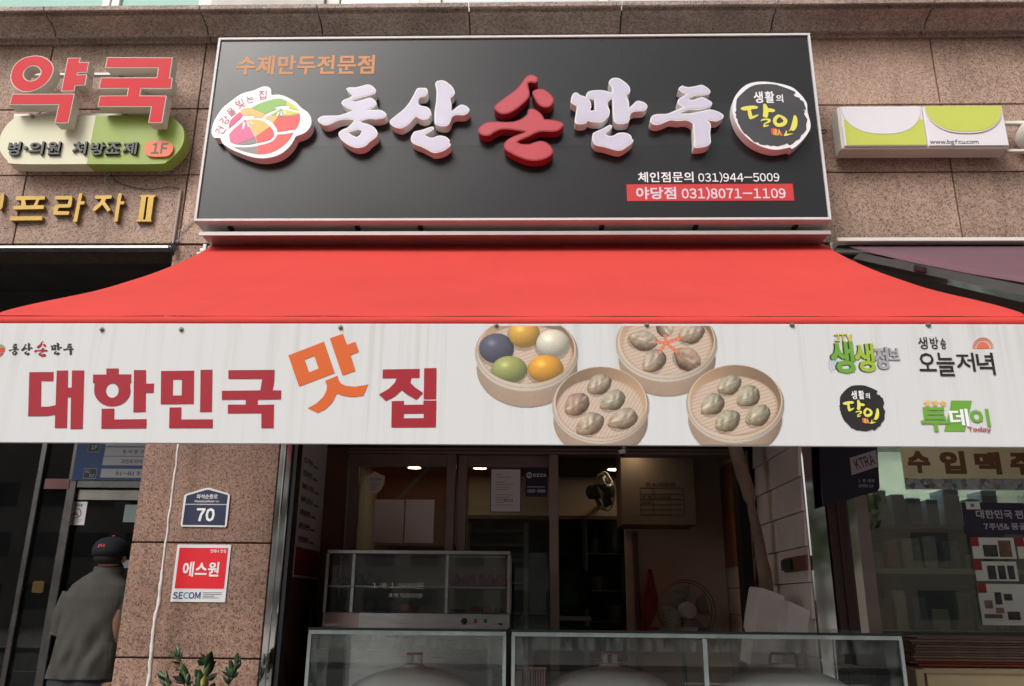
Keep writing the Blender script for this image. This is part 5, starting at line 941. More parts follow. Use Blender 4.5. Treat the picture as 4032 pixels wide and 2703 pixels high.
fill('white_disc_rim', [halfdisc(lx0 + m_ + 0.003, mid - 0.012, zc - 0.004, 0.172)], RY - 0.0155, 0.0025, pm('milk_acrylic', (0.72, 0.69, 0.72, 1)), lp, smooth=True)
text('www.bgfcu.com', r4([(678, 664)])[0] + r4([(908, 690)])[0], RY - 0.0105, pm('plum_ink', (0.10, 0.075, 0.085, 1), 0.5), lime, bold=0.02)
for (y0, y1) in ((560, 573), (695, 706)):
    box('tie_bar', shell, lime, lx1 + 0.001, lx1 + 0.30, RY + 0.03, RY + 0.06, Z_(3990, y1 * kr, RY), Z_(3990, y0 * kr, RY))
box('wall_bracket', ALU, lime, lx0 + 0.1, lx1 - 0.1, RY + 0.106, W - 0.002, lz0 + 0.05, lz0 + 0.1)
q = at(4106, 505, RY - 0.02)
rs = thing('round_sign', (q.x, W, q.z - 0.09), 'round white sign cut off by the right edge beside the lime box', 'sign')
MB().lathe([(0.0, 0.115), (0.085, 0.115), (0.093, 0.105), (0.095, 0.09), (0.095, 0.0)], (q.x, RY + 0.09, q.z), 40, 'Y').build('sign_drum', shell, rs, smooth=True)
box('wall_bracket', ALU, rs, q.x - 0.02, q.x + 0.02, RY + 0.091, W - 0.002, q.z - 0.02, q.z + 0.02)
# small black hook at the signboard edge
q = at(3240, 520, W - 0.03)
w = MB().tube([q + Vector((-0.05, 0.02, 0.0)), q + Vector((-0.02, 0, 0.006)), q + Vector((0.012, -0.004, 0.008)), q + Vector((0.022, -0.004, 0)), q + Vector((0.01, -0.002, -0.009)), q + Vector((-0.03, 0.01, -0.006))], 0.004, 6)
tag(w.build('cable_hook', BLACK, None, smooth='all'), 'small black hook sticking out at the right edge of the signboard', 'hook')

# ------------------------------------------------------------------ plates on the pillar
kp = 800 / 1303
def p2(pts): return [(500 + p[0] * kp, 1740 + p[1] * kp) + tuple(p[2:]) for p in pts]
NY = W - 0.008
plate_white = pm('plate_white', (0.70, 0.69, 0.70, 1), 0.4, var=0.04)
navy = pm('plate_navy', (0.016, 0.022, 0.062, 1), 0.35, spec=0.5, var=0.05)
addr = thing('house_number_plate', at(500 * 1 + 505 * kp, 1740 + 548 * kp, W), 'navy pentagon house number plate on the pillar, reading 70', 'plate')
out = [(367, 345), (380, 335), (505, 297), (525, 295), (645, 330), (660, 342), (640, 535), (632, 548), (352, 545), (344, 535)]
po = fill('plate_back', [world_loop(p2([(x, y, 1) for x, y in out]), NY)], NY, 0.007, plate_white, addr)
inn = [(382, 347), (505, 310), (525, 308), (647, 342), (639, 400), (375, 398)]
inn2 = [(374, 404), (638, 406), (627, 536), (356, 533)]
fill('plate_field', [world_loop(p2([(x, y, 1) for x, y in inn]), NY)], NY - 0.0015, 0.001, navy, addr)
fill('plate_field', [world_loop(p2([(x, y, 1) for x, y in inn2]), NY)], NY - 0.0015, 0.001, navy, addr)
text('와석순환로', p2([(447, 337)])[0] + p2([(582, 366)])[0], NY - 0.0026, white_ink, addr, bold=0.012)
text('Waseoksunhwan-ro', p2([(434, 373)])[0] + p2([(590, 389)])[0], NY - 0.0026, white_ink, addr, bold=0.008)
text('70', p2([(445, 426)])[0] + p2([(562, 511)])[0], NY - 0.0026, white_ink, addr, bold=0.030)
sec = thing('security_sticker', at(500 + 470 * kp, 1740 + 1028 * kp, W), 'red and white security company plate below the house number', 'plate')
SYk = W - 0.006
a, d = p2([(318, 660)])[0], p2([(630, 1028)])[0]
def sbox(name, m, x0, y0, x1, y1, Y, th): # corners follow the pillar's own perspective
    p, q = at(*p2([(x0, y0)])[0], Y), at(*p2([(x1, y1)])[0], Y)
    return box(name, m, sec, p.x, q.x, Y, Y + th, q.z, p.z)
xl0, xl1 = X_(*p2([(300, 850)])[0], SYk), X_(*p2([(648, 850)])[0], SYk)
zz0, zz1 = Z_(*p2([(450, 1028)])[0], SYk), Z_(*p2([(490, 660)])[0], SYk)
box('plate', plate_white, sec, xl0, xl1, SYk, SYk + 0.005, zz0, zz1)
zr0 = Z_(*p2([(460, 942)])[0], SYk); zr1 = Z_(*p2([(490, 681)])[0], SYk)
box('red_field', pm('security_red', rgb(214, 42, 52), 0.4, var=0.03), sec, xl0 + 0.013, xl1 - 0.013, SYk - 0.0015, SYk - 0.0002, zr0, zr1)
text('에스원', p2([(358, 770)])[0] + p2([(590, 866)])[0], SYk - 0.0018, white_ink, sec, bold=0.022)
text('언제나 안심', p2([(535, 690)])[0] + p2([(635, 713)])[0], SYk - 0.0018, white_ink, sec, bold=0.012)
blue_ink = pm('print_navy', (0.02, 0.05, 0.16, 1), 0.5); teal_ink = pm('print_teal', (0.06, 0.33, 0.33, 1), 0.5)
for ch, x0, x1, m in (('S', 294, 326, blue_ink), ('E', 332, 358, blue_ink), ('C', 361, 397, teal_ink), ('O', 396, 432, blue_ink), ('M', 436, 472, blue_ink)):
    text(ch, p2([(x0, 964)])[0] + p2([(x1, 1008)])[0], SYk - 0.0005, m, sec, bold=0.022)
grey_ink = pm('grey_ink', (0.16, 0.16, 0.17, 1), 0.6)
w = MB()
for i, (x1) in enumerate((610, 606, 560, 590)):
    p, q = at(*p2([(486, 966 + i * 11)])[0], SYk), at(*p2([(x1, 971 + i * 11)])[0], SYk)
    w.box(p.x, q.x, SYk - 0.0011, SYk - 0.0005, q.z, p.z)
w.build('small_print', grey_ink, sec)
# white cord hanging from the awning winder
xc = -1.787
w = MB(); random.seed(5)
pts = []; rr = []
for i in range(120):
    z = 3.30 - i * (3.30 - 0.55) / 119
    pts.append((xc + 0.0012 * math.sin(i * 1.3) + (0.004 * math.sin((z - 1.45) * 17) if z < 1.6 else 0), 4.10 + 0.003 * math.sin(i * 0.9), z))
    rr.append((0.0062 if z > 1.62 else 0.0088) + 0.0008 * math.sin(i * 2.1) + (0.002 if z < 1.6 and i % 3 == 0 else 0))
w.tube(pts, rr, 8)
CORD = w
# ------------------------------------------------------------------ red awning with hood, front bar and printed valance
AX0, AX1 = -1.725, 1.533
awn = thing('red_awning', ((AX0 + AX1) / 2, W, 3.3), 'bright red fabric awning stretched below the black signboard', 'awning')
def fabric(name, col, trans=0.25):
    m = bpy.data.materials.new(name); m.use_nodes = True; nt = m.node_tree; L = nt.links.new
    p = nt.nodes['Principled BSDF']; p.inputs['Roughness'].default_value = 0.78; p.inputs['Specular IOR Level'].default_value = 0.25
    geo = nt.nodes.new('ShaderNodeNewGeometry')
    n = nt.nodes.new('ShaderNodeTexNoise'); n.inputs['Scale'].default_value = 2.2; n.inputs['Detail'].default_value = 6
    L(geo.outputs['Position'], n.inputs['Vector'])
    mr = nt.nodes.new('ShaderNodeMapRange'); mr.inputs['From Min'].default_value = 0.3; mr.inputs['From Max'].default_value = 0.75
    mr.inputs['To Min'].default_value = 1.03; mr.inputs['To Max'].default_value = 0.93
    L(n.outputs[0], mr.inputs['Value'])
    sc = nt.nodes.new('ShaderNodeVectorMath'); sc.operation = 'SCALE'; sc.inputs[0].default_value = col[:3]
    L(mr.outputs[0], sc.inputs['Scale']); L(sc.outputs['Vector'], p.inputs['Base Color'])
    mp = nt.nodes.new('ShaderNodeMapping'); mp.inputs['Scale'].default_value = (9, 0.9, 0.9); L(geo.outputs['Position'], mp.inputs['Vector'])
    ns = nt.nodes.new('ShaderNodeTexNoise'); ns.inputs['Scale'].default_value = 1.6; ns.inputs['Detail'].default_value = 7; L(mp.outputs[0], ns.inputs['Vector'])
    ms = nt.nodes.new('ShaderNodeMapRange'); ms.inputs['From Min'].default_value = 0.48; ms.inputs['From Max'].default_value = 0.78; ms.inputs['To Min'].default_value = 1.0; ms.inputs['To Max'].default_value = 0.955
    L(ns.outputs[0], ms.inputs['Value'])
    mm = nt.nodes.new('ShaderNodeMath'); mm.operation = 'MULTIPLY'; L(mr.outputs[0], mm.inputs[0]); L(ms.outputs[0], mm.inputs[1]); L(mm.outputs[0], sc.inputs['Scale'])
    wv = nt.nodes.new('ShaderNodeTexNoise'); wv.inputs['Scale'].default_value = 420; L(geo.outputs['Position'], wv.inputs['Vector'])
    b = nt.nodes.new('ShaderNodeBump'); b.inputs['Strength'].default_value = 0.12; b.inputs['Distance'].default_value = 0.002
    L(wv.outputs[0], b.inputs['Height']); L(b.outputs['Normal'], p.inputs['Normal'])
    t = nt.nodes.new('ShaderNodeBsdfTranslucent'); L(sc.outputs['Vector'], t.inputs['Color'])
    mx = nt.nodes.new('ShaderNodeMixShader'); mx.inputs[0].default_value = trans
    L(p.outputs[0], mx.inputs[1]); L(t.outputs[0], mx.inputs[2]); L(mx.outputs[0], nt.nodes['Material Output'].inputs['Surface'])
    return m
RED = fabric('red_awning_fabric', (0.66, 0.062, 0.050, 1), 0.12)
fp = [(4.045, 3.318), (4.03, 3.303), (3.92, 3.218), (3.77, 3.115), (3.612, 3.012), (3.40, 2.880), (3.23, 2.783), (3.08, 2.694), (2.89, 2.594), (2.70, 2.498), (2.58, 2.434), (2.49, 2.384), (2.447, 2.352)]
NXF = 48
vs, fs = [], []
for j, (y, z) in enumerate(fp):
    u = j / (len(fp) - 1)
    for i in range(NXF + 1):
        x = AX0 + (AX1 - AX0) * i / NXF
        sag = 0.010 * math.sin(math.pi * u) * math.sin(math.pi * i / NXF)
        rip = 0.0022 * math.sin(x * 5.1 + 1.2 * u) * math.sin(math.pi * u) + 0.0012 * math.sin(x * 13.0 + 4 * u) * u
        vs.append((x, y, z - sag + rip))
for j in range(len(fp) - 1):
    for i in range(NXF):
        a = j * (NXF + 1) + i
        fs.append((a, a + 1, a + NXF + 2, a + NXF + 1))
fab = MB().add(vs, fs).build('fabric', RED, awn, smooth='all')
so = fab.modifiers.new('thickness', 'SOLIDIFY'); so.thickness = 0.003; so.offset = -1
ss = fab.modifiers.new('soft', 'SUBSURF'); ss.levels = 1; ss.render_levels = 1
for xs in (-0.66, 0.42):                 # overlapped, welded seams between the cloth widths
    w = MB()
    for j, (y, z) in enumerate(fp):
        u = j / (len(fp) - 1); zz_ = z - 0.010 * math.sin(math.pi * u) * math.sin(math.pi * (xs - AX0) / (AX1 - AX0)) + 0.0016
        w.v += [(xs - 0.009, y, zz_), (xs + 0.009, y, zz_)]
        if j: w.f.append((2 * j - 2, 2 * j - 1, 2 * j + 1, 2 * j))
    w.build('seam', RED, awn, smooth='all')
VY = 2.405                               # face of the valance board
fbz = 2.331
w = MB(); n = 14
prof_b = [(VY + 0.040 + 0.030 * math.cos(math.radians(a)), fbz + 0.019 * math.sin(math.radians(a))) for a in range(60, 301, 20)]
prof_b += [(VY + 0.055, fbz - 0.018), (VY + 0.055, fbz + 0.018)]
m = len(prof_b)
for xa in np.linspace(AX0, AX1, 30): w.v += [(xa, y, z) for y, z in prof_b]
for i in range(29):
    for k in range(m): w.f.append((i * m + k, i * m + (k + 1) % m, (i + 1) * m + (k + 1) % m, (i + 1) * m + k))
w.f += [tuple(range(m)), tuple(29 * m + k for k in reversed(range(m)))]
w.build('front_roll', RED, awn, smooth=True)
box('front_bar', ALU_WHITE, awn, AX0 - 0.01, AX1 + 0.01, VY + 0.015, VY + 0.09, fbz - 0.040, fbz - 0.022)
# hood above the roller
hz = Z_(2000, 925, 3.872); hz1 = Z_(2000, 911, 3.872)
hx0, hx1 = X_(783, 918, 3.872), X_(3272, 914, 3.872)
w = MB()
w.add([(hx0, 3.872, hz), (hx1, 3.872, hz), (hx1, 3.872, hz1), (hx0, 3.872, hz1), (hx0, W - 0.003, hz1 + 0.012), (hx1, W - 0.003, hz1 + 0.012), (hx0, W - 0.003, hz1 + 0.004), (hx1, W - 0.003, hz1 + 0.004), (hx0, 3.880, hz1 - 0.006), (hx1, 3.880, hz1 - 0.006), (hx0, 3.880, hz), (hx1, 3.880, hz)],
      [(0, 1, 2, 3), (3, 2, 5, 4), (4, 5, 7, 6), (6, 7, 9, 8), (8, 9, 11, 10), (10, 11, 1, 0), (0, 3, 4, 6, 8, 10), (1, 11, 9, 7, 5, 2)])
HOODM = pm('hood_grey', (0.42, 0.40, 0.39, 1), 0.45, 0.3, var=0.1)
w.build('hood', HOODM, awn)
box('hood_back', HOODM, awn, hx0 + 0.03, hx1 - 0.03, 4.085, 4.10, 3.28, hz1 - 0.002)
box('hood_sill', HOODM, awn, hx0 + 0.02, hx1 - 0.02, 4.052, 4.084, 3.325, 3.338)
MB().tube([(AX0 - 0.02, 4.07, 3.288), (AX1 + 0.02, 4.07, 3.288)], 0.030, 16).build('roller_tube', ALU, awn, smooth=True)
for px in (1045, 2044, 3008):
    x = X_(px, 945, 4.03); z1_, z0_ = Z_(px, 922, 4.03), Z_(px, 961, 4.03)
    w = MB().add([(x - 0.022, 4.02, z1_), (x + 0.010, 4.02, z1_), (x + 0.020, 4.04, z0_), (x - 0.004, 4.04, z0_), (x - 0.022, 4.082, z1_), (x + 0.010, 4.082, z1_), (x + 0.020, 4.082, z0_), (x - 0.004, 4.082, z0_)],
                 [(0, 1, 2, 3), (7, 6, 5, 4), (0, 4, 5, 1), (1, 5, 6, 2), (2, 6, 7, 3), (3, 7, 4, 0)])
    w.build('hood_bracket', pm('dark_steel', (0.10, 0.095, 0.09, 1), 0.5, 0.6), awn)
w = MB(); w.lathe([(0.0, 0.035), (0.014, 0.035), (0.014, 0.02), (0.019, 0.02), (0.019, 0.0)], (AX0 - 0.06, 4.06, 3.285), 14, 'X')
w.box(AX0 - 0.075, AX0 - 0.03, 4.045, 4.085, 3.262, 3.276); w.box(AX0 - 0.045, AX0 - 0.028, 4.04, 4.19, 3.25, 3.32)
w.build('winder', ALU_WHITE, awn, smooth=True)
box('end_bracket', ALU_WHITE, awn, AX1 + 0.022, AX1 + 0.04, 4.03, 4.19, 3.25, 3.32)
# folding arms under the cloth
for s_, xb in ((1, AX0 + 0.35), (-1, AX1 - 0.35)):
    w = MB().tube([(xb, 4.08, 3.22), (xb + s_ * 0.62, 3.25, 2.72)], 0.020, 8); w.tube([(xb + s_ * 0.62, 3.25, 2.72), (xb + s_ * 0.05, VY + 0.09, 2.33)], 0.018, 8)
    w.build('folding_arm', ALU_WHITE, awn, smooth=True)

# ---- the valance: a long white printed board
vz1, vz0 = 2.316, 1.9415
def streaky(name, col):
    m = bpy.data.materials.new(name); m.use_nodes = True; nt = m.node_tree; L = nt.links.new
    p = nt.nodes['Principled BSDF']; p.inputs['Roughness'].default_value = 0.6; p.inputs['Specular IOR Level'].default_value = 0.25
    geo = nt.nodes.new('ShaderNodeNewGeometry'); mp = nt.nodes.new('ShaderNodeMapping'); mp.inputs['Scale'].default_value = (42, 1, 1.0)
    L(geo.outputs['Position'], mp.inputs['Vector'])
    n = nt.nodes.new('ShaderNodeTexNoise'); n.inputs['Scale'].default_value = 1.0; n.inputs['Detail'].default_value = 7; n.inputs['Roughness'].default_value = 0.65
    L(mp.outputs[0], n.inputs['Vector'])
    n2 = nt.nodes.new('ShaderNodeTexNoise'); n2.inputs['Scale'].default_value = 1.3; n2.inputs['Detail'].default_value = 3; L(geo.outputs['Position'], n2.inputs['Vector'])
    sx = nt.nodes.new('ShaderNodeSeparateXYZ'); L(geo.outputs['Position'], sx.inputs[0])
    hr = nt.nodes.new('ShaderNodeMapRange'); hr.inputs['From Min'].default_value = vz0; hr.inputs['From Max'].default_value = vz1
    hr.inputs['To Min'].default_value = 0.35; hr.inputs['To Max'].default_value = 1.0; L(sx.outputs['Z'], hr.inputs['Value'])
    r = nt.nodes.new('ShaderNodeMapRange'); r.inputs['From Min'].default_value = 0.50; r.inputs['From Max'].default_value = 0.72; r.inputs['To Max'].default_value = 0.34
    L(n.outputs[0], r.inputs['Value'])
    f1 = nt.nodes.new('ShaderNodeMath'); f1.operation = 'MULTIPLY'; L(r.outputs[0], f1.inputs[0]); L(hr.outputs[0], f1.inputs[1])
    f2 = nt.nodes.new('ShaderNodeMath'); f2.operation = 'MULTIPLY'; L(f1.outputs[0], f2.inputs[0]); 
    r3 = nt.nodes.new('ShaderNodeMapRange'); r3.inputs['From Min'].default_value = 0.35; r3.inputs['From Max'].default_value = 0.6; r3.inputs['To Min'].default_value = 0.5; r3.inputs['To Max'].default_value = 1.3
    L(n2.outputs[0], r3.inputs['Value']); L(r3.outputs[0], f2.inputs[1])
    mx = nt.nodes.new('ShaderNodeMix'); mx.data_type = 'RGBA'; L(f2.outputs[0], mx.inputs['Factor'])
    mx.inputs[6].default_value = col; mx.inputs[7].default_value = (0.33, 0.31, 0.27, 1)
    L(mx.outputs[2], p.inputs['Base Color']); return m
VAL = streaky('weathered_white_banner', (0.60, 0.595, 0.595, 1))
val = box('valance', VAL, awn, AX0 + 0.005, AX1 - 0.003, VY, VY + 0.012, vz0, vz1, bevel=0.0015)
rivet_m = pm('rivet_metal', (0.30, 0.28, 0.22, 1), 0.3, 0.9)
ringm = pm('rivet_washer', (0.22, 0.20, 0.15, 1), 0.5, 0.6, var=0.2)
for px, py in ((402, 1299), (714, 1299), (1341, 1291), (1954, 1284), (2546, 1282), (3118, 1281), (3654, 1281)):
    q = at(px, py, VY)
    MB().lathe([(0.0, 0.003), (0.0072, 0.003), (0.0078, 0.0)], (q.x, VY - 0.0005, q.z), 16, 'Y').build('rivet_washer', ringm, val, smooth=True)
    MB().lathe([(0.0, 0.008), (0.0022, 0.0075), (0.0038, 0.0055), (0.0044, 0.0)], (q.x, VY - 0.0036, q.z), 12, 'Y').build('rivet', rivet_m, val, smooth=True)
PRY = VY - 0.0016
k5 = 1800 / 2339
def v5(pts): return [(p[0] * k5, 1200 + p[1] * k5, 1) for p in pts]
crim = pm('crimson_print', rgb(152, 24, 40), 0.55, var=0.03)
orng = pm('orange_print', rgb(204, 92, 34), 0.55, var=0.03)
han_arc = [(664, 403)] + [(574 + 93 * math.cos(math.radians(a)), 440 + 81 * math.sin(math.radians(a))) for a in range(-10, 191, 12)] + [(484, 403)]
BIG = [(crim, [[[(150,346),(273,345),(272,391),(210,391),(208,523),(250,522),(284,515),(290,338),(347,337),(346,425),(366,425),(368,337),(430,337),(422,636),(360,637),(363,474),(345,474),(341,631),(280,632),(282,563),(240,570),(143,571)]]]),
  (crim, [[[(476,358),(544,358),(544,327),(606,327),(606,357),(671,357),(670,402)] + han_arc + [(476,402)], ell(574, 440, 33, 37, 28)], [[(685,335),(746,335),(746,405),(787,404),(785,451),(745,452),(744,549),(682,551)]], [[(520,533),(584,532),(583,588),(749,586),(748,633),(518,635)]]]),
  (crim, [[[(824,340),(992,338),(990,508),(822,510)], [(884,384),(931,383),(929,465),(883,465)]], [[(1026,334),(1086,333),(1083,549),(1023,550)]], [[(867,527),(927,526),(926,588),(1088,587),(1087,632),(865,632)]]]),
  (crim, [[[(1168,336),(1404,334),(1402,395),(1394,439),(1438,439),(1437,485),(1318,486),(1318,513),(1401,512),(1399,632),(1337,632),(1337,556),(1165,557),(1166,512),(1257,512),(1257,486),(1135,487),(1135,441),(1332,439),(1341,380),(1168,380)]]]),
  (orng, [[[(1475,260),(1657,190),(1712,350),(1530,419)], [(1558,281),(1608,262),(1630,327),(1580,347)]], [[(1687,173),(1754,149),(1775,206),(1818,191),(1836,241),(1793,258),(1818,339),(1752,363)]], [[(1663,390),(1726,364),(1732,386),(1745,404),(1770,416),(1820,420),(1883,409),(1858,466),(1820,472),(1790,472),(1755,466),(1722,455),(1700,500),(1665,535),(1626,554),(1575,530),(1620,505),(1655,470),(1670,440),(1673,415)]]]),
  (crim, [[[(1958,332),(2147,329),(2146,374),(2104,375),(2100,400),(2125,425),(2165,452),(2131,487),(2085,462),(2054,438),(2020,470),(1974,494),(1938,460),(1990,430),(2020,400),(2030,376),(1957,377)]], [[(2170,326),(2233,325),(2231,483),(2168,484)]], [[(2004,494),(2066,493),(2066,513),(2166,512),(2167,491),(2232,491),(2230,628),(2002,629)], [(2066,558),(2168,557),(2168,581),(2066,582)]]])]
for m, grp in BIG:
    fill('printed_letter', [flat_loop(v5(l), PRY) for g in grp for l in g], PRY, 0.001, m, val)
# small shop mark at the left end
blk = pm('black_print', (0.022, 0.02, 0.02, 1), 0.55)
ksm = 320 / 2339
SM = {'dong': (245, 240, 540, 590), 'san': (597, 218, 938, 590), 'son': (970, 170, 1375, 635), 'man': (1450, 212, 1785, 580), 'du': (1808, 235, 2125, 575)}
for key, (a, b, c, d) in SM.items():
    loops = [smooth_loop(l, 3) for l in LT[key]['loops']]
    xs = [p[0] for l in loops for p in l]; ys = [p[1] for l in loops for p in l]
    x0, x1, y0, y1 = min(xs), max(xs), min(ys), max(ys)
    lw = []
    for i, l in enumerate(loops):
        hole = {'dong': 1, 'man': 1}.get(key) == i
        l = inset_loop(l, (-26 if hole else 24) if key != 'son' else 22)
        lw.append([(lambda q: (q.x, q.z))(at((a + (p[0] - x0) / (x1 - x0) * (c - a)) * ksm, 1320 + (b + (p[1] - y0) / (y1 - y0) * (d - b)) * ksm, PRY)) for p in l])
    fill('printed_mark', lw, PRY, 0.001, crim if key == 'son' else blk, val)
for nm, pts in (('lime', [(-20, 265), (60, 275), (110, 310), (135, 375), (60, 375), (-20, 370)]), ('red', [(-20, 382), (138, 380), (135, 440), (110, 490), (-20, 495)]), ('red', [(-20, 520), (95, 515), (50, 580), (-20, 625)])):
    fill('printed_mark', [flat_loop([(x * ksm, 1320 + y * ksm) for x, y in pts], PRY)], PRY, 0.001, pm('muted_' + nm, {'lime': rgb(150, 142, 92), 'red': rgb(188, 70, 66)}[nm], 0.55), val)
# badge repeated in print
kb = 380 / 1241
def fb(p):
    x = 340 + (p[0] - 160) * 595 / 1360; y = 775 + (p[1] - 105) * 595 / 1167
    q = at(3200 + x * kb, 1280 + y * kb, PRY); return (q.x, q.z)
badge_art(val, fb, VY - 0.0002, blk)
# television programme marks
gA = pm('logo_green', rgb(106, 158, 58), 0.5); gB = pm('logo_yellow_green', rgb(150, 176, 60), 0.5); gD = pm('logo_dark_green', rgb(62, 66, 40), 0.5)
gS = pm('logo_silver', rgb(158, 154, 160), 0.5); gSd = pm('logo_grey', rgb(96, 92, 96), 0.5); gY = pm('logo_gold', rgb(196, 186, 84), 0.5)
def b5(a, b, c, d, dx=0, dy=0): return (3200 + (a + dx) * kb, 1280 + (b + dy) * kb, 3200 + (c + dx) * kb, 1280 + (d + dy) * kb)
text('2TV', b5(278, 116, 508, 218, -4, 3), PRY + 0.0004, gD, val, bold=0.03); text('2TV', b5(282, 113, 508, 212), PRY - 0.0008, gY, val, bold=0.03)
text('생', b5(222, 212, 528, 620, -8, 4), PRY + 0.0004, gD, val, bold=0.026); text('생', b5(235, 212, 538, 622), PRY - 0.0008, gA, val, bold=0.026)
text('생', b5(532, 238, 780, 608, -8, 4), PRY + 0.0004, gD, val, bold=0.026); text('생', b5(540, 238, 798, 608), PRY - 0.0008, gB, val, bold=0.026)
text('정', b5(792, 284, 965, 575, -8, 4), PRY + 0.0004, gSd, val, bold=0.026); text('정', b5(800, 284, 975, 575), PRY - 0.0008, gS, val, bold=0.026)
text('보', b5(972, 300, 1108, 455, -7, 3), PRY + 0.0004, gSd, val, bold=0.026); text('보', b5(978, 300, 1114, 455), PRY - 0.0008, gS, val, bold=0.026)
wave_m = pm('logo_pale_blue', rgb(170, 186, 196), 0.5)
for r0, r1 in ((60, 78), (92, 110), (124, 142), (158, 176)):
    arc = [(375 + r1 * math.cos(math.radians(a)), 505 + r1 * math.sin(math.radians(a)) * 0.95) for a in range(140, 236, 8)] + [(375 + r0 * math.cos(math.radians(a)), 505 + r0 * math.sin(math.radians(a)) * 0.95) for a in range(228, 139, -8)]
    fill('printed_wave', [flat_loop([(3200 + x * kb, 1280 + y * kb) for x, y in arc], PRY)], PRY + 0.0006, 0.0006, wave_m, val)
kt = 440 / 1437
def t6(a, b, c, d): return (3560 + a * kt, 1280 + b * kt, 3560 + c * kt, 1280 + d * kt)
for ch, b in (('생', (180, 155, 300, 312)), ('방', (335, 155, 442, 312)), ('송', (465, 172, 538, 312))): text(ch, t6(*b), PRY, blk, val, bold=0.008)
for ch, b in (('오', (185, 362, 405, 596)), ('늘', (417, 358, 652, 660)), ('저', (672, 358, 905, 600)), ('녁', (935, 358, 1158, 645))): text(ch, t6(*b), PRY, blk, val, bold=0.012)
sun_m = pm('logo_orange', rgb(214, 108, 72), 0.5); sun_l = pm('logo_rose', rgb(206, 128, 104), 0.5)
def half(cx, cy, r, ri=0, ry=1.0):
    a = [(cx + r * math.cos(math.radians(t)), cy - r * ry * math.sin(math.radians(t))) for t in range(0, 181, 9)]
    if ri: a += [(cx + ri * math.cos(math.radians(t)), cy - ri * ry * math.sin(math.radians(t))) for t in range(180, -1, -9)]
    return [flat_loop([(3560 + x * kt, 1280 + y * kt) for x, y in a], PRY)]
fill('printed_sun', half(1014, 303, 82, ry=1.05), PRY, 0.0006, sun_m, val)
fill('printed_sun', half(1014, 303, 118, 100, 1.05), PRY, 0.0006, sun_l, val)
fill('printed_sun', half(1014, 303, 135, 126, 1.05), PRY, 0.0006, sun_l, val)
for ch, b in (('생', (245, 970, 325, 1048)), ('방', (350, 972, 440, 1048)), ('송', (455, 972, 540, 1048))): text(ch, t6(*b), PRY, pm('logo_amber', rgb(226, 184, 112), 0.5), val, bold=0.03)
fill('printed_sheet', [flat_loop([(3560 + x * kt, 1280 + y * kt) for x, y in ((603, 972), (872, 975), (782, 1370), (515, 1370), (545, 1240), (590, 1085))], PRY)], PRY, 0.0006, gA, val)
text('투', t6(210, 1060, 575, 1372), PRY - 0.0012, gA, val, bold=0.026)
text('데', t6(585, 1080, 828, 1305), PRY - 0.0012, wh, val, bold=0.026)
text('이', t6(846, 1080, 1098, 1305), PRY - 0.0012, gA, val, bold=0.026)
text('Today', t6(822, 1312, 1115, 1384), PRY - 0.0012, pm('logo_plum', rgb(176, 78, 96), 0.5), val, bold=0.026)

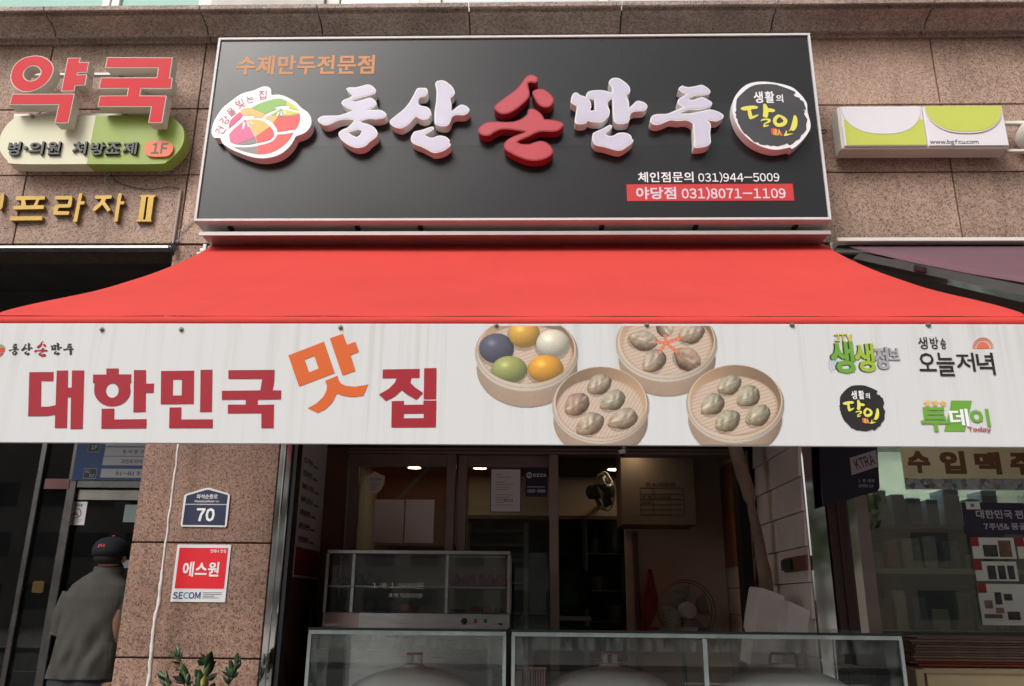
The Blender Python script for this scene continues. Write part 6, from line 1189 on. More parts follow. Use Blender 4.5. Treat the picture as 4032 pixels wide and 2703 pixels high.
# ---- printed picture of four steamer baskets: colours of the print are held per point of a fine flat grid
def basket(ox, oy, s, inner, outer, body, mat_e, items, kind, flip):
    step = 1.9 / s
    X0, X1 = outer[0] - outer[2] - 6 / s, outer[0] + outer[2] + 6 / s
    Y0, Y1 = inner[1] - inner[3] - 6 / s, body[1] + body[3] + 6 / s
    top_px, bot_px = 1284.0, 1752.0
    Y0 = max(Y0, (top_px - oy) / s); Y1 = min(Y1, (bot_px - oy) / s)
    nx, ny = int((X1 - X0) / step) + 1, int((Y1 - Y0) / step) + 1
    gx, gy = np.meshgrid(np.linspace(X0, X1, nx), np.linspace(Y0, Y1, ny))
    def E(e): return ((gx - e[0]) / e[2]) ** 2 + ((gy - e[1]) / e[3]) ** 2
    rngs = np.random.RandomState(int(ox)); grain = rngs.rand(ny, nx)
    for _ in range(2): grain = (grain + np.roll(grain, 1, 1) + np.roll(grain, -1, 1)) / 3
    wr_ = rngs.rand(ny, nx)
    for _ in range(12): wr_ = (wr_ + np.roll(wr_, 1, 1) + np.roll(wr_, -1, 1) + np.roll(wr_, 1, 0) + np.roll(wr_, -1, 0)) / 5
    wr_ = (wr_ - wr_.mean()) / wr_.std()
    C = np.zeros((ny, nx, 3)); mask = np.zeros((ny, nx), bool)
    def setc(m, col): 
        C[m] = np.broadcast_to(col, C.shape)[m]; mask[m] = True
    u = (gx - outer[0]) / outer[2]
    # outside wall of the basket
    wall = (E(body) < 1) | ((E(outer) < 1)) | ((np.abs(gx - body[0]) < body[2] * 0.998) & (gy > outer[1]) & (gy < body[1]))
    wcol = np.array([176, 152, 132.])[None, None] * (1.02 - 0.30 * np.clip(u, -0.2, 1) ** 2 - 0.18 * np.clip(-u - 0.5, 0, 1))[..., None] + (grain - .5)[..., None] * 22
    wcol = wcol - 14 * np.clip((gy - body[1]) / body[3], 0, 1)[..., None]
    setc(wall & ~((gy < outer[1]) & (E(outer) >= 1)), wcol)
    rim = E(outer) < 1
    rc = np.array([204, 188, 172.])[None, None] - 26 * np.clip(u * 1.2, 0, 1)[..., None] - (np.clip((E(outer) - 0.93) / 0.07, 0, 1) ** 2 * 30)[..., None] + (grain - .5)[..., None] * 12
    setc(rim, rc)
    e2 = (outer[0], (outer[1] * 0.5 + inner[1] * 0.5), (outer[2] + inner[2]) / 2, (outer[3] + inner[3]) / 2)
    groove = np.abs(E(e2) - 1) < 0.018
    C[groove & mask] *= 0.80
    inn = E(inner) < 1
    ang = np.arctan2((gy - inner[1]) / inner[3], (gx - inner[0]) / inner[2])
    ic = np.array([196, 160, 128.])[None, None] * (0.86 + 0.16 * np.cos(ang) * flip - 0.10 * np.sin(-ang))[..., None] + (grain - .5)[..., None] * 10
    lipm = (E(inner) > 0.955) & inn
    setc(inn, ic); C[lipm] = np.array([214, 190, 166.])
    fl = (E(mat_e) < 1) & inn
    dirx = 0.55 * flip; wv = np.sin((gx * (0.86 if flip > 0 else 0.30) + gy * (0.5 if flip > 0 else 0.95)) * s / 2.2) * 0.5 + 0.5
    dots = np.sin(gx * s * 2.3) * np.sin(gy * s * 2.3)
    fc = np.array([208, 184, 164.])[None, None] - (wv ** 4 * 42 * (0.5 + 0.5 * dots))[..., None] - (np.clip((E(mat_e) - 0.86) / 0.14, 0, 1) * 22)[..., None] + (grain - .5)[..., None] * 16
    setc(fl, fc)
    edge = (np.abs(E(mat_e) - 1) < 0.03) & inn & (gx > mat_e[0]); C[edge] = C[edge] * 0.5 + np.array([206, 150, 96.]) * 0.5
    tails = []
    for it in items:
        cx_, cy_, rx, ry, col = it[:5]; rot = math.radians(it[5] if len(it) > 5 else 0)
        dx, dy = gx - cx_, gy - cy_
        a = (dx * math.cos(rot) + dy * math.sin(rot)) / rx; b = (-dx * math.sin(rot) + dy * math.cos(rot)) / ry
        sh = ((a + 0.05) ** 2 + ((b - 0.16)) ** 2 < 1.12) & inn
        C[sh] *= 0.80
        col = np.array(col, float)
        if kind == 'bun':
            d = a * a + b * b; m = (d < 1) & inn
            h = np.sqrt(np.clip(1 - d, 0, 1)); lam = np.clip(-0.35 * a - 0.62 * b + 0.72 * h, 0, 1.2)
            spec = np.exp(-(((a + 0.28) / 0.22) ** 2 + ((b + 0.36) / 0.20) ** 2)) * (46 if col.sum() > 200 else 70)
            cc_ = col[None, None] * (0.62 + 0.45 * lam)[..., None] + spec[..., None] + (grain - .5)[..., None] * 20
            setc(m, cc_)
        else:
            ph1, ph2, ph3 = rngs.rand(3) * 6.28
            th_ = np.arctan2(b, a); rad = 1.10 * (1 + 0.035 * np.sin(3 * th_ + ph1) + 0.022 * np.sin(5 * th_ + ph2) + 0.012 * np.sin(11 * th_ + ph3))
            a, b = a / rad, b / rad
            bb = b / np.clip(1 - 0.55 * np.clip(-a, 0, 1) ** 1.5, 0.2, 1)
            d = np.abs(a) ** 2.1 + np.abs(bb) ** 2; m = (d < 1) & inn
            h = np.sqrt(np.clip(1 - d, 0, 1)); lam = np.clip(-0.25 * a - 0.55 * b + 0.80 * h, 0, 1.2)
            rl = b + 0.05 - 0.10 * a + 0.18 * a * a + 0.05 * np.sin(a * 5 + ph1) + 0.02 * wr_
            ridge = np.exp(-(rl / 0.085) ** 2)
            pl = np.sin(a * (8.0 + 2.5 * np.sin(ph2)) + 0.8 * np.sin(a * 4 + ph3) + np.sign(rl) * np.abs(rl) * 7.0 + ph1) * np.exp(-(rl / 0.40) ** 2) * (a > -0.75)
            up = rl < 0
            cc_ = col[None, None] * (0.60 + 0.44 * lam)[..., None] + (np.where(up, pl * 30, pl * 15) + ridge * 18 * (0.6 + 0.4 * np.sin(a * 6 + ph2)))[..., None] + (grain - .5)[..., None] * 14
            cc_ = cc_ - (np.clip(rl - 0.06, 0, 1) * 1.1)[..., None] * np.array([26, 38, 48.]) - (np.exp(-((rl - 0.17) / 0.08) ** 2) * 16)[..., None]
            cc_ = cc_ + np.clip(-a - 0.5, 0, 1)[..., None] * np.array([30, -4, -40.])
            cc_ = cc_ + (wr_ * 6)[..., None]
            cc_ = cc_ * (1 - 0.22 * np.clip((d - 0.75) / 0.25, 0, 1) * (b > -0.1))[..., None]
            setc(m, cc_)
        if len(it) > 6: tails.append(it)
    for it in tails:
        cx_, cy_ = it[0], it[1]; tx, ty = it[6]
        vx, vy = tx - cx_, ty - cy_; Lh = math.hypot(vx, vy)
        t = ((gx - cx_) * vx + (gy - cy_) * vy) / Lh ** 2; dd = np.abs((gx - cx_) * vy - (gy - cy_) * vx) / Lh
        t0 = it[2] * 0.98 / Lh
        m = (t > t0 * 0.82) & (t < 1.02) & (dd < 26 + 16 * np.clip(1 - t, 0, 1)) & inn
        setc(m, np.array([214, 118, 84.])[None, None] + (np.sin(t * 40) * 10)[..., None] + (26 - dd)[..., None] * 0.5)
    C = np.clip(C, 4, 250)
    lc = C / 255.0; lc = np.where(lc <= 0.04045, lc / 12.92, ((lc + 0.055) / 1.055) ** 2.4) * 0.86
    idx = -np.ones((ny, nx), int)
    q = mask[:-1, :-1] & mask[1:, :-1] & mask[:-1, 1:] & mask[1:, 1:]
    use = np.zeros((ny, nx), bool); use[:-1, :-1] |= q; use[1:, :-1] |= q; use[:-1, 1:] |= q; use[1:, 1:] |= q
    idx[use] = np.arange(use.sum())
    px, py = ox + gx[use] * s, oy + gy[use] * s
    R_, D_, F_ = (np.array(v) for v in (_r, _d, _f))
    ray = R_[None] * (px - CX)[:, None] + D_[None] * (py - CY)[:, None] + F_[None] * FPX
    k = PRY / ray[:, 1]; co = np.array(EYE)[None] + ray * k[:, None]; co[:, 1] = PRY
    faces = np.stack([idx[:-1, :-1][q], idx[1:, :-1][q], idx[1:, 1:][q], idx[:-1, 1:][q]], 1)
    me = bpy.data.meshes.new('printed_basket')
    me.vertices.add(len(co)); me.vertices.foreach_set('co', co.ravel())
    me.loops.add(faces.size); me.loops.foreach_set('vertex_index', faces.ravel())
    me.polygons.add(len(faces)); me.polygons.foreach_set('loop_start', np.arange(len(faces)) * 4); me.polygons.foreach_set('loop_total', np.full(len(faces), 4))
    me.update(calc_edges=True)
    at_ = me.color_attributes.new('print', 'FLOAT_COLOR', 'POINT')
    at_.data.foreach_set('color', np.concatenate([lc[use], np.ones((use.sum(), 1))], 1).ravel())
    me.materials.append(PRINT)
    return put('printed_basket', me, val)
PRINT = bpy.data.materials.new('photo_print'); PRINT.use_nodes = True
_p = PRINT.node_tree.nodes['Principled BSDF']; _p.inputs['Roughness'].default_value = 0.5
_a = PRINT.node_tree.nodes.new('ShaderNodeAttribute'); _a.attribute_name = 'print'
PRINT.node_tree.links.new(_a.outputs['Color'], _p.inputs['Base Color'])
DG = (188, 171, 150); DB = (182, 154, 134); DL = (182, 173, 150)
PRY_keep = PRY
basket(1850, 1260, 470 / 1939, (920, 480, 795, 562), (920, 545, 842, 622), (925, 795, 818, 630), (915, 560, 750, 480),
       [(435, 465, 285, 245, (84, 84, 104)), (885, 230, 255, 230, (220, 166, 62)), (1350, 390, 272, 235, (222, 214, 194)), (645, 812, 287, 224, (160, 164, 92)), (1235, 800, 290, 228, (226, 160, 48))], 'bun', -1)
basket(2420, 1260, 440 / 2156, (1005, 400, 930, 672), (1000, 470, 985, 735), (1010, 762, 940, 716), (1005, 480, 870, 600),
       [(540, 400, 265, 180, DG, 12, (985, 450)), (975, 130, 190, 150, DG, 90, (985, 450)), (1470, 270, 245, 180, DG, -20, (985, 450)), (750, 800, 240, 190, DG, -45, (985, 450)), (1400, 760, 265, 205, DB, 35, (985, 450))], 'gyoza', -1)
PRY = PRY_keep - 0.0007
basket(2160, 1420, 420 / 1882, (920, 745, 815, 642), (915, 800, 862, 676), (915, 1060, 835, 665), (920, 850, 778, 530),
       [(885, 430, 210, 165, DG, -28), (490, 785, 222, 180, DB, -38), (1125, 715, 225, 155, DL, -28), (720, 1130, 245, 178, DG, -32), (1310, 1040, 250, 165, DG, -22)], 'gyoza', 1)
basket(2680, 1420, 430 / 1926, (965, 710, 825, 640), (960, 770, 868, 690), (960, 1010, 835, 690), (940, 800, 770, 520),
       [(850, 440, 208, 158, DL, -30), (1185, 640, 208, 170, DL, -35), (555, 785, 212, 168, DL, -38), (820, 1075, 222, 170, DL, -32), (1355, 980, 222, 165, DL, -30)], 'gyoza', -1)
PRY = PRY_keep

# ------------------------------------------------------------------ neighbour's mauve awning on the right
nb = thing('mauve_awning', (2.6, W, 3.3), 'mauve fabric awning of the shop next door, partly behind the red one', 'awning')
MAUVE = fabric('mauve_awning_fabric', (0.17, 0.085, 0.108, 1), 0.1)
nx0, nx1 = X_(3318, 968, 4.06), 4.6
np_ = [(4.06, 3.318), (3.7, 3.125), (3.3, 2.912), (2.9, 2.70), (2.6, 2.54), (2.25, 2.36)]
vs, fs = [], []
for j, (y, z) in enumerate(np_):
    for i in range(21):
        vs.append((nx0 + (nx1 - nx0) * i / 20, y, z - 0.02 * math.sin(math.pi * j / 5)))
for j in range(5):
    for i in range(20):
        a = j * 21 + i; fs.append((a, a + 1, a + 22, a + 21))
o = MB().add(vs, fs).build('fabric', MAUVE, nb, smooth='all'); so = o.modifiers.new('thickness', 'SOLIDIFY'); so.thickness = 0.003; so.offset = -1
bz = Z_(3660, 950, 3.95); bz1 = Z_(3660, 935, 3.95)
box('hood_edge', pm('cream_box_shell', (0.68, 0.65, 0.58, 1)), nb, X_(3296, 930, 3.95), 4.6, 3.95, 4.19, bz, bz1, bevel=0.003)
box('hood_recess', BLACK, nb, X_(3300, 945, 3.99), 4.6, 4.0, 4.18, 3.33, bz - 0.002)
w = MB()
for (xa, ya, za) in ((nx0, 4.0, 3.235), ):
    pass
# side arm seen as a dark rail below the mauve cloth
pa, pb = atX(3500, 1044, nx0 - 0.028), atX(4032, 1158, nx0 - 0.028)
dv = (pb - pa).normalized(); pc = pb + dv * 0.4
w.tube([pa - dv * 0.35, pa, pb, pc], 0.028, 4)
w.build('side_arm', pm('charcoal_arm', (0.055, 0.052, 0.050, 1), 0.5, 0.2, var=0.2), nb)
q = atX(3625, 1058, nx0 - 0.055)
MB().obox((nx0 - 0.058, q.y, q.z), (0.012, 0.10, 0.030), (math.radians(28), 0, 0)).build('arm_motor', BLACK, nb, bevel=0.006)
MB().tube([(nx0 - 0.05, 4.06, 3.29), (4.6, 4.06, 3.29)], 0.028, 14).build('roller_tube', ALU, nb, smooth=True)
box('front_bar', pm('cream_box_shell', (0.68, 0.65, 0.58, 1)), nb, nx0, 4.6, 2.21, 2.26, 2.33, 2.37)
o = MB().add([(X_(3920, 1018, 3.5), 3.30, 2.93), (X_(3975, 1026, 3.5), 3.30, 2.932), (X_(3950, 1030, 3.5), 3.27, 2.915)], [(0, 1, 2)])

CORD.build('pull_cord', pm('white_nylon_cord', (0.66, 0.62, 0.58, 1), 0.7, var=0.15, vscale=60, bump=0.6, bscale=220), awn, smooth='all')['label'] = 'thick white cord hanging down in front of the pillar'
# ------------------------------------------------------------------ dumpling shop: recess, window wall, room behind
FY = 5.1                                  # sliding window plane
wood = pm('brown_panel', (0.13, 0.060, 0.038, 1), 0.55, var=0.2, vscale=3)
warm = pm('warm_wall', (0.58, 0.48, 0.38, 1), 0.8, var=0.12, vscale=2)
orange_w = pm('terracotta_paint', (0.22, 0.125, 0.095, 1), 0.8, var=0.1)
shop = thing('dumpling_shop_front', (0, FY, 0), 'recessed dumpling shop front with sliding aluminium windows under the awning', 'shop front')
# stainless corner post beside the pillar
box('steel_post', CHROME, shop, -1.300, -1.236, W - 0.004, W + 0.09, 0.01, 2.748, bevel=0.004)
box('post_rib', CHROME, shop, -1.272, -1.264, W - 0.012, W - 0.0045, 0.01, 2.74, bevel=0.002)
box('post_seal', BLACK, shop, -1.234, -1.212, W + 0.01, W + 0.085, 0.01, 2.748)
box('side_panel', wood, shop, -1.304, -1.29, W + 0.092, FY - 0.02, 0.08, 3.0)
# left return wall, brown strip, header
box('left_strip', wood, shop, -1.288, -1.15, FY, FY + 0.05, 0.08, 2.9)
fr_m = pm('bronze_aluminium', (0.20, 0.165, 0.145, 1), 0.45, 0.5, var=0.12, vscale=8)
fl_m = pm('light_bronze_aluminium', (0.30, 0.255, 0.225, 1), 0.42, 0.4, var=0.1, vscale=8)
z_hd0, z_hd1 = Z_(1900, 1803, FY), Z_(1900, 1765, FY)
hx_a, hx_b = -1.148, X_(2912, 1800, FY)
box('window_header', fr_m, shop, hx_a, hx_b, FY - 0.03, FY + 0.09, z_hd0 + 0.0185, z_hd1)
for k in range(3): box('header_groove', BLACK, shop, hx_a, hx_b, FY - 0.0325, FY - 0.031, z_hd0 + 0.035 + k * 0.018, z_hd0 + 0.040 + k * 0.018)
box('header_board', DARK, shop, -1.288, 1.33, FY + 0.0, FY + 0.06, z_hd1 + 0.002, 3.40)
zs_ = 0.95
def mull(a, b, name='window_mullion', m=fr_m, dy=0.0):
    return box(name, m, shop, X_(a, 2100, FY), X_(b, 2100, FY), FY - 0.02 + dy, FY + 0.05 + dy, zs_, z_hd0 + 0.018, bevel=0.003)
mull(1362, 1400); mull(1752, 1788); mull(1795, 1832, dy=0.03); mull(2163, 2200, m=fl_m)
box('window_sill', fl_m, shop, hx_a, X_(2200, 2300, FY), FY - 0.05, FY + 0.1, zs_ - 0.04, zs_ - 0.002)
for a, b, dy in ((1400, 1752, 0.0), (1832, 2163, 0.03)):
    box('sash_rail', fr_m, shop, X_(a, 2100, FY) + 0.001, X_(b, 2100, FY) - 0.001, FY - 0.012 + dy, FY + 0.03 + dy, Z_(1900, 1838, FY), z_hd0 + 0.016)
    box('window_pane', GLASS_SHOP, shop, X_(a, 2100, FY) + 0.002, X_(b, 2100, FY) - 0.002, FY + 0.008 + dy, FY + 0.014 + dy, zs_, Z_(1900, 1838, FY) - 0.001)
box('window_post', BLACK, shop, X_(2912, 2100, FY), X_(2952, 2100, FY), FY - 0.03, FY + 0.10, 0.08, 2.9)
# right return wall of white boards
RX = 1.335
brd = pm('white_siding', (0.84, 0.77, 0.73, 1), 0.6, var=0.10, vscale=4)
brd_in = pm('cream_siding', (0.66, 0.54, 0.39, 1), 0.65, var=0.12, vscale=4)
zb = 0.08
i = 0
while zb < 2.9:
    h = 0.17
    w = MB().add([(RX - 0.004, W + 0.002, zb), (RX - 0.004, FY - 0.04, zb), (RX + 0.008, FY - 0.04, zb + h - 0.004), (RX + 0.008, W + 0.002, zb + h - 0.004), (RX + 0.014, W + 0.002, zb), (RX + 0.014, FY - 0.04, zb), (RX + 0.014, FY - 0.04, zb + h - 0.004), (RX + 0.014, W + 0.002, zb + h - 0.004)],
                 [(0, 1, 2, 3), (7, 6, 5, 4), (0, 4, 5, 1), (3, 2, 6, 7), (0, 3, 7, 4), (1, 5, 6, 2)])
    w.build('siding_board', brd, shop)
    w = MB().add([(RX - 0.004, FY + 0.11, zb), (RX - 0.004, 7.0, zb), (RX + 0.008, 7.0, zb + h - 0.004), (RX + 0.008, FY + 0.11, zb + h - 0.004), (RX + 0.014, FY + 0.11, zb), (RX + 0.014, 7.0, zb), (RX + 0.014, 7.0, zb + h - 0.004), (RX + 0.014, FY + 0.11, zb + h - 0.004)],
                 [(0, 1, 2, 3), (7, 6, 5, 4), (0, 4, 5, 1), (3, 2, 6, 7), (0, 3, 7, 4), (1, 5, 6, 2)])
    w.build('siding_board', brd_in, shop)
    zb += h
box('right_wall', DARK, shop, RX + 0.016, RX + 0.05, W + 0.15, 9.3, 0.0, 3.39)
box('left_wall', warm, shop, -1.30, -1.292, FY + 0.06, 7.6, 0.08, 3.0)
# back of the room: orange and cream partition with a dark kitchen opening
BY = 6.9
box('ceiling', pm('shop_ceiling', (0.10, 0.075, 0.06, 1), 0.8, var=0.15), shop, -1.29, RX, FY + 0.065, 9.2, 2.505, 2.54)
bx = lambda px, py: X_(px, py, BY)
bzz = lambda px, py: Z_(px, py, BY)
box('back_wall_top', orange_w, shop, -1.29, bx(1845, 1950), BY, BY + 0.06, bzz(1700, 2150), 2.503)
box('back_wall_band', warm, shop, bx(1846, 1950), bx(2450, 1950), BY, BY + 0.06, bzz(2000, 2032), 2.503)
box('back_shelf_edge', pm('dark_oak', (0.17, 0.085, 0.045, 1), 0.5, var=0.2), shop, bx(1846, 2036), bx(2450, 2036), BY - 0.05, BY - 0.001, bzz(2000, 2046), bzz(2000, 2032))
box('back_wall_low', pm('kitchen_dark', (0.16, 0.17, 0.165, 1), 0.6, var=0.3), shop, -1.29, RX, 8.6, 8.66, 0.08, 2.503)
box('partition', warm, shop, X_(2465, 2200, 5.95), RX - 0.006, 5.95, 6.03, 0.08, 2.503)
box('hung_cupboard', pm('tan_cupboard', (0.20, 0.155, 0.115, 1), 0.6, var=0.1), shop, X_(2446, 1950, 5.62), X_(2738, 1950, 5.62), 5.62, 5.948, Z_(2600, 2068, 5.62), 2.502, bevel=0.004)
box('door_jamb', pm('dark_oak', (0.17, 0.085, 0.045, 1)), shop, X_(2500, 2300, 5.9), X_(2517, 2300, 5.9), 5.9, 5.949, 0.08, Z_(2500, 2095, 5.9), bevel=0.003)
# notice table on the cupboard
nt_ink = pm('brown_ink', (0.055, 0.035, 0.025, 1), 0.7)
w = MB(); Yc = 5.618
xs = [2520, 2570, 2690]; ys = [1922, 1946, 1966, 1986, 2006, 2027]
for y in ys: p, q = at(xs[0], y, Yc), at(xs[-1], y, Yc); w.box(p.x, q.x, Yc, Yc + 0.001, p.z - 0.0015, p.z + 0.0015)
for x in xs: p, q = at(x, ys[0], Yc), at(x, ys[-1], Yc); w.box(p.x - 0.0015, p.x + 0.0015, Yc - 0.0012, Yc - 0.0002, q.z, p.z)
w.build('notice_rules', nt_ink, shop)
text('형  명', (2528, 1952, 2564, 1964), Yc, nt_ink, shop, bold=0.01); text('도시가스용', (2576, 1952, 2640, 1964), Yc, nt_ink, shop, bold=0.01); text('설치업체', (2526, 1972, 2564, 1984), Yc, nt_ink, shop, bold=0.01)
text('연소기명판', (2540, 1900, 2660, 1917), Yc, nt_ink, shop, bold=0.01)
# poster on the inner side wall
def wall_quad(name, m, parent, X, y0, y1, z0, z1, off):
    return box(name, m, parent, X - off - 0.002, X - off, y0, y1, z0, z1)
ya, yb = atX(2895, 1850, RX).y, atX(2742, 1850, RX).y
pst = wall_quad('wall_poster', pm('poster_dark', (0.05, 0.04, 0.045, 1), 0.5, var=0.4, vscale=9), None, RX, (ya + yb) / 2, yb, 1.72, 2.42, 0.006)
tag(pst, 'dark food poster on the cream boarded side wall inside the shop', 'poster')
pst = wall_quad('wall_poster', pm('poster_orange', (0.32, 0.115, 0.05, 1), 0.5, var=0.35, vscale=7), None, RX, ya, (ya + yb) / 2 - 0.005, 1.74, 2.42, 0.006)
tag(pst, 'orange food poster on the cream boarded side wall inside the shop', 'poster')
# ceiling downlights
lamp_m = pm('warm_lamp', (1.0, 0.76, 0.50, 1), 0.5, emit=17.0)
trim_m = pm('lamp_trim', (0.35, 0.30, 0.24, 1), 0.4, 0.6)
for px, py, lb in ((1632, 1842, 'leftmost lit downlight seen through the left shop window'), (1890, 1844, 'lit downlight seen above the white notice in the right shop window'), (2419, 1849, 'lit downlight above the wall fan in the open window'), (2175, 1757, 'lit downlight just below the valance under the left dumpling basket'), (2497, 1760, 'lit downlight just below the valance near the glass pendant')):
    q = atZ(px, py, 2.504)
    t = thing('downlight', q, lb, 'lamp', 'downlights in the dumpling shop')
    MB().lathe([(0.052, 0.0), (0.066, -0.004), (0.066, 0.0)], (q.x, q.y, q.z), 20).build('trim_ring', trim_m, t, smooth=True)
    MB().lathe([(0.0, -0.003), (0.05, -0.003), (0.05, -0.001)], (q.x, q.y, q.z), 20).build('lamp', lamp_m, t)
# glass pendant and its stem
q = at(2452, 1775, 4.9)
t = thing('glass_pendant', q, 'small cut glass pendant hanging just below the valance', 'pendant')
MB().lathe([(0.012, 0.05), (0.024, 0.03), (0.030, 0.0), (0.022, -0.022), (0.010, -0.034), (0.0, -0.040)], q, 10).build('cut_glass', glass('pendant_glass', (0.75, 0.78, 0.76), base=0.18), t)
MB().tube([q + Vector((0, 0, 0.05)), q + Vector((0, 0, 0.7))], 0.003, 6).build('stem', BLACK, t)
# papers and stickers on the panes
def sheet(name, label, cat, px0, py0, px1, py1, Y, m=PAPER, group=None):
    t = thing(name, at((px0 + px1) / 2, py1, Y), label, cat, group); pbox('sheet', m, t, px0, py0, px1, py1, Y, 0.0015); return t
dim_paper = pm('office_paper', (0.74, 0.69, 0.65, 1), 0.8, var=0.05)
GYs = FY + 0.004
sheet('paper_sheet', 'left of two blank paper sheets taped inside the left shop window', 'paper', 1472, 1968, 1589, 2139, FY + 0.0055, dim_paper, 'blank sheets in the window')
sheet('paper_sheet', 'right of two blank paper sheets taped inside the left shop window', 'paper', 1595, 1968, 1708, 2139, FY + 0.0055, dim_paper, 'blank sheets in the window')
t = sheet('window_notice', 'white printed notice with blue edge in the right shop window', 'notice', 1934, 1849, 2048, 2015, FY + 0.034, PAPER)
pbox('blue_edge', blue_ink, t, 1931, 1846, 2051, 2018, FY + 0.0362, 0.001)
w = MB()
for i in range(13):
    if i in (2, 7): continue
    p, q = at(1950, 1868 + i * 10, FY + 0.0335), at(1975 + (i * 37) % 50, 1870 + i * 10, FY + 0.0335); w.box(p.x, q.x, FY + 0.0325, FY + 0.0335, q.z, p.z)
w.build('print_lines', grey_ink, t)
text('EZIS', (1986, 1966, 2020, 1976), FY + 0.0335, INK, t, bold=0.02)
t = sheet('security_decal', 'navy security decal with white emblem at the right window edge', 'sticker', 2069, 1844, 2155, 1956, FY + 0.036, navy)
text('EZIS', (2100, 1866, 2151, 1878), FY + 0.0355, white_ink, t, bold=0.03)
fill('decal_ring', [flat_loop(ell(2084, 1872, 11, 12, 24), FY + 0.0345), flat_loop(ell(2084, 1872, 8, 9, 24), FY + 0.0345)], FY + 0.0345, 0.0008, white_ink, t)
text('Z', (2079, 1866, 2089, 1879), FY + 0.0355, white_ink, t, bold=0.02)
text('1833-6560', (2076, 1928, 2147, 1940), FY + 0.0355, white_ink, t, bold=0.02)
pbox('decal_rule', white_ink, t, 2076, 1917, 2146, 1919, FY + 0.0345, 0.001)
sh = [(1438, 1876), (1458, 1870), (1477, 1857), (1497, 1868), (1516, 1876), (1513, 1905), (1500, 1930), (1477, 1949), (1455, 1931), (1441, 1905)]
t = thing('shield_sticker', at(1477, 1949, FY), 'pale shield shaped camera notice on the left shop window', 'sticker')
fill('shield', [flat_loop(sh, FY + 0.0055)], FY + 0.0055, 0.001, dim_paper, t)
text('CCTV', (1456, 1884, 1500, 1894), FY + 0.005, grey_ink, t, bold=0.03)
w = MB()
for i in range(4):
    p, q = at(1458, 1903 + i * 8, FY + 0.0045), at(1492 - i * 5, 1905 + i * 8, FY + 0.0045); w.box(p.x, q.x, FY + 0.004, FY + 0.0045, q.z, p.z)
w.build('print_lines', grey_ink, t)
# menu board on the left side wall
MX = -1.289
y0, y1 = atX(1172, 2000, MX).y, atX(1302, 1900, MX).y
ztop, zbot = 2.62, atX(1200, 2278, MX).z
menu = thing('menu_board', (MX, y0, zbot), 'tall white menu board with red foot on the left side of the recess', 'menu')
box('board', PAPER, menu, MX + 0.001, MX + 0.006, y0, y1, zbot, ztop)
box('red_foot', pm('menu_red', (0.30, 0.02, 0.035, 1), 0.5), menu, MX + 0.0065, MX + 0.0075, y0 + 0.012, y1 - 0.012, zbot + 0.012, zbot + 0.16)
def side_text(body, ya_, yb_, za_, zb_, X, mat, parent, bold=0.02):
    me0, lo_, hi_ = glyphs(body, bold)
    sy, sz = (yb_ - ya_) / (hi_[0] - lo_[0]), (zb_ - za_) / (hi_[1] - lo_[1])
    me = me0.copy(); me.name = 'lettering'
    me.transform(Matrix(((0, 0, 0.0006, X), (sy, 0, 0, ya_ - lo_[0] * sy), (0, sz, 0, za_ - lo_[1] * sz), (0, 0, 0, 1))))
    me.materials.clear(); me.materials.append(mat); return put('lettering', me, parent)
dishes = ['①고기만두', '②김치만두', '③새우고기만두', '④새우김치만두', '⑤한글통만두', '⑥왕모듬찐빵', '⑦찹쌀꽈배기', '⑧찹쌀도너츠', '⑨한마리통모듬고로케']
zz = 2.275
for i, dn in enumerate(dishes):
    wdt = min(0.26, 0.032 * (len(dn) + 1))
    side_text(dn, y0 + 0.03, y0 + 0.03 + wdt, zz - 0.036, zz, MX + 0.0068, INK, menu, 0.02)
    w = MB().box(MX + 0.0064, MX + 0.0070, y0 + 0.05 + wdt, min(y1 - 0.03, y0 + 0.05 + wdt + 0.10), zz - 0.030, zz - 0.018).build('small_print', grey_ink, menu)
    zz -= 0.072
# green bottle-like shape hanging below: a wiper handle on the panel
q = atX(1215, 2420, MX + 0.02)
w = MB().lathe([(0.0, 0.26), (0.006, 0.25), (0.008, 0.12), (0.028, 0.05), (0.030, 0.0), (0.0, -0.002)], (MX + 0.035, q.y, q.z - 0.08), 12)
tag(w.build('green_umbrella', pm('dark_green_cloth', (0.02, 0.045, 0.025, 1), 0.7, var=0.2), None, smooth=True), 'folded dark green umbrella hanging under the menu board', 'umbrella')

# ---- warming cabinet on the window ledge
kw = 810 / 2256
WY = 4.62
def cw(x, y): return (1250 + x * kw, 2140 + y * kw)
cab = thing('warming_cabinet', at(*cw(1100, 960), WY), 'stainless warming cabinet with glass front and dim buns inside', 'cabinet')
cx0, cx1 = X_(*cw(72, 600), WY), X_(*cw(2112, 600), WY)
cz_top, cz_mid, cz_bot = Z_(*cw(1100, 75), WY), Z_(*cw(1100, 765), WY), Z_(*cw(1100, 930), WY)
CD = 0.36
steel_d = pm('worn_steel', (0.36, 0.36, 0.35, 1), 0.36, 0.9, var=0.2, vscale=6, stretch=(1, 1, 6))
box('base_panel', steel_d, cab, cx0, cx1, WY, WY + CD, cz_bot, cz_mid, bevel=0.003)
box('top_plate', steel_d, cab, cx0, cx1, WY, WY + CD, cz_top - 0.022, cz_top, bevel=0.003)
box('rear_panel', pm('cream_liner', (0.42, 0.36, 0.29, 1), 0.6), cab, cx0 + 0.01, cx1 - 0.01, WY + CD - 0.012, WY + CD - 0.004, cz_mid + 0.001, cz_top - 0.024)
for x in (95, 385, 1418, 2098):
    xm = X_(*cw(x, 430), WY); box('upright', steel_d, cab, xm - 0.008, xm + 0.008, WY + 0.001, WY + 0.02, cz_mid + 0.001, cz_top - 0.023)
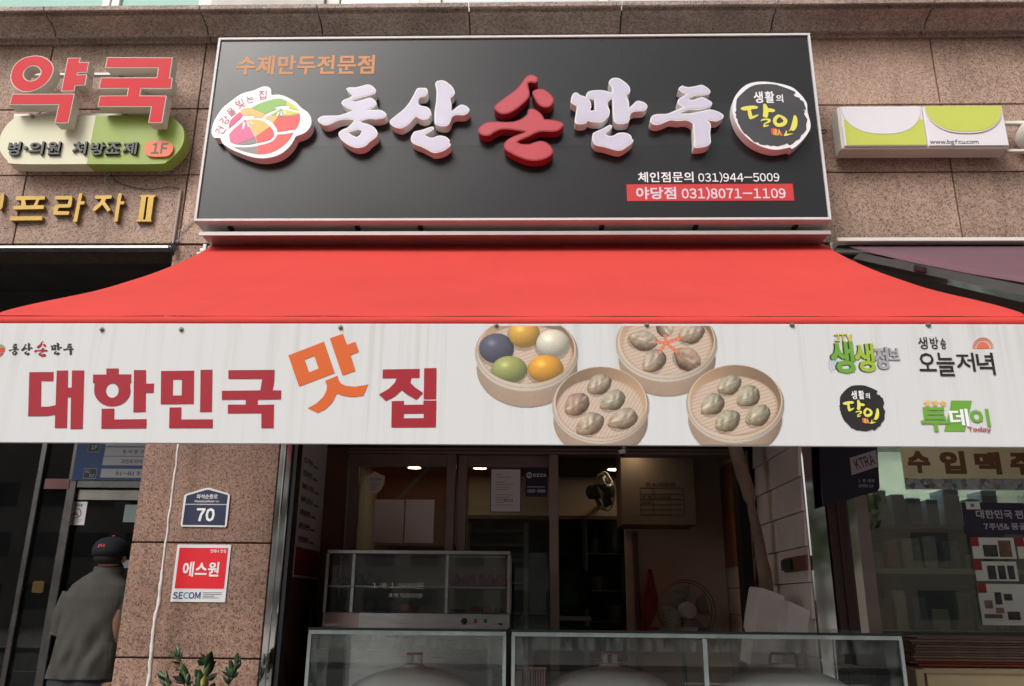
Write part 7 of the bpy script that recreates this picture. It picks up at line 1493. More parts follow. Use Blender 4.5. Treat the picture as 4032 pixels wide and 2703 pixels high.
for xm in (cx0 + 0.004, cx1 - 0.004): box('upright', steel_d, cab, xm - 0.003, xm + 0.003, WY + CD - 0.03, WY + CD - 0.013, cz_mid + 0.001, cz_top - 0.023)
zsf = Z_(*cw(1100, 470), WY)
box('shelf', steel_d, cab, cx0 + 0.012, cx1 - 0.012, WY + 0.022, WY + CD - 0.013, zsf - 0.006, zsf)
box('front_glass', GLASS_CASE, cab, cx0 + 0.03, cx1 - 0.03, WY + 0.021, WY + 0.0215, cz_mid + 0.002, cz_top - 0.024)
box('light_strip', pm('fluorescent_dim', (0.75, 0.70, 0.62, 1), 0.5), cab, X_(*cw(1440, 200), WY), cx1 - 0.03, WY + 0.04, WY + 0.06, cz_top - 0.036, cz_top - 0.024)
box('price_tape', pm('pinkish_tape', (0.42, 0.33, 0.31, 1), 0.7), cab, X_(*cw(75, 830), WY), X_(*cw(452, 830), WY), WY - 0.0015, WY - 0.0002, Z_(*cw(260, 880), WY), Z_(*cw(260, 762), WY))
q = at(*cw(1606, 852), WY); MB().lathe([(0.0, 0.018), (0.012, 0.018), (0.016, 0.004), (0.0165, 0.0)], (q.x, WY - 0.0005, q.z), 20, 'Y').build('knob', BLACK, cab, smooth=True)
for x, m in ((1732, pm('red_switch', (0.35, 0.02, 0.03, 1), 0.4)), (1842, pm('green_switch', (0.01, 0.10, 0.04, 1), 0.4))):
    q = at(*cw(x, 852), WY); box('switch', m, cab, q.x - 0.008, q.x + 0.008, WY - 0.006, WY - 0.0003, q.z - 0.010, q.z + 0.010, bevel=0.002)
chalk = pm('chalk_writing', (0.45, 0.42, 0.36, 1), 0.8)
text('1개 1,500원', (cw(600, 430)[0], cw(600, 430)[1], cw(1160, 500)[0], cw(1160, 500)[1]), WY + 0.020, chalk, cab, bold=-0.012)
text('4개 5,000원', (cw(780, 545)[0], cw(780, 545)[1], cw(1150, 600)[0], cw(1150, 600)[1]), WY + 0.020, chalk, cab, bold=-0.012)
q0, q1, q2 = at(*cw(2000, 885), WY - 0.01), at(*cw(2060, 940), WY - 0.02), at(*cw(2110, 1020), WY - 0.02)
tag(MB().tube([q0 + Vector((0, 0.02, 0)), q0, q1, q2, q2 + Vector((0.0, -0.01, -0.12))], 0.006, 8).build('power_lead', BLACK, None, smooth='all'), 'black power lead leaving the right end of the warming cabinet', 'cable')
bun_m = [pm('bun_brown', (0.20, 0.085, 0.05, 1), 0.6, var=0.3, vscale=25), pm('bun_dark', (0.10, 0.055, 0.04, 1), 0.6, var=0.3, vscale=25), pm('bun_red', (0.30, 0.095, 0.06, 1), 0.6, var=0.3, vscale=25)]
ORD = ('first', 'second', 'third', 'fourth', 'fifth', 'sixth', 'seventh', 'eighth', 'ninth', 'tenth', 'eleventh', 'twelfth', 'thirteenth', 'fourteenth', 'fifteenth', 'sixteenth', 'seventeenth', 'eighteenth', 'nineteenth', 'twentieth', 'next')
_bc = {}
def bun(x, y, Yd, w_, h_, k, label, grp):
    n_ = _bc.get(label, 0); _bc[label] = n_ + 1; label = label % ORD[n_]
    q = at(*cw(x, y), Yd); sx = w_ * kw / FPX * 4.9 / 2; hz_ = h_ * kw / FPX * 4.9
    o = MB().lathe([(0.0, hz_), (sx * 0.5, hz_ * 0.93), (sx * 0.85, hz_ * 0.66), (sx, hz_ * 0.32), (sx * 0.86, 0.05 * hz_), (sx * 0.6, 0.0)], (q.x, Yd, zsf + 0.001 if y < 520 else cz_mid + 0.001), 16).build('bun', bun_m[k], None, smooth='all')
    return tag(o, label, 'bun', grp)
for x, w_, h_, k in ((180, 150, 90, 1), (310, 150, 85, 1), (465, 130, 110, 1), (610, 165, 130, 1)): bun(x, 430, WY + 0.16, w_, h_, k, '%s dark round bun from the left on the upper left cabinet shelf', 'upper left buns')
for x in (1490, 1580, 1680, 1770, 1870, 1960, 2040): bun(x, 440, WY + 0.12, 95, 85, 2, '%s reddish dough ball from the left, front row of the upper right shelf', 'dough balls on the upper right shelf')
for x in (1520, 1610, 1700, 1800, 1900, 2000): bun(x, 440, WY + 0.20, 100, 130, 2, '%s reddish dough ball from the left, rear row of the upper right shelf', 'dough balls on the upper right shelf')
for x, w_, h_, k in ((170, 160, 150, 1), (290, 150, 140, 1), (560, 200, 150, 1)): bun(x, 740, WY + 0.16, w_, h_, k, '%s dark tall bun from the left on the cabinet floor', 'lower left buns')
for x, w_, h_, k in ((820, 150, 80, 1), (1010, 190, 90, 2)): bun(x, 745, WY + 0.14, w_, h_, k, '%s flat brown bun from the left in the lower middle of the cabinet', 'lower middle buns')
for x, w_, h_, k in ((1500, 110, 40, 1), (1600, 100, 40, 1), (1720, 120, 70, 2), (1850, 110, 65, 2), (1985, 120, 60, 1)): bun(x, 755, WY + 0.13, w_, h_, k, '%s small flat bun from the left in the lower right of the cabinet', 'lower right buns')
# counter carrying the cabinet and the cases
cnt = thing('shop_counter', (0, 4.4, 0), 'long stainless counter hidden below the glass cases', 'counter')
box('counter_top', STEEL, cnt, -1.17, 1.62, 3.08, 3.98, 0.86, 0.90)
box('counter_front', STEEL, cnt, -1.15, 1.60, 3.12, 3.16, 0.02, 0.858)
box('counter_rear', STEEL, cnt, -1.15, 1.28, 3.90, 3.94, 0.02, 0.858)
box('cabinet_stand', STEEL, cnt, cx0 + 0.02, cx1 - 0.02, WY + 0.02, WY + CD - 0.02, 0.08, cz_bot - 0.002)
STEAM = bpy.data.materials.new('steam_film'); STEAM.use_nodes = True; _n = STEAM.node_tree
_n.nodes.remove(_n.nodes['Principled BSDF'])
_t = _n.nodes.new('ShaderNodeBsdfTransparent'); _df = _n.nodes.new('ShaderNodeBsdfDiffuse'); _df.inputs['Color'].default_value = (0.62, 0.64, 0.62, 1)
_g = _n.nodes.new('ShaderNodeNewGeometry'); _mp = _n.nodes.new('ShaderNodeMapping'); _mp.inputs['Scale'].default_value = (22, 22, 7)
_nz = _n.nodes.new('ShaderNodeTexNoise'); _nz.inputs['Scale'].default_value = 1.6; _nz.inputs['Detail'].default_value = 6
_mr = _n.nodes.new('ShaderNodeMapRange'); _mr.inputs['From Min'].default_value = 0.40; _mr.inputs['From Max'].default_value = 0.72; _mr.inputs['To Max'].default_value = 0.22
_mx = _n.nodes.new('ShaderNodeMixShader')
_n.links.new(_g.outputs['Position'], _mp.inputs['Vector']); _n.links.new(_mp.outputs[0], _nz.inputs['Vector']); _n.links.new(_nz.outputs[0], _mr.inputs['Value'])
_n.links.new(_mr.outputs[0], _mx.inputs[0]); _n.links.new(_t.outputs[0], _mx.inputs[1]); _n.links.new(_df.outputs[0], _mx.inputs[2]); _n.links.new(_mx.outputs[0], _n.nodes['Material Output'].inputs['Surface'])
# ---- glass steam cases with lidded steamers
def case(label, pxl, pxr, pyt_l, Yf, Yb, bottom=0.901):
    zt_ = Z_((pxl + pxr) / 2, pyt_l, Yf); xa, xb = X_(pxl, 2600, Yf), X_(pxr, 2600, Yf)
    t = thing('glass_case', ((xa + xb) / 2, Yf, bottom), label, 'glass case', 'glass cases on the counter')
    g = 0.006
    box('front_pane', GLASS_CASE, t, xa, xb, Yf, Yf + g, bottom, zt_)
    box('side_pane', GLASS_CASE, t, xa, xa + g, Yf + g + 0.001, Yb, bottom, zt_)
    box('side_pane', GLASS_CASE, t, xb - g, xb, Yf + g + 0.001, Yb, bottom, zt_)
    box('top_pane', GLASS_CASE, t, xa, xb, Yf + 0.012, Yb, zt_ + 0.001, zt_ + 0.007)
    e = MB()
    e.box(xa - 0.001, xb + 0.001, Yf - 0.002, Yf + 0.011, zt_ - 0.012, zt_ + 0.002)
    e.box(xa - 0.002, xa + 0.010, Yf - 0.002, Yf + 0.010, bottom, zt_ - 0.0125); e.box(xb - 0.010, xb + 0.002, Yf - 0.002, Yf + 0.010, bottom, zt_ - 0.0125)
    e.build('edge_trim', GLASS_EDGE, t)
    # wiped steam film along the inner edges of the front pane
    st_ = MB(); st_.box(xa + 0.011, xb - 0.011, Yf + 0.0065, Yf + 0.007, zt_ - 0.060, zt_ - 0.013); st_.box(xa + 0.011, xa + 0.075, Yf + 0.0065, Yf + 0.007, bottom, zt_ - 0.0605); st_.box(xb - 0.065, xb - 0.011, Yf + 0.0065, Yf + 0.007, bottom, zt_ - 0.0605)
    st_.build('steam_film', STEAM, t)
    f = MB(); f.box(xa - 0.004, xb + 0.004, Yf - 0.004, Yf + 0.012, zt_ + 0.003, zt_ + 0.011); f.build('top_seal', BLACK, t)
    return t, xa, xb, zt_
CF = 3.2
tL, la, lb_, lz = case('left glass steam case with a domed lid inside', 1208, 1990, 2487, CF, 3.94)
tR, ra, rb, rz = case('right long glass steam case reaching past the steel column', 2016, 3560, 2500, CF, 3.94)
xm = X_(2778, 2600, CF); box('centre_bar', GLASS_EDGE, tR, xm - 0.008, xm + 0.008, CF - 0.004, CF + 0.013, 0.902, rz - 0.014)
lid_m = pm('steamer_steel', (0.84, 0.80, 0.76, 1), 0.36, 0.0, spec=0.6, var=0.15, vscale=7)
def steamer(px, pytop, Yc_, R, label, handle):
    q = at(px, pytop, Yc_); z1 = q.z; h = 0.19
    t = thing('steamer_pot', (q.x, Yc_, 0.901), label, 'steamer', 'steamers in the glass cases')
    prof = [(0.0, z1), (R * 0.12, z1 - 0.001), (R * 0.14, z1 - 0.012)] + [(R * math.sin(math.radians(a)), z1 - 0.012 - h * (1 - math.cos(math.radians(a)))) for a in range(12, 91, 8)]
    MB().lathe([(r, z - 0.9) for r, z in prof] + [(R * 1.0, z1 - 0.012 - h - 0.9)], (q.x, Yc_, 0.9), 40).build('domed_lid', lid_m, t, smooth=True)
    MB().lathe([(R * 0.97, 0.001), (R * 0.97, z1 - 0.013 - h - 0.9), (0.0, z1 - 0.013 - h - 0.9)], (q.x, Yc_, 0.901), 40).build('pot_body', STEEL, t, smooth=True)
    if handle == 'cup':
        hm = pm('white_enamel_handle', (0.66, 0.64, 0.60, 1), 0.4)
        hb = MB(); hb.box(q.x - 0.030, q.x - 0.008, Yc_ - 0.02, Yc_ + 0.02, z1 + 0.001, z1 + 0.034); hb.box(q.x + 0.008, q.x + 0.030, Yc_ - 0.02, Yc_ + 0.02, z1 + 0.001, z1 + 0.034)
        hd_ = hb.build('handle', hm, t, bevel=0.003)
        box('handle_top', pm('red_handle', (0.50, 0.05, 0.05, 1), 0.4), t, q.x - 0.032, q.x + 0.032, Yc_ - 0.022, Yc_ + 0.022, z1 + 0.0345, z1 + 0.042, bevel=0.003)
    else:
        MB().tube([(q.x - 0.055, Yc_, z1 - 0.012), (q.x - 0.05, Yc_, z1 + 0.03), (q.x - 0.045, Yc_, z1 + 0.036), (q.x + 0.045, Yc_, z1 + 0.036), (q.x + 0.05, Yc_, z1 + 0.03), (q.x + 0.055, Yc_, z1 - 0.012)], 0.006, 8).build('handle', pm('dark_steel', (0.10, 0.095, 0.09, 1)), t, smooth=True)
    return t
steamer(1632, 2614, 3.58, 0.32, 'domed steel steamer with white and red knob in the left case', 'cup')
steamer(2400, 2612, 3.58, 0.31, 'domed steel steamer with white knob in the middle of the counter', 'cup')
steamer(3085, 2612, 3.56, 0.31, 'domed steel steamer with wire handle below the foam boxes', 'wire')
# pinkish mesh basket at the left end of the right case
t = thing('mesh_basket', at(2075, 2700, 3.36), 'pink plastic mesh basket behind the left end of the right case', 'basket')
pk = pm('pink_plastic', (0.40, 0.23, 0.19, 1), 0.5, var=0.1)
x0, x1 = X_(2026, 2660, 3.36), X_(2150, 2660, 3.36); z1b = Z_(2090, 2628, 3.36)
box('rim', pk, t, x0, x1, 3.36, 3.38, z1b - 0.012, z1b, bevel=0.003)
for i in range(12):
    xx = x0 + 0.006 + i * (x1 - x0 - 0.012) / 11; box('slat', pk, t, xx - 0.0025, xx + 0.0025, 3.364, 3.372, 0.905, z1b - 0.013)
for i in range(6):
    zz = 0.92 + i * 0.055; box('cross_slat', pk, t, x0, x1, 3.3725, 3.377, zz, zz + 0.006)

# ---- things in the open window
fan_m = pm('fan_grey', (0.11, 0.105, 0.10, 1), 0.5, 0.3)
def fan(label, c, R, facing, hub_m, blades=4):
    t = thing('electric_fan', c, label, 'fan', 'fans in the shop')
    R_ = Euler(facing).to_matrix()
    def T(p): return Vector(c) + R_ @ Vector(p)
    g = MB()
    for rr in (1.0, 0.93): g.tube([T((R * rr * math.cos(a), 0.03 if rr < 1 else 0, R * rr * math.sin(a))) for a in [i * 2 * math.pi / 36 for i in range(37)]], 0.0035, 5)
    g.build('guard_ring', pm('fan_ring', (0.14, 0.125, 0.10, 1), 0.6, 0.1), t, smooth='all')
    g = MB()
    for i in range(40):
        a = i * 2 * math.pi / 40; g.tube([T((0.05 * math.cos(a), -0.045, 0.05 * math.sin(a))), T((R * 0.6 * math.cos(a), -0.04, R * 0.6 * math.sin(a))), T((R * math.cos(a), 0, R * math.sin(a)))], 0.0011, 3)
    g.build('guard_wire', fan_m, t)
    for b in range(blades):
        a0 = b * 2 * math.pi / blades + 0.3; vs = []
        for (r_, w_, tw) in ((0.05, 0.25, 0.02), (R * 0.5, 0.55, 0.018), (R * 0.88, 0.5, 0.012)):
            vs += [T((r_ * math.cos(a0 - w_), tw, r_ * math.sin(a0 - w_))), T((r_ * math.cos(a0 + w_), -tw, r_ * math.sin(a0 + w_)))]
        o = MB().add(vs, [(0, 1, 3, 2), (2, 3, 5, 4)]).build('blade', pm('fan_blade', (0.26, 0.24, 0.22, 1), 0.4), t); s_ = o.modifiers.new('t', 'SOLIDIFY'); s_.thickness = 0.003
    g = MB(); k = len(g.v)
    for (r_, h_) in ((0.0, -0.06), (0.045, -0.058), (0.052, -0.045), (0.05, 0.03)):
        for j in range(24): g.v.append(tuple(T((r_ * math.cos(j * math.pi / 12), h_, r_ * math.sin(j * math.pi / 12)))))
    for i in range(3):
        for j in range(24): g.f.append((i * 24 + j, i * 24 + (j + 1) % 24, (i + 1) * 24 + (j + 1) % 24, (i + 1) * 24 + j))
    g.build('hub', hub_m, t, smooth=True)
    m_ = MB().tube([T((0, 0.03, 0)), T((0, 0.06, 0)), T((0, 0.14, 0)), T((0, 0.16, 0))], [0.05, 0.06, 0.055, 0.03], 14); m_.build('motor', fan_m, t, smooth=True)
    return t, T
q = at(2704, 2405, 5.5)
t, T = fan('large floor fan with pale hub behind the open window', q, 0.185, (0, 0, 0.1), pm('pale_hub', (0.40, 0.37, 0.34, 1), 0.5))
MB().tube([T((0, 0.10, -0.03)), T((0, 0.12, -0.3)), (q.x, q.y + 0.12, 0.12)], 0.014, 8).build('stand', fan_m, t, smooth=True)
MB().lathe([(0.19, 0.0), (0.19, 0.02), (0.06, 0.04), (0.0, 0.045)], (q.x, q.y + 0.12, 0.081), 24).build('foot', fan_m, t, smooth=True)
q = at(2385, 1935, 6.5)
t, T = fan('wall fan turned sideways on the tan wall above the kitchen opening', q, 0.15, (0, 0, 1.05), fan_m)
MB().tube([T((0, 0.12, 0)), (q.x - 0.02, BY - 0.03, q.z - 0.06), (q.x - 0.02, BY - 0.002, q.z - 0.06)], 0.016, 8).build('wall_arm', fan_m, t, smooth=True)
# red cloth on the partition
q = at(2570, 2360, 6.5); w = MB()
vs = [at(2553, 2240, 5.85), at(2567, 2240, 5.85), at(2598, 2385, 5.85), at(2560, 2470, 5.85), at(2530, 2478, 5.85), at(2522, 2400, 5.85), at(2545, 2300, 5.85)]
m_ = len(vs); w.add([tuple(v) for v in vs] + [tuple(v + Vector((0, 0.03, 0))) for v in vs], [tuple(range(m_)), tuple(reversed(range(m_, 2 * m_)))] + [(i, (i + 1) % m_, (i + 1) % m_ + m_, i + m_) for i in range(m_)])
tag(w.build('red_cloth', pm('red_cloth', (0.26, 0.055, 0.03, 1), 0.9, var=0.25, vscale=12), None, bevel=0.006), 'red cloth hanging on the tan partition beside the floor fan', 'cloth')
# kitchen rack with pots and a green bag
rack = thing('kitchen_rack', at(2400, 2480, 8.0), 'dark kitchen rack with shelves seen through the back opening', 'rack')
rk = pm('rack_steel', (0.28, 0.29, 0.285, 1), 0.4, 0.8, var=0.2)
rx0, rx1 = X_(2310, 2250, 8.0), X_(2470, 2250, 8.0)
for x in (rx0, rx1):
    for y in (8.0, 8.4): box('upright', rk, rack, x - 0.012, x + 0.012, y - 0.012, y + 0.012, 0.08, 2.35)
for z in (0.6, 1.0, 1.35, 1.62, 1.95): box('shelf', rk, rack, rx0 + 0.013, rx1 - 0.013, 8.0, 8.4, z - 0.012, z)
for px, z, r, h, lb in ((2350, 1.95, 0.09, 0.14, 'small pale pot on the top rack shelf'), (2430, 1.95, 0.13, 0.30, 'large pale stock pot on the top rack shelf'), (2360, 1.62, 0.10, 0.12, 'shallow grey pot on the middle rack shelf'), (2425, 1.35, 0.12, 0.14, 'wide grey pot on the lower rack shelf')):
    x = X_(px, 2250, 8.15); t = thing('cooking_pot', (x, 8.2, z), lb, 'pot', 'pots on the kitchen rack')
    MB().lathe([(r * 0.95, 0.001), (r, 0.02), (r, h), (r * 1.05, h + 0.004), (r * 0.96, h + 0.008)], (x, 8.2, z), 24).build('body', pm('pot_grey', (0.30, 0.33, 0.32, 1), 0.4, 0.5, var=0.15), t, smooth=True)
    MB().lathe([(r * 0.95, h + 0.010), (r * 0.6, h + 0.035), (0.012, h + 0.042), (0.016, h + 0.062), (0.0, h + 0.066)], (x, 8.2, z), 24).build('lid', pm('pot_grey', (0.30, 0.33, 0.32, 1)), t, smooth=True)
q = at(2245, 2330, 7.6)
w = MB(); random.seed(11)
for i in range(9):
    a = i / 8 * math.pi; 
w.lathe([(0.06, 0.0), (0.14, 0.06), (0.17, 0.2), (0.15, 0.36), (0.09, 0.42), (0.03, 0.47), (0.05, 0.52)], (q.x, 7.6, q.z - 0.2), 14, sx=1.1, sy=0.7)
tag(w.build('green_bag', pm('green_plastic_bag', (0.025, 0.095, 0.06, 1), 0.4, var=0.4, vscale=14), None, smooth=True), 'dark green tied bag standing in the kitchen opening', 'bag')
box_t = thing('bag_stool', (q.x, 7.6, 0.08), 'low dark stool under the green bag in the kitchen', 'stool')
box('seat', rk, box_t, q.x - 0.17, q.x + 0.17, 7.45, 7.75, q.z - 0.24, q.z - 0.203)
for sx in (-0.14, 0.14):
    for sy in (-0.12, 0.12): box('leg', rk, box_t, q.x + sx - 0.012, q.x + sx + 0.012, 7.6 + sy - 0.012, 7.6 + sy + 0.012, 0.08, q.z - 0.241)
# glimpses through the right sash: pale shelf boards
sh_t = thing('wall_shelf', at(1980, 2150, 7.4), 'steel wall shelf with boards seen through the right shop window', 'shelf')
for py in (2085, 2140, 2200, 2290):
    p, q = at(1850, py, 7.4), at(2060, py, 7.4); box('board', rk, sh_t, p.x, q.x, 7.4, 7.62, p.z - 0.02, p.z)
p, q = at(2072, 2060, 7.38), at(2072, 2500, 7.38); box('post', ALU, sh_t, p.x - 0.02, p.x + 0.02, 7.36, 7.395, 0.08, p.z)
p, q = at(1846, 2060, 7.38), at(1846, 2500, 7.38); box('post', ALU, sh_t, p.x - 0.02, p.x + 0.02, 7.36, 7.395, 0.08, p.z)
# fabric wrapped hose on the right wall
wrap = pm('beige_wrap', (0.36, 0.27, 0.215, 1), 0.8, var=0.25, vscale=14, bump=0.6, bscale=40)
hp = [(2888, 1735), (2905, 1800), (2925, 1870), (2945, 1930), (2953, 1965), (2957, 1985), (2965, 2030), (2978, 2080), (2990, 2140), (2998, 2200), (3012, 2260), (3018, 2330)]
hr = [0.040, 0.041, 0.040, 0.038, 0.036, 0.022, 0.026, 0.027, 0.030, 0.034, 0.038, 0.038]
pts = [at(x, y, 4.72) for x, y in hp]; pts.insert(0, pts[0] + Vector((-0.02, 0, 0.5))); hr.insert(0, 0.04)
tag(MB().tube(pts, hr, 12).build('wrapped_duct', wrap, None, smooth='all'), 'beige wrapped hose running down the white boarded wall', 'hose')
# switch box on the board wall
q = atX(3160, 2215, RX - 0.03)
t = thing('switch_box', q, 'wooden switch plate with three dark switches on the white boards', 'switch')
ya, yb = atX(3178, 2215, RX - 0.01).y, atX(3090, 2215, RX - 0.01).y
box('wood_plate', pm('switch_wood', (0.22, 0.10, 0.055, 1), 0.5, var=0.2), t, RX - 0.018, RX - 0.006, ya, yb, q.z - 0.035, q.z + 0.035)
for i in range(3):
    y = yb - 0.05 - i * 0.05; box('switch', pm('switch_green', (0.03, 0.045, 0.04, 1), 0.4), t, RX - 0.040, RX - 0.0185, y - 0.02, y + 0.02, q.z - 0.028, q.z + 0.026, bevel=0.003)
# foam boxes leaning against the wall behind the right case
foam = pm('foam_white', (0.80, 0.75, 0.73, 1), 0.75, var=0.05, bump=0.25, bscale=220)
def foam_box(label, corners, Y, dep):
    w = MB(); vs = [at(x, y, Y) for x, y in corners]; vs2 = [v + Vector((0, dep, 0.01)) for v in vs]; n_ = len(vs)
    w.add([tuple(v) for v in vs + vs2], [tuple(range(n_)), tuple(reversed(range(n_, 2 * n_)))] + [(i, (i + 1) % n_, (i + 1) % n_ + n_, i + n_) for i in range(n_)])
    t = thing('foam_box', (sum((v for v in vs), Vector()) / n_).xyz, label, 'foam box', 'foam boxes behind the right case')
    w.build('tub', foam, t, bevel=0.010, segs=2); return t
fb1 = foam_box('larger pale foam box tilted against the boarded wall', [(2950, 2620), (2972, 2420), (2988, 2318), (3000, 2314), (3092, 2348), (3074, 2500), (3056, 2620)], 4.28, 0.2)
fb2 = foam_box('smaller pale foam box leaning right of the larger one', [(3078, 2620), (3095, 2490), (3108, 2368), (3192, 2405), (3180, 2500), (3165, 2620)], 4.0, 0.15)
zf1, zf2 = at(3000, 2620, 4.28).z, at(3120, 2620, 4.0).z
for (nm, xa, xb, ya_, yb_, zt2, lab) in (('box_stand', X_(2945, 2620, 4.28), X_(3075, 2620, 4.28), 4.29, 4.50, zf1, 'low steel stand under the larger foam box'), ('box_stand', X_(3075, 2620, 4.0), X_(3170, 2620, 4.0), 4.0, 4.16, zf2, 'low steel stand under the smaller foam box')):
    sd_ = thing(nm, ((xa + xb) / 2, ya_, 0), lab, 'stand', 'stands under the foam boxes')
    box('top', STEEL, sd_, xa, xb, ya_, yb_, zt2 - 0.025, zt2 - 0.001)
    for xx in (xa + 0.015, xb - 0.015):
        for yy in (ya_ + 0.015, yb_ - 0.015): box('leg', STEEL, sd_, xx - 0.012, xx + 0.012, yy - 0.012, yy + 0.012, 0.0, zt2 - 0.026)
# ------------------------------------------------------------------ convenience store next door
st = thing('convenience_store', (2.8, 4.4, 0), 'glazed convenience store front with polished steel column on the right', 'shop front')
SGY = 4.40
scx0 = RX + 0.052
def cxp(px): return X_(px, 2100, W)
x_a, x_b, x_c, x_d = 1.352, cxp(3262), cxp(3342), cxp(3432)
box('steel_column', CHROME, st, x_a, x_b, W - 0.004, W + 0.14, 0.01, 2.748, bevel=0.006)
box('maroon_mullion', pm('maroon_frame', (0.055, 0.030, 0.028, 1), 0.45, 0.2, var=0.1), st, x_b + 0.002, x_c - 0.002, W - 0.02, W + 0.16, 0.01, 2.748, bevel=0.004)
box('mullion_rib', pm('maroon_frame', (0.055, 0.030, 0.028, 1)), st, (x_b + x_c) / 2 - 0.006, (x_b + x_c) / 2 + 0.006, W - 0.03, W - 0.0205, 0.01, 2.74, bevel=0.002)
box('steel_column', CHROME, st, x_c, x_c + (x_d - x_c) * 0.45, W - 0.004, W + 0.14, 0.01, 2.748, bevel=0.006)
box('grey_jamb', pm('jamb_pink_grey', (0.26, 0.21, 0.19, 1), 0.35, 0.3, var=0.15), st, x_c + (x_d - x_c) * 0.45 + 0.002, x_d, W + 0.01, SGY - 0.004, 0.01, 2.748)
box('glass_pane', glass('store_glass', (0.70, 0.72, 0.67), base=0.05, dirt=0.008), st, x_d + 0.002, 4.6, SGY, SGY + 0.008, 0.95, 2.74)
box('sill', pm('sill_brown', (0.12, 0.085, 0.07, 1), 0.5, var=0.15), st, x_d + 0.002, 4.6, SGY - 0.06, SGY + 0.06, 0.90, 0.948)
box('sill_wall', G_PILLAR, st, x_d + 0.002, 4.6, SGY - 0.02, SGY + 0.05, 0.01, 0.898)
stw = pm('store_wall', (0.36, 0.36, 0.31, 1), 0.7, var=0.1)
box('side_wall', stw, st, 1.40, 1.44, SGY + 0.02, 9.3, 0.08, 3.39); box('back_wall', stw, st, 1.45, 4.8, 8.2, 8.3, 0.08, 3.39)
box('ceiling', pm('store_ceiling', (0.36, 0.38, 0.34, 1), 0.8), st, 1.45, 4.8, SGY + 0.1, 8.19, 2.95, 3.0)
tube_m = pm('cool_tube', (0.80, 0.95, 0.92, 1), 0.5, emit=75.0)
for k, (y, lb) in enumerate(((5.9, 'nearest lit tube lamp under the store ceiling'), (6.7, 'middle lit tube lamp under the store ceiling'), (7.5, 'farthest lit tube lamp under the store ceiling'))):
    t = thing('tube_lamp', (2.9, y, 2.94), lb, 'lamp', 'tube lamps in the store')
    box('batten', ALU_WHITE, t, 1.9, 4.4, y - 0.04, y + 0.04, 2.915, 2.949)
    MB().tube([(1.93, y, 2.898), (4.37, y, 2.898)], 0.014, 10).build('tube', tube_m, t, smooth='all')
ks = 652 / 2045
def s2(x, y): return (3380 + x * ks, 1740 + y * ks)
IN = SGY - 0.006
ban_m = pm('ochre_banner', (0.56, 0.49, 0.31, 1), 0.7, var=0.1, vscale=4)
t = thing('beer_banner', at(*s2(1300, 600), IN), 'ochre banner with brown letters inside the store window', 'banner')
p, q = at(*s2(515, 60), IN), at(*s2(2100, 455), IN)
bx1 = q.x + 0.25
box('cloth', ban_m, t, p.x, bx1, IN, IN + 0.003, q.z, p.z + 0.06)
# printed strip of pictures along its lower edge
strip_m = bpy.data.materials.new('picture_strip'); strip_m.use_nodes = True; _nt = strip_m.node_tree
_v = _nt.nodes.new('ShaderNodeTexVoronoi'); _v.inputs['Scale'].default_value = 42; _g = _nt.nodes.new('ShaderNodeNewGeometry'); _nt.links.new(_g.outputs['Position'], _v.inputs['Vector'])
_h = _nt.nodes.new('ShaderNodeHueSaturation'); _h.inputs['Saturation'].default_value = 0.16; _h.inputs['Value'].default_value = 0.32
_nt.links.new(_v.outputs['Color'], _h.inputs['Color']); _nt.links.new(_h.outputs['Color'], _nt.nodes['Principled BSDF'].inputs['Base Color'])
box('picture_strip', strip_m, t, p.x, bx1, IN + 0.0002, IN + 0.0028, Z_(*s2(1000, 590), IN), q.z - 0.001)
brn = pm('brown_letter', (0.135, 0.062, 0.028, 1), 0.7)
for ch, b in (('수', (608, 115, 885, 388)), ('입', (1008, 115, 1322, 398)), ('맥', (1438, 128, 1758, 408)), ('주', (1872, 138, 2150, 412))):
    a = s2(b[0], b[1]); c = s2(b[2], b[3]); text(ch, (a[0], a[1], c[0], c[1]), IN - 0.0005, brn, t, bold=0.05)
# event poster
t = thing('event_poster', at(*s2(1750, 1560), IN), 'navy headed event poster with product pictures in the store window', 'poster')
nv = pm('poster_navy', (0.028, 0.025, 0.048, 1), 0.6); dimw = pm('poster_white', (0.60, 0.62, 0.58, 1), 0.7, var=0.05)
def pb(name, m, x0, y0, x1, y1, dy=0.0, par=t):
    a, c = s2(x0, y0), s2(x1, y1); return pbox(name, m, par, a[0], a[1], c[0], c[1], IN + dy, 0.0015)
pb('header', nv, 1300, 755, 2500, 1140)
silver = pm('silver_print', (0.40, 0.38, 0.42, 1), 0.6)
for bd, b in (('대한민국', (1452, 842, 1900, 950)), ('편의점', (1935, 845, 2260, 955)), ('7주년&', (1548, 1005, 1860, 1090)), ('몽골', (1885, 1005, 2080, 1090))):
    a = s2(b[0], b[1]); c = s2(b[2], b[3]); text(bd, (a[0], a[1], c[0], c[1]), IN - 0.0005, silver, t, bold=0.025)
fl_ = pb('flag', dimw, 1330, 740, 1500, 835, -0.0035)
pb('flag_ring', grey_ink, 1385, 765, 1430, 805, -0.0055)
pics = [pm('pic_brown', (0.16, 0.095, 0.06, 1), 0.6, var=0.4, vscale=30), pm('pic_dark', (0.05, 0.055, 0.05, 1), 0.6, var=0.4, vscale=30), pm('pic_tan', (0.24, 0.165, 0.10, 1), 0.6, var=0.4, vscale=30)]
rd = pm('poster_red', (0.25, 0.03, 0.035, 1), 0.6)
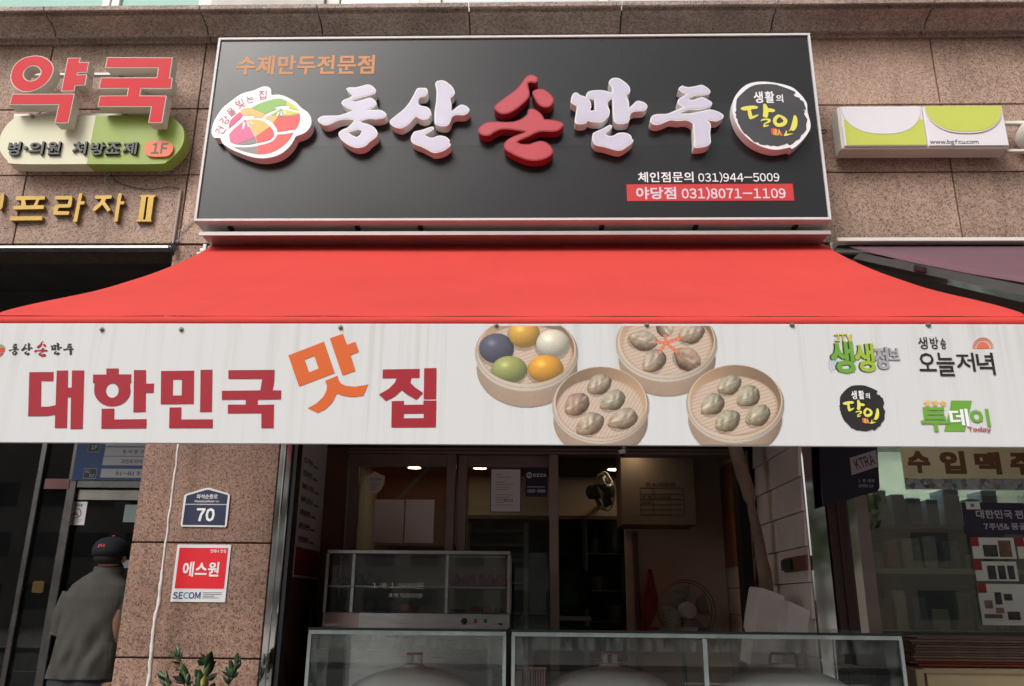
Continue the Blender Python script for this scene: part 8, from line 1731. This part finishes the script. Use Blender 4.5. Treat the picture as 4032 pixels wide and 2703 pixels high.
for (x0, y0, x1, y1, items) in ((1405, 1185, 1935, 1445, [(1545, 1275, 1720, 1420, 1), (1735, 1220, 1890, 1425, 0)]), (1965, 1190, 2500, 1445, [(2060, 1260, 2200, 1420, 2)]), (1445, 1480, 1965, 1720, [(1600, 1530, 1700, 1700, 1), (1730, 1530, 1820, 1700, 1), (1850, 1530, 1930, 1700, 1)]), (1500, 1760, 2500, 2270, [(1560, 1960, 1660, 2060, 2), (1690, 1860, 1770, 2010, 1), (1800, 1880, 1900, 1960, 1), (1700, 2050, 1800, 2120, 2), (1560, 2130, 1780, 2180, 0), (1850, 2100, 2000, 2200, 1)])):
    pb('card', dimw, x0, y0, x1, y1)
    for (a, b, c, d, k) in items: pb('picture', pics[k], a, b, c, d, -0.0025)
    pb('red_arrow', rd, x0 - 25, y0 - 5, x0 + 80, y0 + 105, -0.0045)
# dark shop sticker
t = thing('hanging_store_sign', at(3400, 1930, 4.13), 'navy hanging store sign with a pale KTRA panel beside the steel column', 'sign')
DY = 4.13
pts = [(3226, 1700), (3450, 1700), (3464, 1922), (3454, 1936), (3297, 1978), (3242, 1994), (3232, 1860)]
box('bracket', BLACK, t, X_(3240, 1720, DY), X_(3260, 1720, DY), DY + 0.014, W - 0.022, Z_(3250, 1730, DY), Z_(3250, 1715, DY))
fill('decal', [flat_loop(pts, DY - 0.002)], DY - 0.002, 0.015, pm('decal_navy', (0.018, 0.016, 0.030, 1), 0.5), t)
fill('pale_panel', [flat_loop([(3346, 1804), (3449, 1772), (3457, 1838), (3354, 1872)], DY - 0.0035)], DY - 0.0035, 0.0012, pm('decal_pale', (0.36, 0.31, 0.32, 1), 0.6), t)
text_rot('KTRA', 3404, 1820, 40, DY - 0.0040, 17, INK, t, bold=0.012, wk=0.55)
for i, (b_) in enumerate(('1 층 매장', 'OPEN 24')): text(b_, (3380, 1888 + i * 20, 3444 - i * 6, 1900 + i * 20), DY - 0.0028, silver, t, bold=0.0)
# goods shelves inside
random.seed(21)
PCOL = ('grey', 'beige', 'red brown', 'green', 'cream', 'navy', 'mustard')
goods = [pm('pack_%d' % i, c, 0.5, var=0.2, vscale=25) for i, c in enumerate(((0.36, 0.36, 0.34, 1), (0.60, 0.57, 0.52, 1), (0.42, 0.16, 0.11, 1), (0.22, 0.32, 0.20, 1), (0.70, 0.68, 0.64, 1), (0.20, 0.22, 0.30, 1), (0.58, 0.46, 0.20, 1)))]
for k, (gy, lab) in enumerate(((5.5, 'front'), (6.6, 'rear'))):
    sf = thing('goods_shelf', (2.9, gy, 0.08), lab + ' dark goods shelf inside the convenience store', 'shelf', 'goods shelves in the store')
    dk = pm('shelf_dark', (0.12, 0.125, 0.12, 1), 0.5, 0.2)
    box('back_board', dk, sf, 2.0, 4.5, gy + 0.30, gy + 0.33, 0.08, 1.98)
    box('top_board', pm('shelf_dark', (0.12, 0.125, 0.12, 1)), sf, 2.0, 4.479, gy, gy + 0.33, 1.981, 2.0)
    for z in (0.55, 0.95, 1.35, 1.72):
        box('shelf_board', dk, sf, 2.0, 4.5, gy, gy + 0.299, z - 0.02, z)
        box('price_strip', dimw, sf, 2.0, 4.5, gy - 0.004, gy - 0.0005, z - 0.022, z + 0.012)
    for x in (2.0, 4.5): box('end_panel', dk, sf, x - 0.02, x - 0.001 if x > 3 else x, gy, gy + 0.33, 0.081, 2.0)
    for zi, z in enumerate((0.95, 1.35, 1.72, 2.001)):
        x = 2.03; cnt_ = 0
        while x < 4.35:
            w_ = random.uniform(0.06, 0.125); h = random.uniform(0.10, 0.26)
            gi_ = random.randrange(7); o = box('goods_packet', goods[gi_], None, x, x + w_, gy + 0.03, gy + 0.22, z + 0.001, z + h, bevel=0.006)
            tag(o, '%s packet, %s from the left on the %s board of the %s goods shelf' % (PCOL[gi_], ('%dth' % (cnt_ + 1) if cnt_ > 19 else ORD[cnt_]), ('lowest', 'second', 'third', 'top')[zi], lab), 'packet'); cnt_ += 1
            tag(o, o['label'], 'packet', 'packets on the goods shelves')
            x += w_ + random.uniform(0.008, 0.05)
# pile of flattened cartons on the store ledge outside
cart = [pm('cardboard_%d' % i, c, 0.85, var=0.2, vscale=12) for i, c in enumerate(((0.15, 0.095, 0.068, 1), (0.12, 0.075, 0.055, 1), (0.18, 0.12, 0.085, 1), (0.22, 0.045, 0.035, 1)))]
pz0, pz1 = Z_(3800, 2628, 3.95), Z_(3800, 2510, 3.95)
n_ = 11; dz = (pz1 - pz0) / n_
for i in range(n_):
    xa = X_(3585, 2570, 3.95) + random.uniform(0.0, 0.05); z = pz0 + i * dz
    o = MB().obox(((xa + 2.9) / 2, 4.11, z + dz * 0.5), (2.9 - xa, 0.30 + random.uniform(-.02, .02), dz * 0.86), (0, 0, random.uniform(-0.012, 0.012))).build('flat_carton', cart[3 if i in (0, 1) and True else random.choice((0, 1, 2))], None, bevel=0.002)
    pos = {0: 'lowest', n_ - 1: 'topmost'}.get(i)
    if pos: lbl = pos + ' flattened carton in the pile under the store window'
    else: lbl = '%s flattened carton from the bottom of the pile under the store window' % ORD[i]
    tag(o, lbl, 'carton', 'pile of flattened cartons')
tb = thing('carton_table', at(3800, 2660, 3.95), 'pale wooden ledge with cream front holding the carton pile', 'table')
tz = pz0 - 0.004
box('top_board', pm('pale_board', (0.42, 0.33, 0.20, 1), 0.6, var=0.15), tb, X_(3640, 2640, 3.92), 3.2, 3.93, 4.32, tz - 0.022, tz, bevel=0.003)
box('front_board', pm('cream_board', (0.55, 0.44, 0.26, 1), 0.6, var=0.15, vscale=3), tb, X_(3650, 2660, 3.95), 3.2, 3.95, 3.97, tz - 0.13, tz - 0.023)
box('side_board', pm('pale_board', (0.42, 0.33, 0.20, 1)), tb, X_(3606, 2660, 3.9), X_(3640, 2660, 3.9), 3.9, 4.3, 0.01, tz - 0.004, bevel=0.003)
box('side_board', pm('pale_board', (0.42, 0.33, 0.20, 1)), tb, 3.21, 3.24, 3.93, 4.3, 0.01, tz - 0.023)
# ------------------------------------------------------------------ building entrance on the left
EY = 5.6
en = thing('entrance_front', (-3.2, EY, 0), 'dark glazed building entrance with steel frames left of the pillar', 'entrance')
dst = pm('entrance_steel', (0.13, 0.125, 0.12, 1), 0.28, 0.9, var=0.2, vscale=5)
zt_ = 3.39
def ex(px, py=2200): return X_(px, py, EY)
box('frame_post', dst, en, ex(232), ex(268), EY - 0.05, EY + 0.05, 0.09, zt_, bevel=0.004)
box('frame_post', dst, en, ex(95), ex(118), EY - 0.03, EY + 0.05, 0.09, zt_, bevel=0.004)
zr1, zr0 = Z_(430, 1896, EY), Z_(430, 1926, EY)
box('transom', dst, en, ex(270), -2.06, EY - 0.05, EY + 0.05, zr0, zr1, bevel=0.004)
zq1, zq0 = Z_(430, 1930, EY), Z_(430, 1972, EY)
box('door_header', pm('header_steel', (0.22, 0.21, 0.19, 1), 0.35, 0.8, var=0.3, vscale=3), en, ex(270), -2.06, EY - 0.02, EY + 0.03, zq0, zq1, bevel=0.003)
box('glass_pane', GLASS_DARK, en, -4.6, ex(94), EY, EY + 0.01, 0.09, zt_)
box('glass_pane', GLASS_DARK, en, ex(119), ex(231), EY, EY + 0.01, 0.09, zt_)
box('door_glass', GLASS_DARK, en, ex(275), -2.06, EY, EY + 0.01, 0.10, zq0 - 0.004)
box('back_room_wall', pm('hall_wall', (0.05, 0.05, 0.048, 1), 0.7, var=0.3), en, -4.6, -2.0, 8.8, 8.9, 0.09, zt_)
box('side_wall', pm('hall_wall', (0.05, 0.05, 0.048, 1)), en, -2.05, -1.99, W + 0.63, 9.3, 0.09, zt_)
# glowing boxes added behind the entrance glass stand in for warm reflections
for px, py, lb in ((35, 2320, 'faint warm glow standing in for a reflection behind the left entrance glass'), (152, 2312, 'faint warm glow standing in for a reflection beside the entrance post')):
    q = at(px, py, 7.6)
    t = thing('reflection_glow', q, lb, 'lamp', 'stand-ins for reflections in the entrance glass')
    box('back_plate', dst, t, q.x - 0.03, q.x + 0.03, 7.62, 7.64, q.z - 0.06, q.z + 0.06)
    box('glow_box', pm('amber_reflection', (0.9, 0.42, 0.16, 1), 0.5, emit=0.9), t, q.x - 0.04, q.x + 0.04, 7.56, 7.619, q.z - 0.05, q.z + 0.05, bevel=0.01)
    box('mount_post', dst, t, q.x - 0.012, q.x + 0.012, 7.641, 7.66, 0.09, q.z + 0.3)
# blue floor directory
DYb = EY - 0.06
t = thing('floor_directory', at(430, 1893, DYb), 'blue floor directory with white rows over the entrance door', 'sign')
bl = pm('directory_blue', (0.015, 0.045, 0.135, 1), 0.4, var=0.05)
p, q = at(300, 1700, DYb), at(575, 1893, DYb)
box('blue_board', bl, t, X_(288, 1850, DYb), -2.05, DYb, DYb + 0.02, q.z, p.z)
kd = 620 / 2339
def d5(x, y): return (x * kd, 1740 + y * kd)
rowm = pm('directory_row', (0.30, 0.30, 0.31, 1), 0.5)
for (x0, y0, y1) in ((1558, 85, 212), (1530, 222, 352), (1500, 405, 535), (1575, -60, 70)):
    a, c = at(*d5(x0, (y0 + y1) / 2), DYb), at(*d5(1800, y1), DYb); b_ = at(*d5(1800, y0), DYb)
    box('name_row', rowm, t, a.x, -2.055, DYb - 0.003, DYb - 0.0003, c.z, b_.z)
for bd, b in (('토 이 문 구', (1822, 118, 2140, 180)), ('크린토피아', (1795, 262, 2118, 325)), ('B1~B2 주차장', (1722, 440, 2230, 505))):
    a, c = d5(b[0], b[1]), d5(b[2], b[3]); text(bd, (a[0], a[1], c[0], c[1]), DYb - 0.0032, INK, t, bold=0.012)
dkp = pm('directory_dark', (0.02, 0.03, 0.035, 1), 0.5)
for (x0, y0, x1, y1, s_) in ((1318, 20, 1478, 148, '1F'), (1250, 400, 1428, 540, None)):
    a, c = at(*d5(x0, (y0 + y1) / 2), DYb), at(*d5(x1, (y0 + y1) / 2), DYb); z1_, z0_ = Z_(*d5((x0 + x1) / 2, y0), DYb), Z_(*d5((x0 + x1) / 2, y1), DYb)
    box('floor_rim', rowm, t, a.x - 0.003, c.x + 0.003, DYb - 0.0012, DYb - 0.0002, z0_ - 0.003, z1_ + 0.003)
    box('floor_tile', dkp, t, a.x, c.x, DYb - 0.003, DYb - 0.0013, z0_, z1_)
    if s_: text(s_, d5(1355, 50) + d5(1450, 115), DYb - 0.0032, rowm, t, bold=0.03)
    else:
        text('B1', d5(1272, 415) + d5(1338, 462), DYb - 0.0032, rowm, t, bold=0.0); text('B2', d5(1328, 478) + d5(1400, 525), DYb - 0.0032, rowm, t, bold=0.0)
# no smoking notice and blank paper on the door glass
NSY = EY - 0.004
t = thing('no_smoking_notice', at(300, 2070, NSY), 'white no smoking notice on the entrance door glass', 'notice')
kn = 620 / 2339
pbox('sheet', PAPER, t, 268, 1976, 338, 2068, NSY, 0.0015)
red_ink = pm('dark_red_ink', (0.22, 0.03, 0.03, 1), 0.6)
c_ = at(*d5(1138, 1066), NSY)
rr = abs(at(*d5(1210, 1066), NSY).x - c_.x)
fill('ban_ring', [[(c_.x + rr * math.cos(a), c_.z + rr * math.sin(a)) for a in [i * math.pi / 20 for i in range(40)]], [(c_.x + rr * .84 * math.cos(a), c_.z + rr * .84 * math.sin(a)) for a in [i * math.pi / 20 for i in range(40)]]], NSY - 0.0018, 0.001, red_ink, t)
MB().obox((c_.x, NSY - 0.0035, c_.z), (rr * 1.7, 0.001, rr * 0.14), (0, math.radians(45), 0)).build('ban_bar', red_ink, t)
box('cigarette', INK, t, c_.x - rr * 0.6, c_.x + rr * 0.25, NSY - 0.0024, NSY - 0.0008, c_.z - rr * 0.28, c_.z - rr * 0.14)
text('금연시설', (290, 1985, 325, 1995), NSY - 0.0005, INK, t, bold=0.02)
w = MB()
for i in range(3):
    p, q = at(276, 2047 + i * 6, NSY), at(322 - i * 6, 2049 + i * 6, NSY); w.box(p.x, q.x, NSY - 0.0012, NSY - 0.0005, q.z, p.z)
w.build('print_lines', grey_ink, t)
sheet('door_paper', 'blank grey green paper on the door glass beside the pillar', 'paper', 488, 1988, 560, 2057, NSY, pm('grey_green_paper', (0.20, 0.25, 0.23, 1), 0.8))
sheet('door_label', 'small pale paper on the door glass right of the man', 'paper', 482, 2195, 512, 2238, NSY, pm('grey_paper', (0.16, 0.16, 0.17, 1), 0.8))
sheet('yellow_sticker', 'yellow square sticker on the entrance door left of the man', 'sticker', 196, 2366, 240, 2414, NSY, pm('sticker_yellow', (0.36, 0.19, 0.02, 1), 0.6))
sheet('pink_tape', 'reddish safety strip on the upper entrance glass', 'sticker', 175, 1886, 272, 1926, EY - 0.055, pm('strip_pink', (0.22, 0.10, 0.09, 1), 0.5, var=0.2))

# ------------------------------------------------------------------ man seen from behind
MY = 4.95
c0 = at(424, 2240, MY); mx = c0.x
man = thing('person', (mx, MY, 0.09), 'man in grey polo shirt and dark cap seen from behind, going into the entrance', 'person')
FL = 0.09
HT = at(424, 2114, MY).z                  # top of the cap
def loft(mb, rings, n=20, cap=True):
    k = len(mb.v)
    for (x, y, z, rx, ry, *rest) in rings:
        for j in range(n):
            a = 2 * math.pi * j / n
            ca, sa = math.cos(a), math.sin(a)
            sq = 0.88
            mb.v.append((x + rx * math.copysign(abs(ca) ** sq, ca), y + ry * math.copysign(abs(sa) ** sq, sa), z))
    for i in range(len(rings) - 1):
        for j in range(n):
            q = (j + 1) % n
            mb.f.append((k + i * n + j, k + i * n + q, k + (i + 1) * n + q, k + (i + 1) * n + j))
    if cap: mb.f.append(tuple(k + j for j in reversed(range(n)))); mb.f.append(tuple(k + (len(rings) - 1) * n + j for j in range(n)))
def remesh(mb, name, mat, parent, vox, smooth=6):
    o = mb.build(name, mat, None)
    bm = bmesh.new(); bm.from_mesh(o.data); bmesh.ops.recalc_face_normals(bm, faces=bm.faces); bm.to_mesh(o.data); bm.free()
    r = o.modifiers.new('r', 'REMESH'); r.mode = 'VOXEL'; r.voxel_size = vox
    s = o.modifiers.new('s', 'SMOOTH'); s.iterations = smooth; s.factor = 0.5
    dg = bpy.context.evaluated_depsgraph_get(); dg.update()
    me = bpy.data.meshes.new_from_object(o.evaluated_get(dg)); me.name = name
    bpy.data.objects.remove(o)
    me.polygons.foreach_set('use_smooth', [True] * len(me.polygons))
    me.materials.clear(); me.materials.append(mat)
    return put(name, me, parent)
H = HT - FL
zn = at(424, 2246, MY).z                 # collar height
zsh = at(300, 2300, MY).z                # shoulder line
zh = at(350, 2672, MY).z                 # shirt hem
sw = 0.232
skin = pm('skin', (0.30, 0.17, 0.115, 1), 0.55, var=0.06)
shirt_m = pm('grey_polo', (0.060, 0.057, 0.051, 1), 0.95, spec=0.1, var=0.16, vscale=9, bump=0.7, bscale=34)
trous_m = pm('dark_trousers', (0.03, 0.03, 0.034, 1), 0.85, var=0.15)
b = MB()
hx = mx + 0.012
loft(b, [(mx, MY, zh - 0.10, 0.155, 0.10), (mx, MY, zh + 0.15, 0.150, 0.10), (mx, MY, zsh - 0.14, 0.165, 0.105), (mx, MY, zsh - 0.02, 0.150, 0.09), (mx, MY, zn, 0.066, 0.062), (hx, MY - 0.004, HT - 0.165, 0.058, 0.062), (hx, MY - 0.010, HT - 0.14, 0.068, 0.082), (hx, MY - 0.014, HT - 0.10, 0.078, 0.094), (hx, MY - 0.014, HT - 0.06, 0.074, 0.09), (hx, MY - 0.012, HT - 0.03, 0.052, 0.066), (hx, MY - 0.012, HT - 0.016, 0.02, 0.03)])
for s in (-1, 1):                          # arms, hands with fingers
    sh_ = Vector((mx - 0.045 + s * 0.155, MY, zsh - 0.055)); el = Vector((mx - 0.030 + s * 0.150, MY + 0.07, zsh - 0.27)); wr = Vector((mx - 0.030 + s * 0.10, MY + 0.28, zsh - 0.32)); kn_ = wr + Vector((-s * 0.005, 0.055, -0.06))
    b.tube([sh_, (sh_ + el) / 2, el, (el + wr) / 2, wr, kn_], [0.048, 0.046, 0.042, 0.040, 0.030, 0.034], 12)
    for f_, (o_, ln) in enumerate(((-0.026, 0.062), (-0.009, 0.075), (0.009, 0.072), (0.025, 0.056))):
        a_ = kn_ + Vector((0, o_ * 0.7 + 0.0, -0.01 + abs(o_) * 0.2)); b.tube([a_, a_ + Vector((-s * 0.006, 0.016, -ln * 0.55)), a_ + Vector((-s * 0.02, 0.012, -ln))], [0.0095, 0.0088, 0.007], 7)
    a_ = (wr + kn_) / 2; b.tube([a_, a_ + Vector((-s * 0.03, 0.018, -0.02)), a_ + Vector((-s * 0.036, 0.022, -0.055))], [0.012, 0.010, 0.008], 7)
    hip = Vector((mx + s * 0.085, MY, zh - 0.02)); kne = Vector((mx + s * 0.10, MY - 0.02, 0.09 + 0.50)); an = Vector((mx + s * 0.105, MY + 0.02, 0.09 + 0.085))
    b.tube([hip, (hip + kne) / 2, kne, (kne * 0.55 + an * 0.45), an], [0.095, 0.078, 0.060, 0.056, 0.040], 12)
for s in (-1, 1):                          # ears, nose
    b.tube([(hx + s * 0.074, MY - 0.012, HT - 0.15), (hx + s * 0.088, MY - 0.016, HT - 0.13), (hx + s * 0.086, MY - 0.016, HT - 0.105)], [0.010, 0.013, 0.010], 8)
b.tube([(hx, MY + 0.066, HT - 0.09), (hx, MY + 0.085, HT - 0.115), (hx, MY + 0.078, HT - 0.125)], [0.010, 0.014, 0.010], 8)
remesh(b, 'body', skin, man, 0.008, 4)
# shirt with collar, short sleeves
c = MB()
tx = mx - 0.030
loft(c, [(tx - 0.012, MY, zh, 0.200, 0.142), (tx - 0.012, MY, zh + 0.05, 0.196, 0.140), (tx - 0.008, MY, zh + 0.2, 0.180, 0.128), (tx, MY, zsh - 0.20, 0.178, 0.126), (tx + 0.005, MY, zsh - 0.07, 0.190, 0.120), (tx + 0.012, MY, zsh - 0.005, 0.166, 0.102), (mx - 0.014, MY, zsh + 0.035, 0.118, 0.086), (mx, MY, zn - 0.006, 0.074, 0.070)], 28)
for s in (-1, 1):
    sh_ = Vector((tx + s * 0.150, MY, zsh - 0.052)); el = Vector((tx + s * 0.188, MY + 0.02, zsh - 0.275))
    c.tube([sh_, sh_ * 0.5 + el * 0.5 + Vector((s * 0.010, -0.012, 0)), el], [0.060, 0.064, 0.066], 14)
so_ = remesh(c, 'shirt', shirt_m, man, 0.006, 3)
co = np.empty(len(so_.data.vertices) * 3); so_.data.vertices.foreach_get('co', co); co = co.reshape(-1, 3)
ph = (co[:, 2] - zh)
xx_ = co[:, 0] - mx
co[:, 1] -= np.where(co[:, 1] < MY, 0.011 * np.sin(xx_ * 26 - ph * 19 + 1.0) * np.exp(-((ph - 0.16) / 0.16) ** 2) * np.clip((xx_ + 0.16) / 0.2, 0, 1), 0)
fold = 0.020 * (np.abs(np.sin((co[:, 0] - mx) * 20 + ph * 11)) ** 2.5 - 0.4) * np.clip(1 - ph / 0.42, 0, 1) + 0.006 * np.sin((co[:, 0] - mx) * 70 - ph * 22) * np.clip(1 - np.abs(ph - 0.12) / 0.2, 0, 1)
co[:, 1] -= np.where(co[:, 1] < MY, fold, 0)
so_.data.vertices.foreach_set('co', co.ravel()); so_.data.update()
for s in (-1, 1):                          # turned sleeve hems
    el = Vector((tx + s * 0.188, MY + 0.02, zsh - 0.275)); MB().tube([el + Vector((0, 0, 0.012)), el + Vector((s * 0.001, 0, -0.004))], [0.0695, 0.0695], 18, cap=False).build('sleeve_hem', shirt_m, so_, smooth='all')
cl = MB(); ring = []
for (r0, dz) in ((0.084, -0.028), (0.078, 0.022), (0.070, 0.030), (0.064, 0.0)):
    ring.append([(hx - 0.006 + r0 * math.cos(a) * 1.02, MY + r0 * math.sin(a) * 0.95, zn + dz + 0.012 * math.sin(a)) for a in [i * 2 * math.pi / 24 for i in range(24)]])
for rg in ring: cl.v += rg
for i in range(3):
    for j in range(24): cl.f.append((i * 24 + j, i * 24 + (j + 1) % 24, (i + 1) * 24 + (j + 1) % 24, (i + 1) * 24 + j))
cl.build('collar', shirt_m, so_, smooth='all')
tq = MB()
loft(tq, [(mx - 0.04, MY, zh - 0.16, 0.20, 0.125), (mx - 0.04, MY, zh + 0.03, 0.196, 0.122)], 24)
for s in (-1, 1): tq.tube([(mx + s * 0.092, MY, zh - 0.06), (mx + s * 0.10, MY - 0.01, 0.62), (mx + s * 0.105, MY + 0.01, 0.145)], [0.108, 0.085, 0.075], 14)
remesh(tq, 'trousers', trous_m, man, 0.011, 4)
for s in (-1, 1):
    loftb = MB(); loft(loftb, [(mx + s * 0.105, MY + 0.05, FL + 0.001, 0.048, 0.125), (mx + s * 0.105, MY + 0.05, FL + 0.04, 0.047, 0.12), (mx + s * 0.105, MY + 0.02, FL + 0.085, 0.04, 0.06)], 16); loftb.build('shoe', BLACK, man, smooth=True)
# short hair below the cap, then the cap
hb = MB(); loft(hb, [(hx, MY - 0.018, HT - 0.158, 0.066, 0.072), (hx, MY - 0.024, HT - 0.135, 0.078, 0.090), (hx, MY - 0.022, HT - 0.09, 0.086, 0.100)], 24)
hb.build('hair', pm('dark_hair', (0.018, 0.014, 0.012, 1), 0.7, bump=0.6, bscale=260), man, smooth='all')
cp = MB(); loft(cp, [(hx, MY - 0.018, HT - 0.112, 0.094, 0.108), (hx, MY - 0.018, HT - 0.085, 0.095, 0.110), (hx, MY - 0.018, HT - 0.058, 0.091, 0.104), (hx, MY - 0.017, HT - 0.034, 0.079, 0.090), (hx, MY - 0.016, HT - 0.015, 0.057, 0.066), (hx, MY - 0.016, HT - 0.004, 0.028, 0.032), (hx, MY - 0.016, HT, 0.004, 0.004)], 28)
cap_o = cp.build('cap', pm('navy_cap', (0.008, 0.009, 0.015, 1), 0.9, var=0.1), man, smooth='all')
pk_ = MB(); pr = []
for j in range(13):
    a = math.radians(25 + 130 * j / 12); pr.append((hx + 0.095 * math.cos(a), MY - 0.02 + 0.105 * math.sin(a), HT - 0.105))
for j in range(13):
    a = math.radians(25 + 130 * j / 12); pr.append((hx + 0.10 * math.cos(a), MY + 0.02 + 0.155 * math.sin(a), HT - 0.12))
pk_.v = pr; pk_.f = [(j, j + 1, j + 14, j + 13) for j in range(12)]
pko = pk_.build('peak', pm('navy_cap', (0.012, 0.013, 0.022, 1)), cap_o, smooth='all'); s_ = pko.modifiers.new('t', 'SOLIDIFY'); s_.thickness = 0.004
MB().lathe([(0.0, 0.008), (0.006, 0.006), (0.008, 0.0)], (hx + 0.004, MY - 0.016, HT), 10).build('cap_button', pm('cap_red', (0.40, 0.06, 0.06, 1), 0.7), cap_o, smooth='all')
e = at(432, 2142, MY - 0.125)
w = MB()
for i, (dx, dz) in enumerate(((-0.022, 0), (-0.008, 0.003), (0.006, 0.0))): w.obox((hx - 0.005 + dx + 0.006, MY - 0.122, HT - 0.062 + dz), (0.011, 0.004, 0.022), (0.22, 0.35 * (-1) ** i, 0))
w.build('cap_stitching', pm('cap_red', (0.40, 0.06, 0.06, 1)), cap_o)

# ------------------------------------------------------------------ pot plant at the foot of the pillar
PLY = 3.95
kp4 = 700 / 2339
def pl(x, y, Y=PLY): return at(600 + x * kp4, 2480 + y * kp4, Y)
base = pl(560, 1000)
plant = thing('pot_plant', (base.x, PLY, 0), 'glossy dark green pot plant with one yellow leaf in front of the pillar', 'plant')
leaf_m = pm('glossy_leaf', (0.022, 0.052, 0.020, 1), 0.32, spec=0.5, var=0.3, vscale=18)
leaf_l = pm('mid_leaf', (0.045, 0.095, 0.034, 1), 0.35, spec=0.5, var=0.3, vscale=18)
leaf_y = pm('yellow_leaf', (0.50, 0.44, 0.10, 1), 0.4, var=0.15, vscale=18)
stem_m = pm('leaf_stem', (0.12, 0.16, 0.06, 1), 0.5)
potm = pm('terracotta_pot', (0.24, 0.13, 0.09, 1), 0.8, var=0.15)
MB().lathe([(0.0, 0.001), (0.12, 0.001), (0.16, 0.30), (0.175, 0.30), (0.175, 0.34), (0.15, 0.34), (0.14, 0.28), (0.0, 0.28)], (base.x, PLY, 0), 28).build('pot', potm, plant, smooth=True)
def leaf(tip, root, wid, m, curl=0.15, side=None):
    tip, root = Vector(tip), Vector(root); ax = tip - root; L_ = ax.length; ax.normalize()
    sd = (side or Vector((1, 0.25, 0))) - ax * ax.dot(side or Vector((1, 0.25, 0))); sd.normalize(); nn = ax.cross(sd)
    vs, fs = [], []
    prof = ((0.0, 0.05), (0.12, 0.42), (0.30, 0.88), (0.45, 1.0), (0.62, 0.88), (0.80, 0.52), (0.92, 0.22), (1.0, 0.02))
    for (t_, w_) in prof:
        c_ = root + ax * (L_ * t_) + nn * (curl * L_ * (t_ * (1 - t_)))
        vs += [c_ - sd * (wid * w_ / 2) + nn * (0.12 * wid * w_), c_ - nn * 0.0, c_ + sd * (wid * w_ / 2) + nn * (0.12 * wid * w_)]
    for i in range(len(prof) - 1):
        a = i * 3; fs += [(a, a + 1, a + 4, a + 3), (a + 1, a + 2, a + 5, a + 4)]
    o = MB().add([tuple(v) for v in vs], fs).build('leaf', m, plant, smooth='all')
    s = o.modifiers.new('t', 'SOLIDIFY'); s.thickness = 0.0006
stems = [[(575, 1500), (560, 900), (470, 700), (400, 520), (310, 220)], [(575, 1500), (600, 800), (690, 560), (760, 290)], [(580, 1500), (640, 1000), (720, 640), (745, 500)], [(590, 1500), (900, 900), (1040, 650), (1110, 500), (1130, 330)], [(565, 1500), (330, 1000), (210, 800), (140, 540)]]
for sidx, sp in enumerate(stems):
    MB().tube([pl(x, y, PLY + 0.02 * math.sin(sidx)) for x, y in sp], [0.006] * (len(sp) - 1) + [0.003], 6).build('stem', stem_m, plant, smooth='all')
LV = [((300, 190), (340, 380), 95, 0), ((355, 220), (350, 380), 45, 0), ((255, 300), (345, 400), 35, 0), ((245, 420), (365, 470), 45, 0), ((275, 480), (360, 530), 60, 0), ((400, 440), (430, 700), 130, 1), ((265, 610), (410, 690), 75, 0), ((480, 560), (450, 720), 90, 0),
      ((625, 290), (690, 400), 85, 0), ((780, 275), (700, 500), 150, 0), ((590, 400), (690, 460), 100, 1), ((800, 360), (690, 640), 150, 0), ((560, 520), (650, 640), 120, 1), ((640, 520), (600, 760), 130, 0), ((690, 600), (650, 800), 90, 2), ((725, 640), (705, 800), 60, 2),
      ((1130, 300), (1085, 430), 85, 0), ((1150, 340), (1070, 560), 120, 0), ((1035, 390), (1060, 540), 60, 0), ((965, 470), (1050, 620), 110, 1), ((930, 585), (990, 720), 95, 0), ((920, 740), (1000, 760), 75, 0), ((1100, 480), (1055, 620), 80, 1),
      ((70, 540), (170, 640), 95, 1), ((60, 590), (175, 660), 60, 0), ((180, 520), (190, 680), 45, 0), ((80, 660), (190, 740), 85, 1), ((205, 590), (210, 720), 35, 0), ((235, 650), (220, 745), 40, 0), ((380, 740), (430, 850), 80, 0), ((520, 700), (560, 820), 110, 0), ((820, 690), (760, 800), 90, 1)]
random.seed(4)
extra = []
for (tp, rt, wd, k) in LV:                 # younger leaves between the big ones
    if k != 2:
        for q_ in range(2):
            ang = random.uniform(-0.9, 0.9); dx_, dy_ = tp[0] - rt[0], tp[1] - rt[1]; f_ = random.uniform(0.55, 0.95)
            extra.append(((rt[0] + f_ * (dx_ * math.cos(ang) - dy_ * math.sin(ang)) + random.uniform(-25, 25), rt[1] + f_ * (dx_ * math.sin(ang) + dy_ * math.cos(ang)) + random.uniform(0, 30)), (rt[0] + random.uniform(-12, 12), rt[1] + random.uniform(0, 40)), wd * random.uniform(0.45, 0.75), random.choice((0, 0, 1))))
for (tp, rt, wd, k) in LV + extra:
    dy = random.uniform(-0.06, 0.05)
    leaf(pl(*tp, PLY + dy - random.uniform(-0.03, 0.05)), pl(*rt, PLY + dy), wd * 0.80 * kp4 / FPX * 4.0, (leaf_m, leaf_l, leaf_y)[k], random.uniform(-0.35, 0.4), Vector((1, random.uniform(-0.9, 0.9), random.uniform(-.3, .3))))
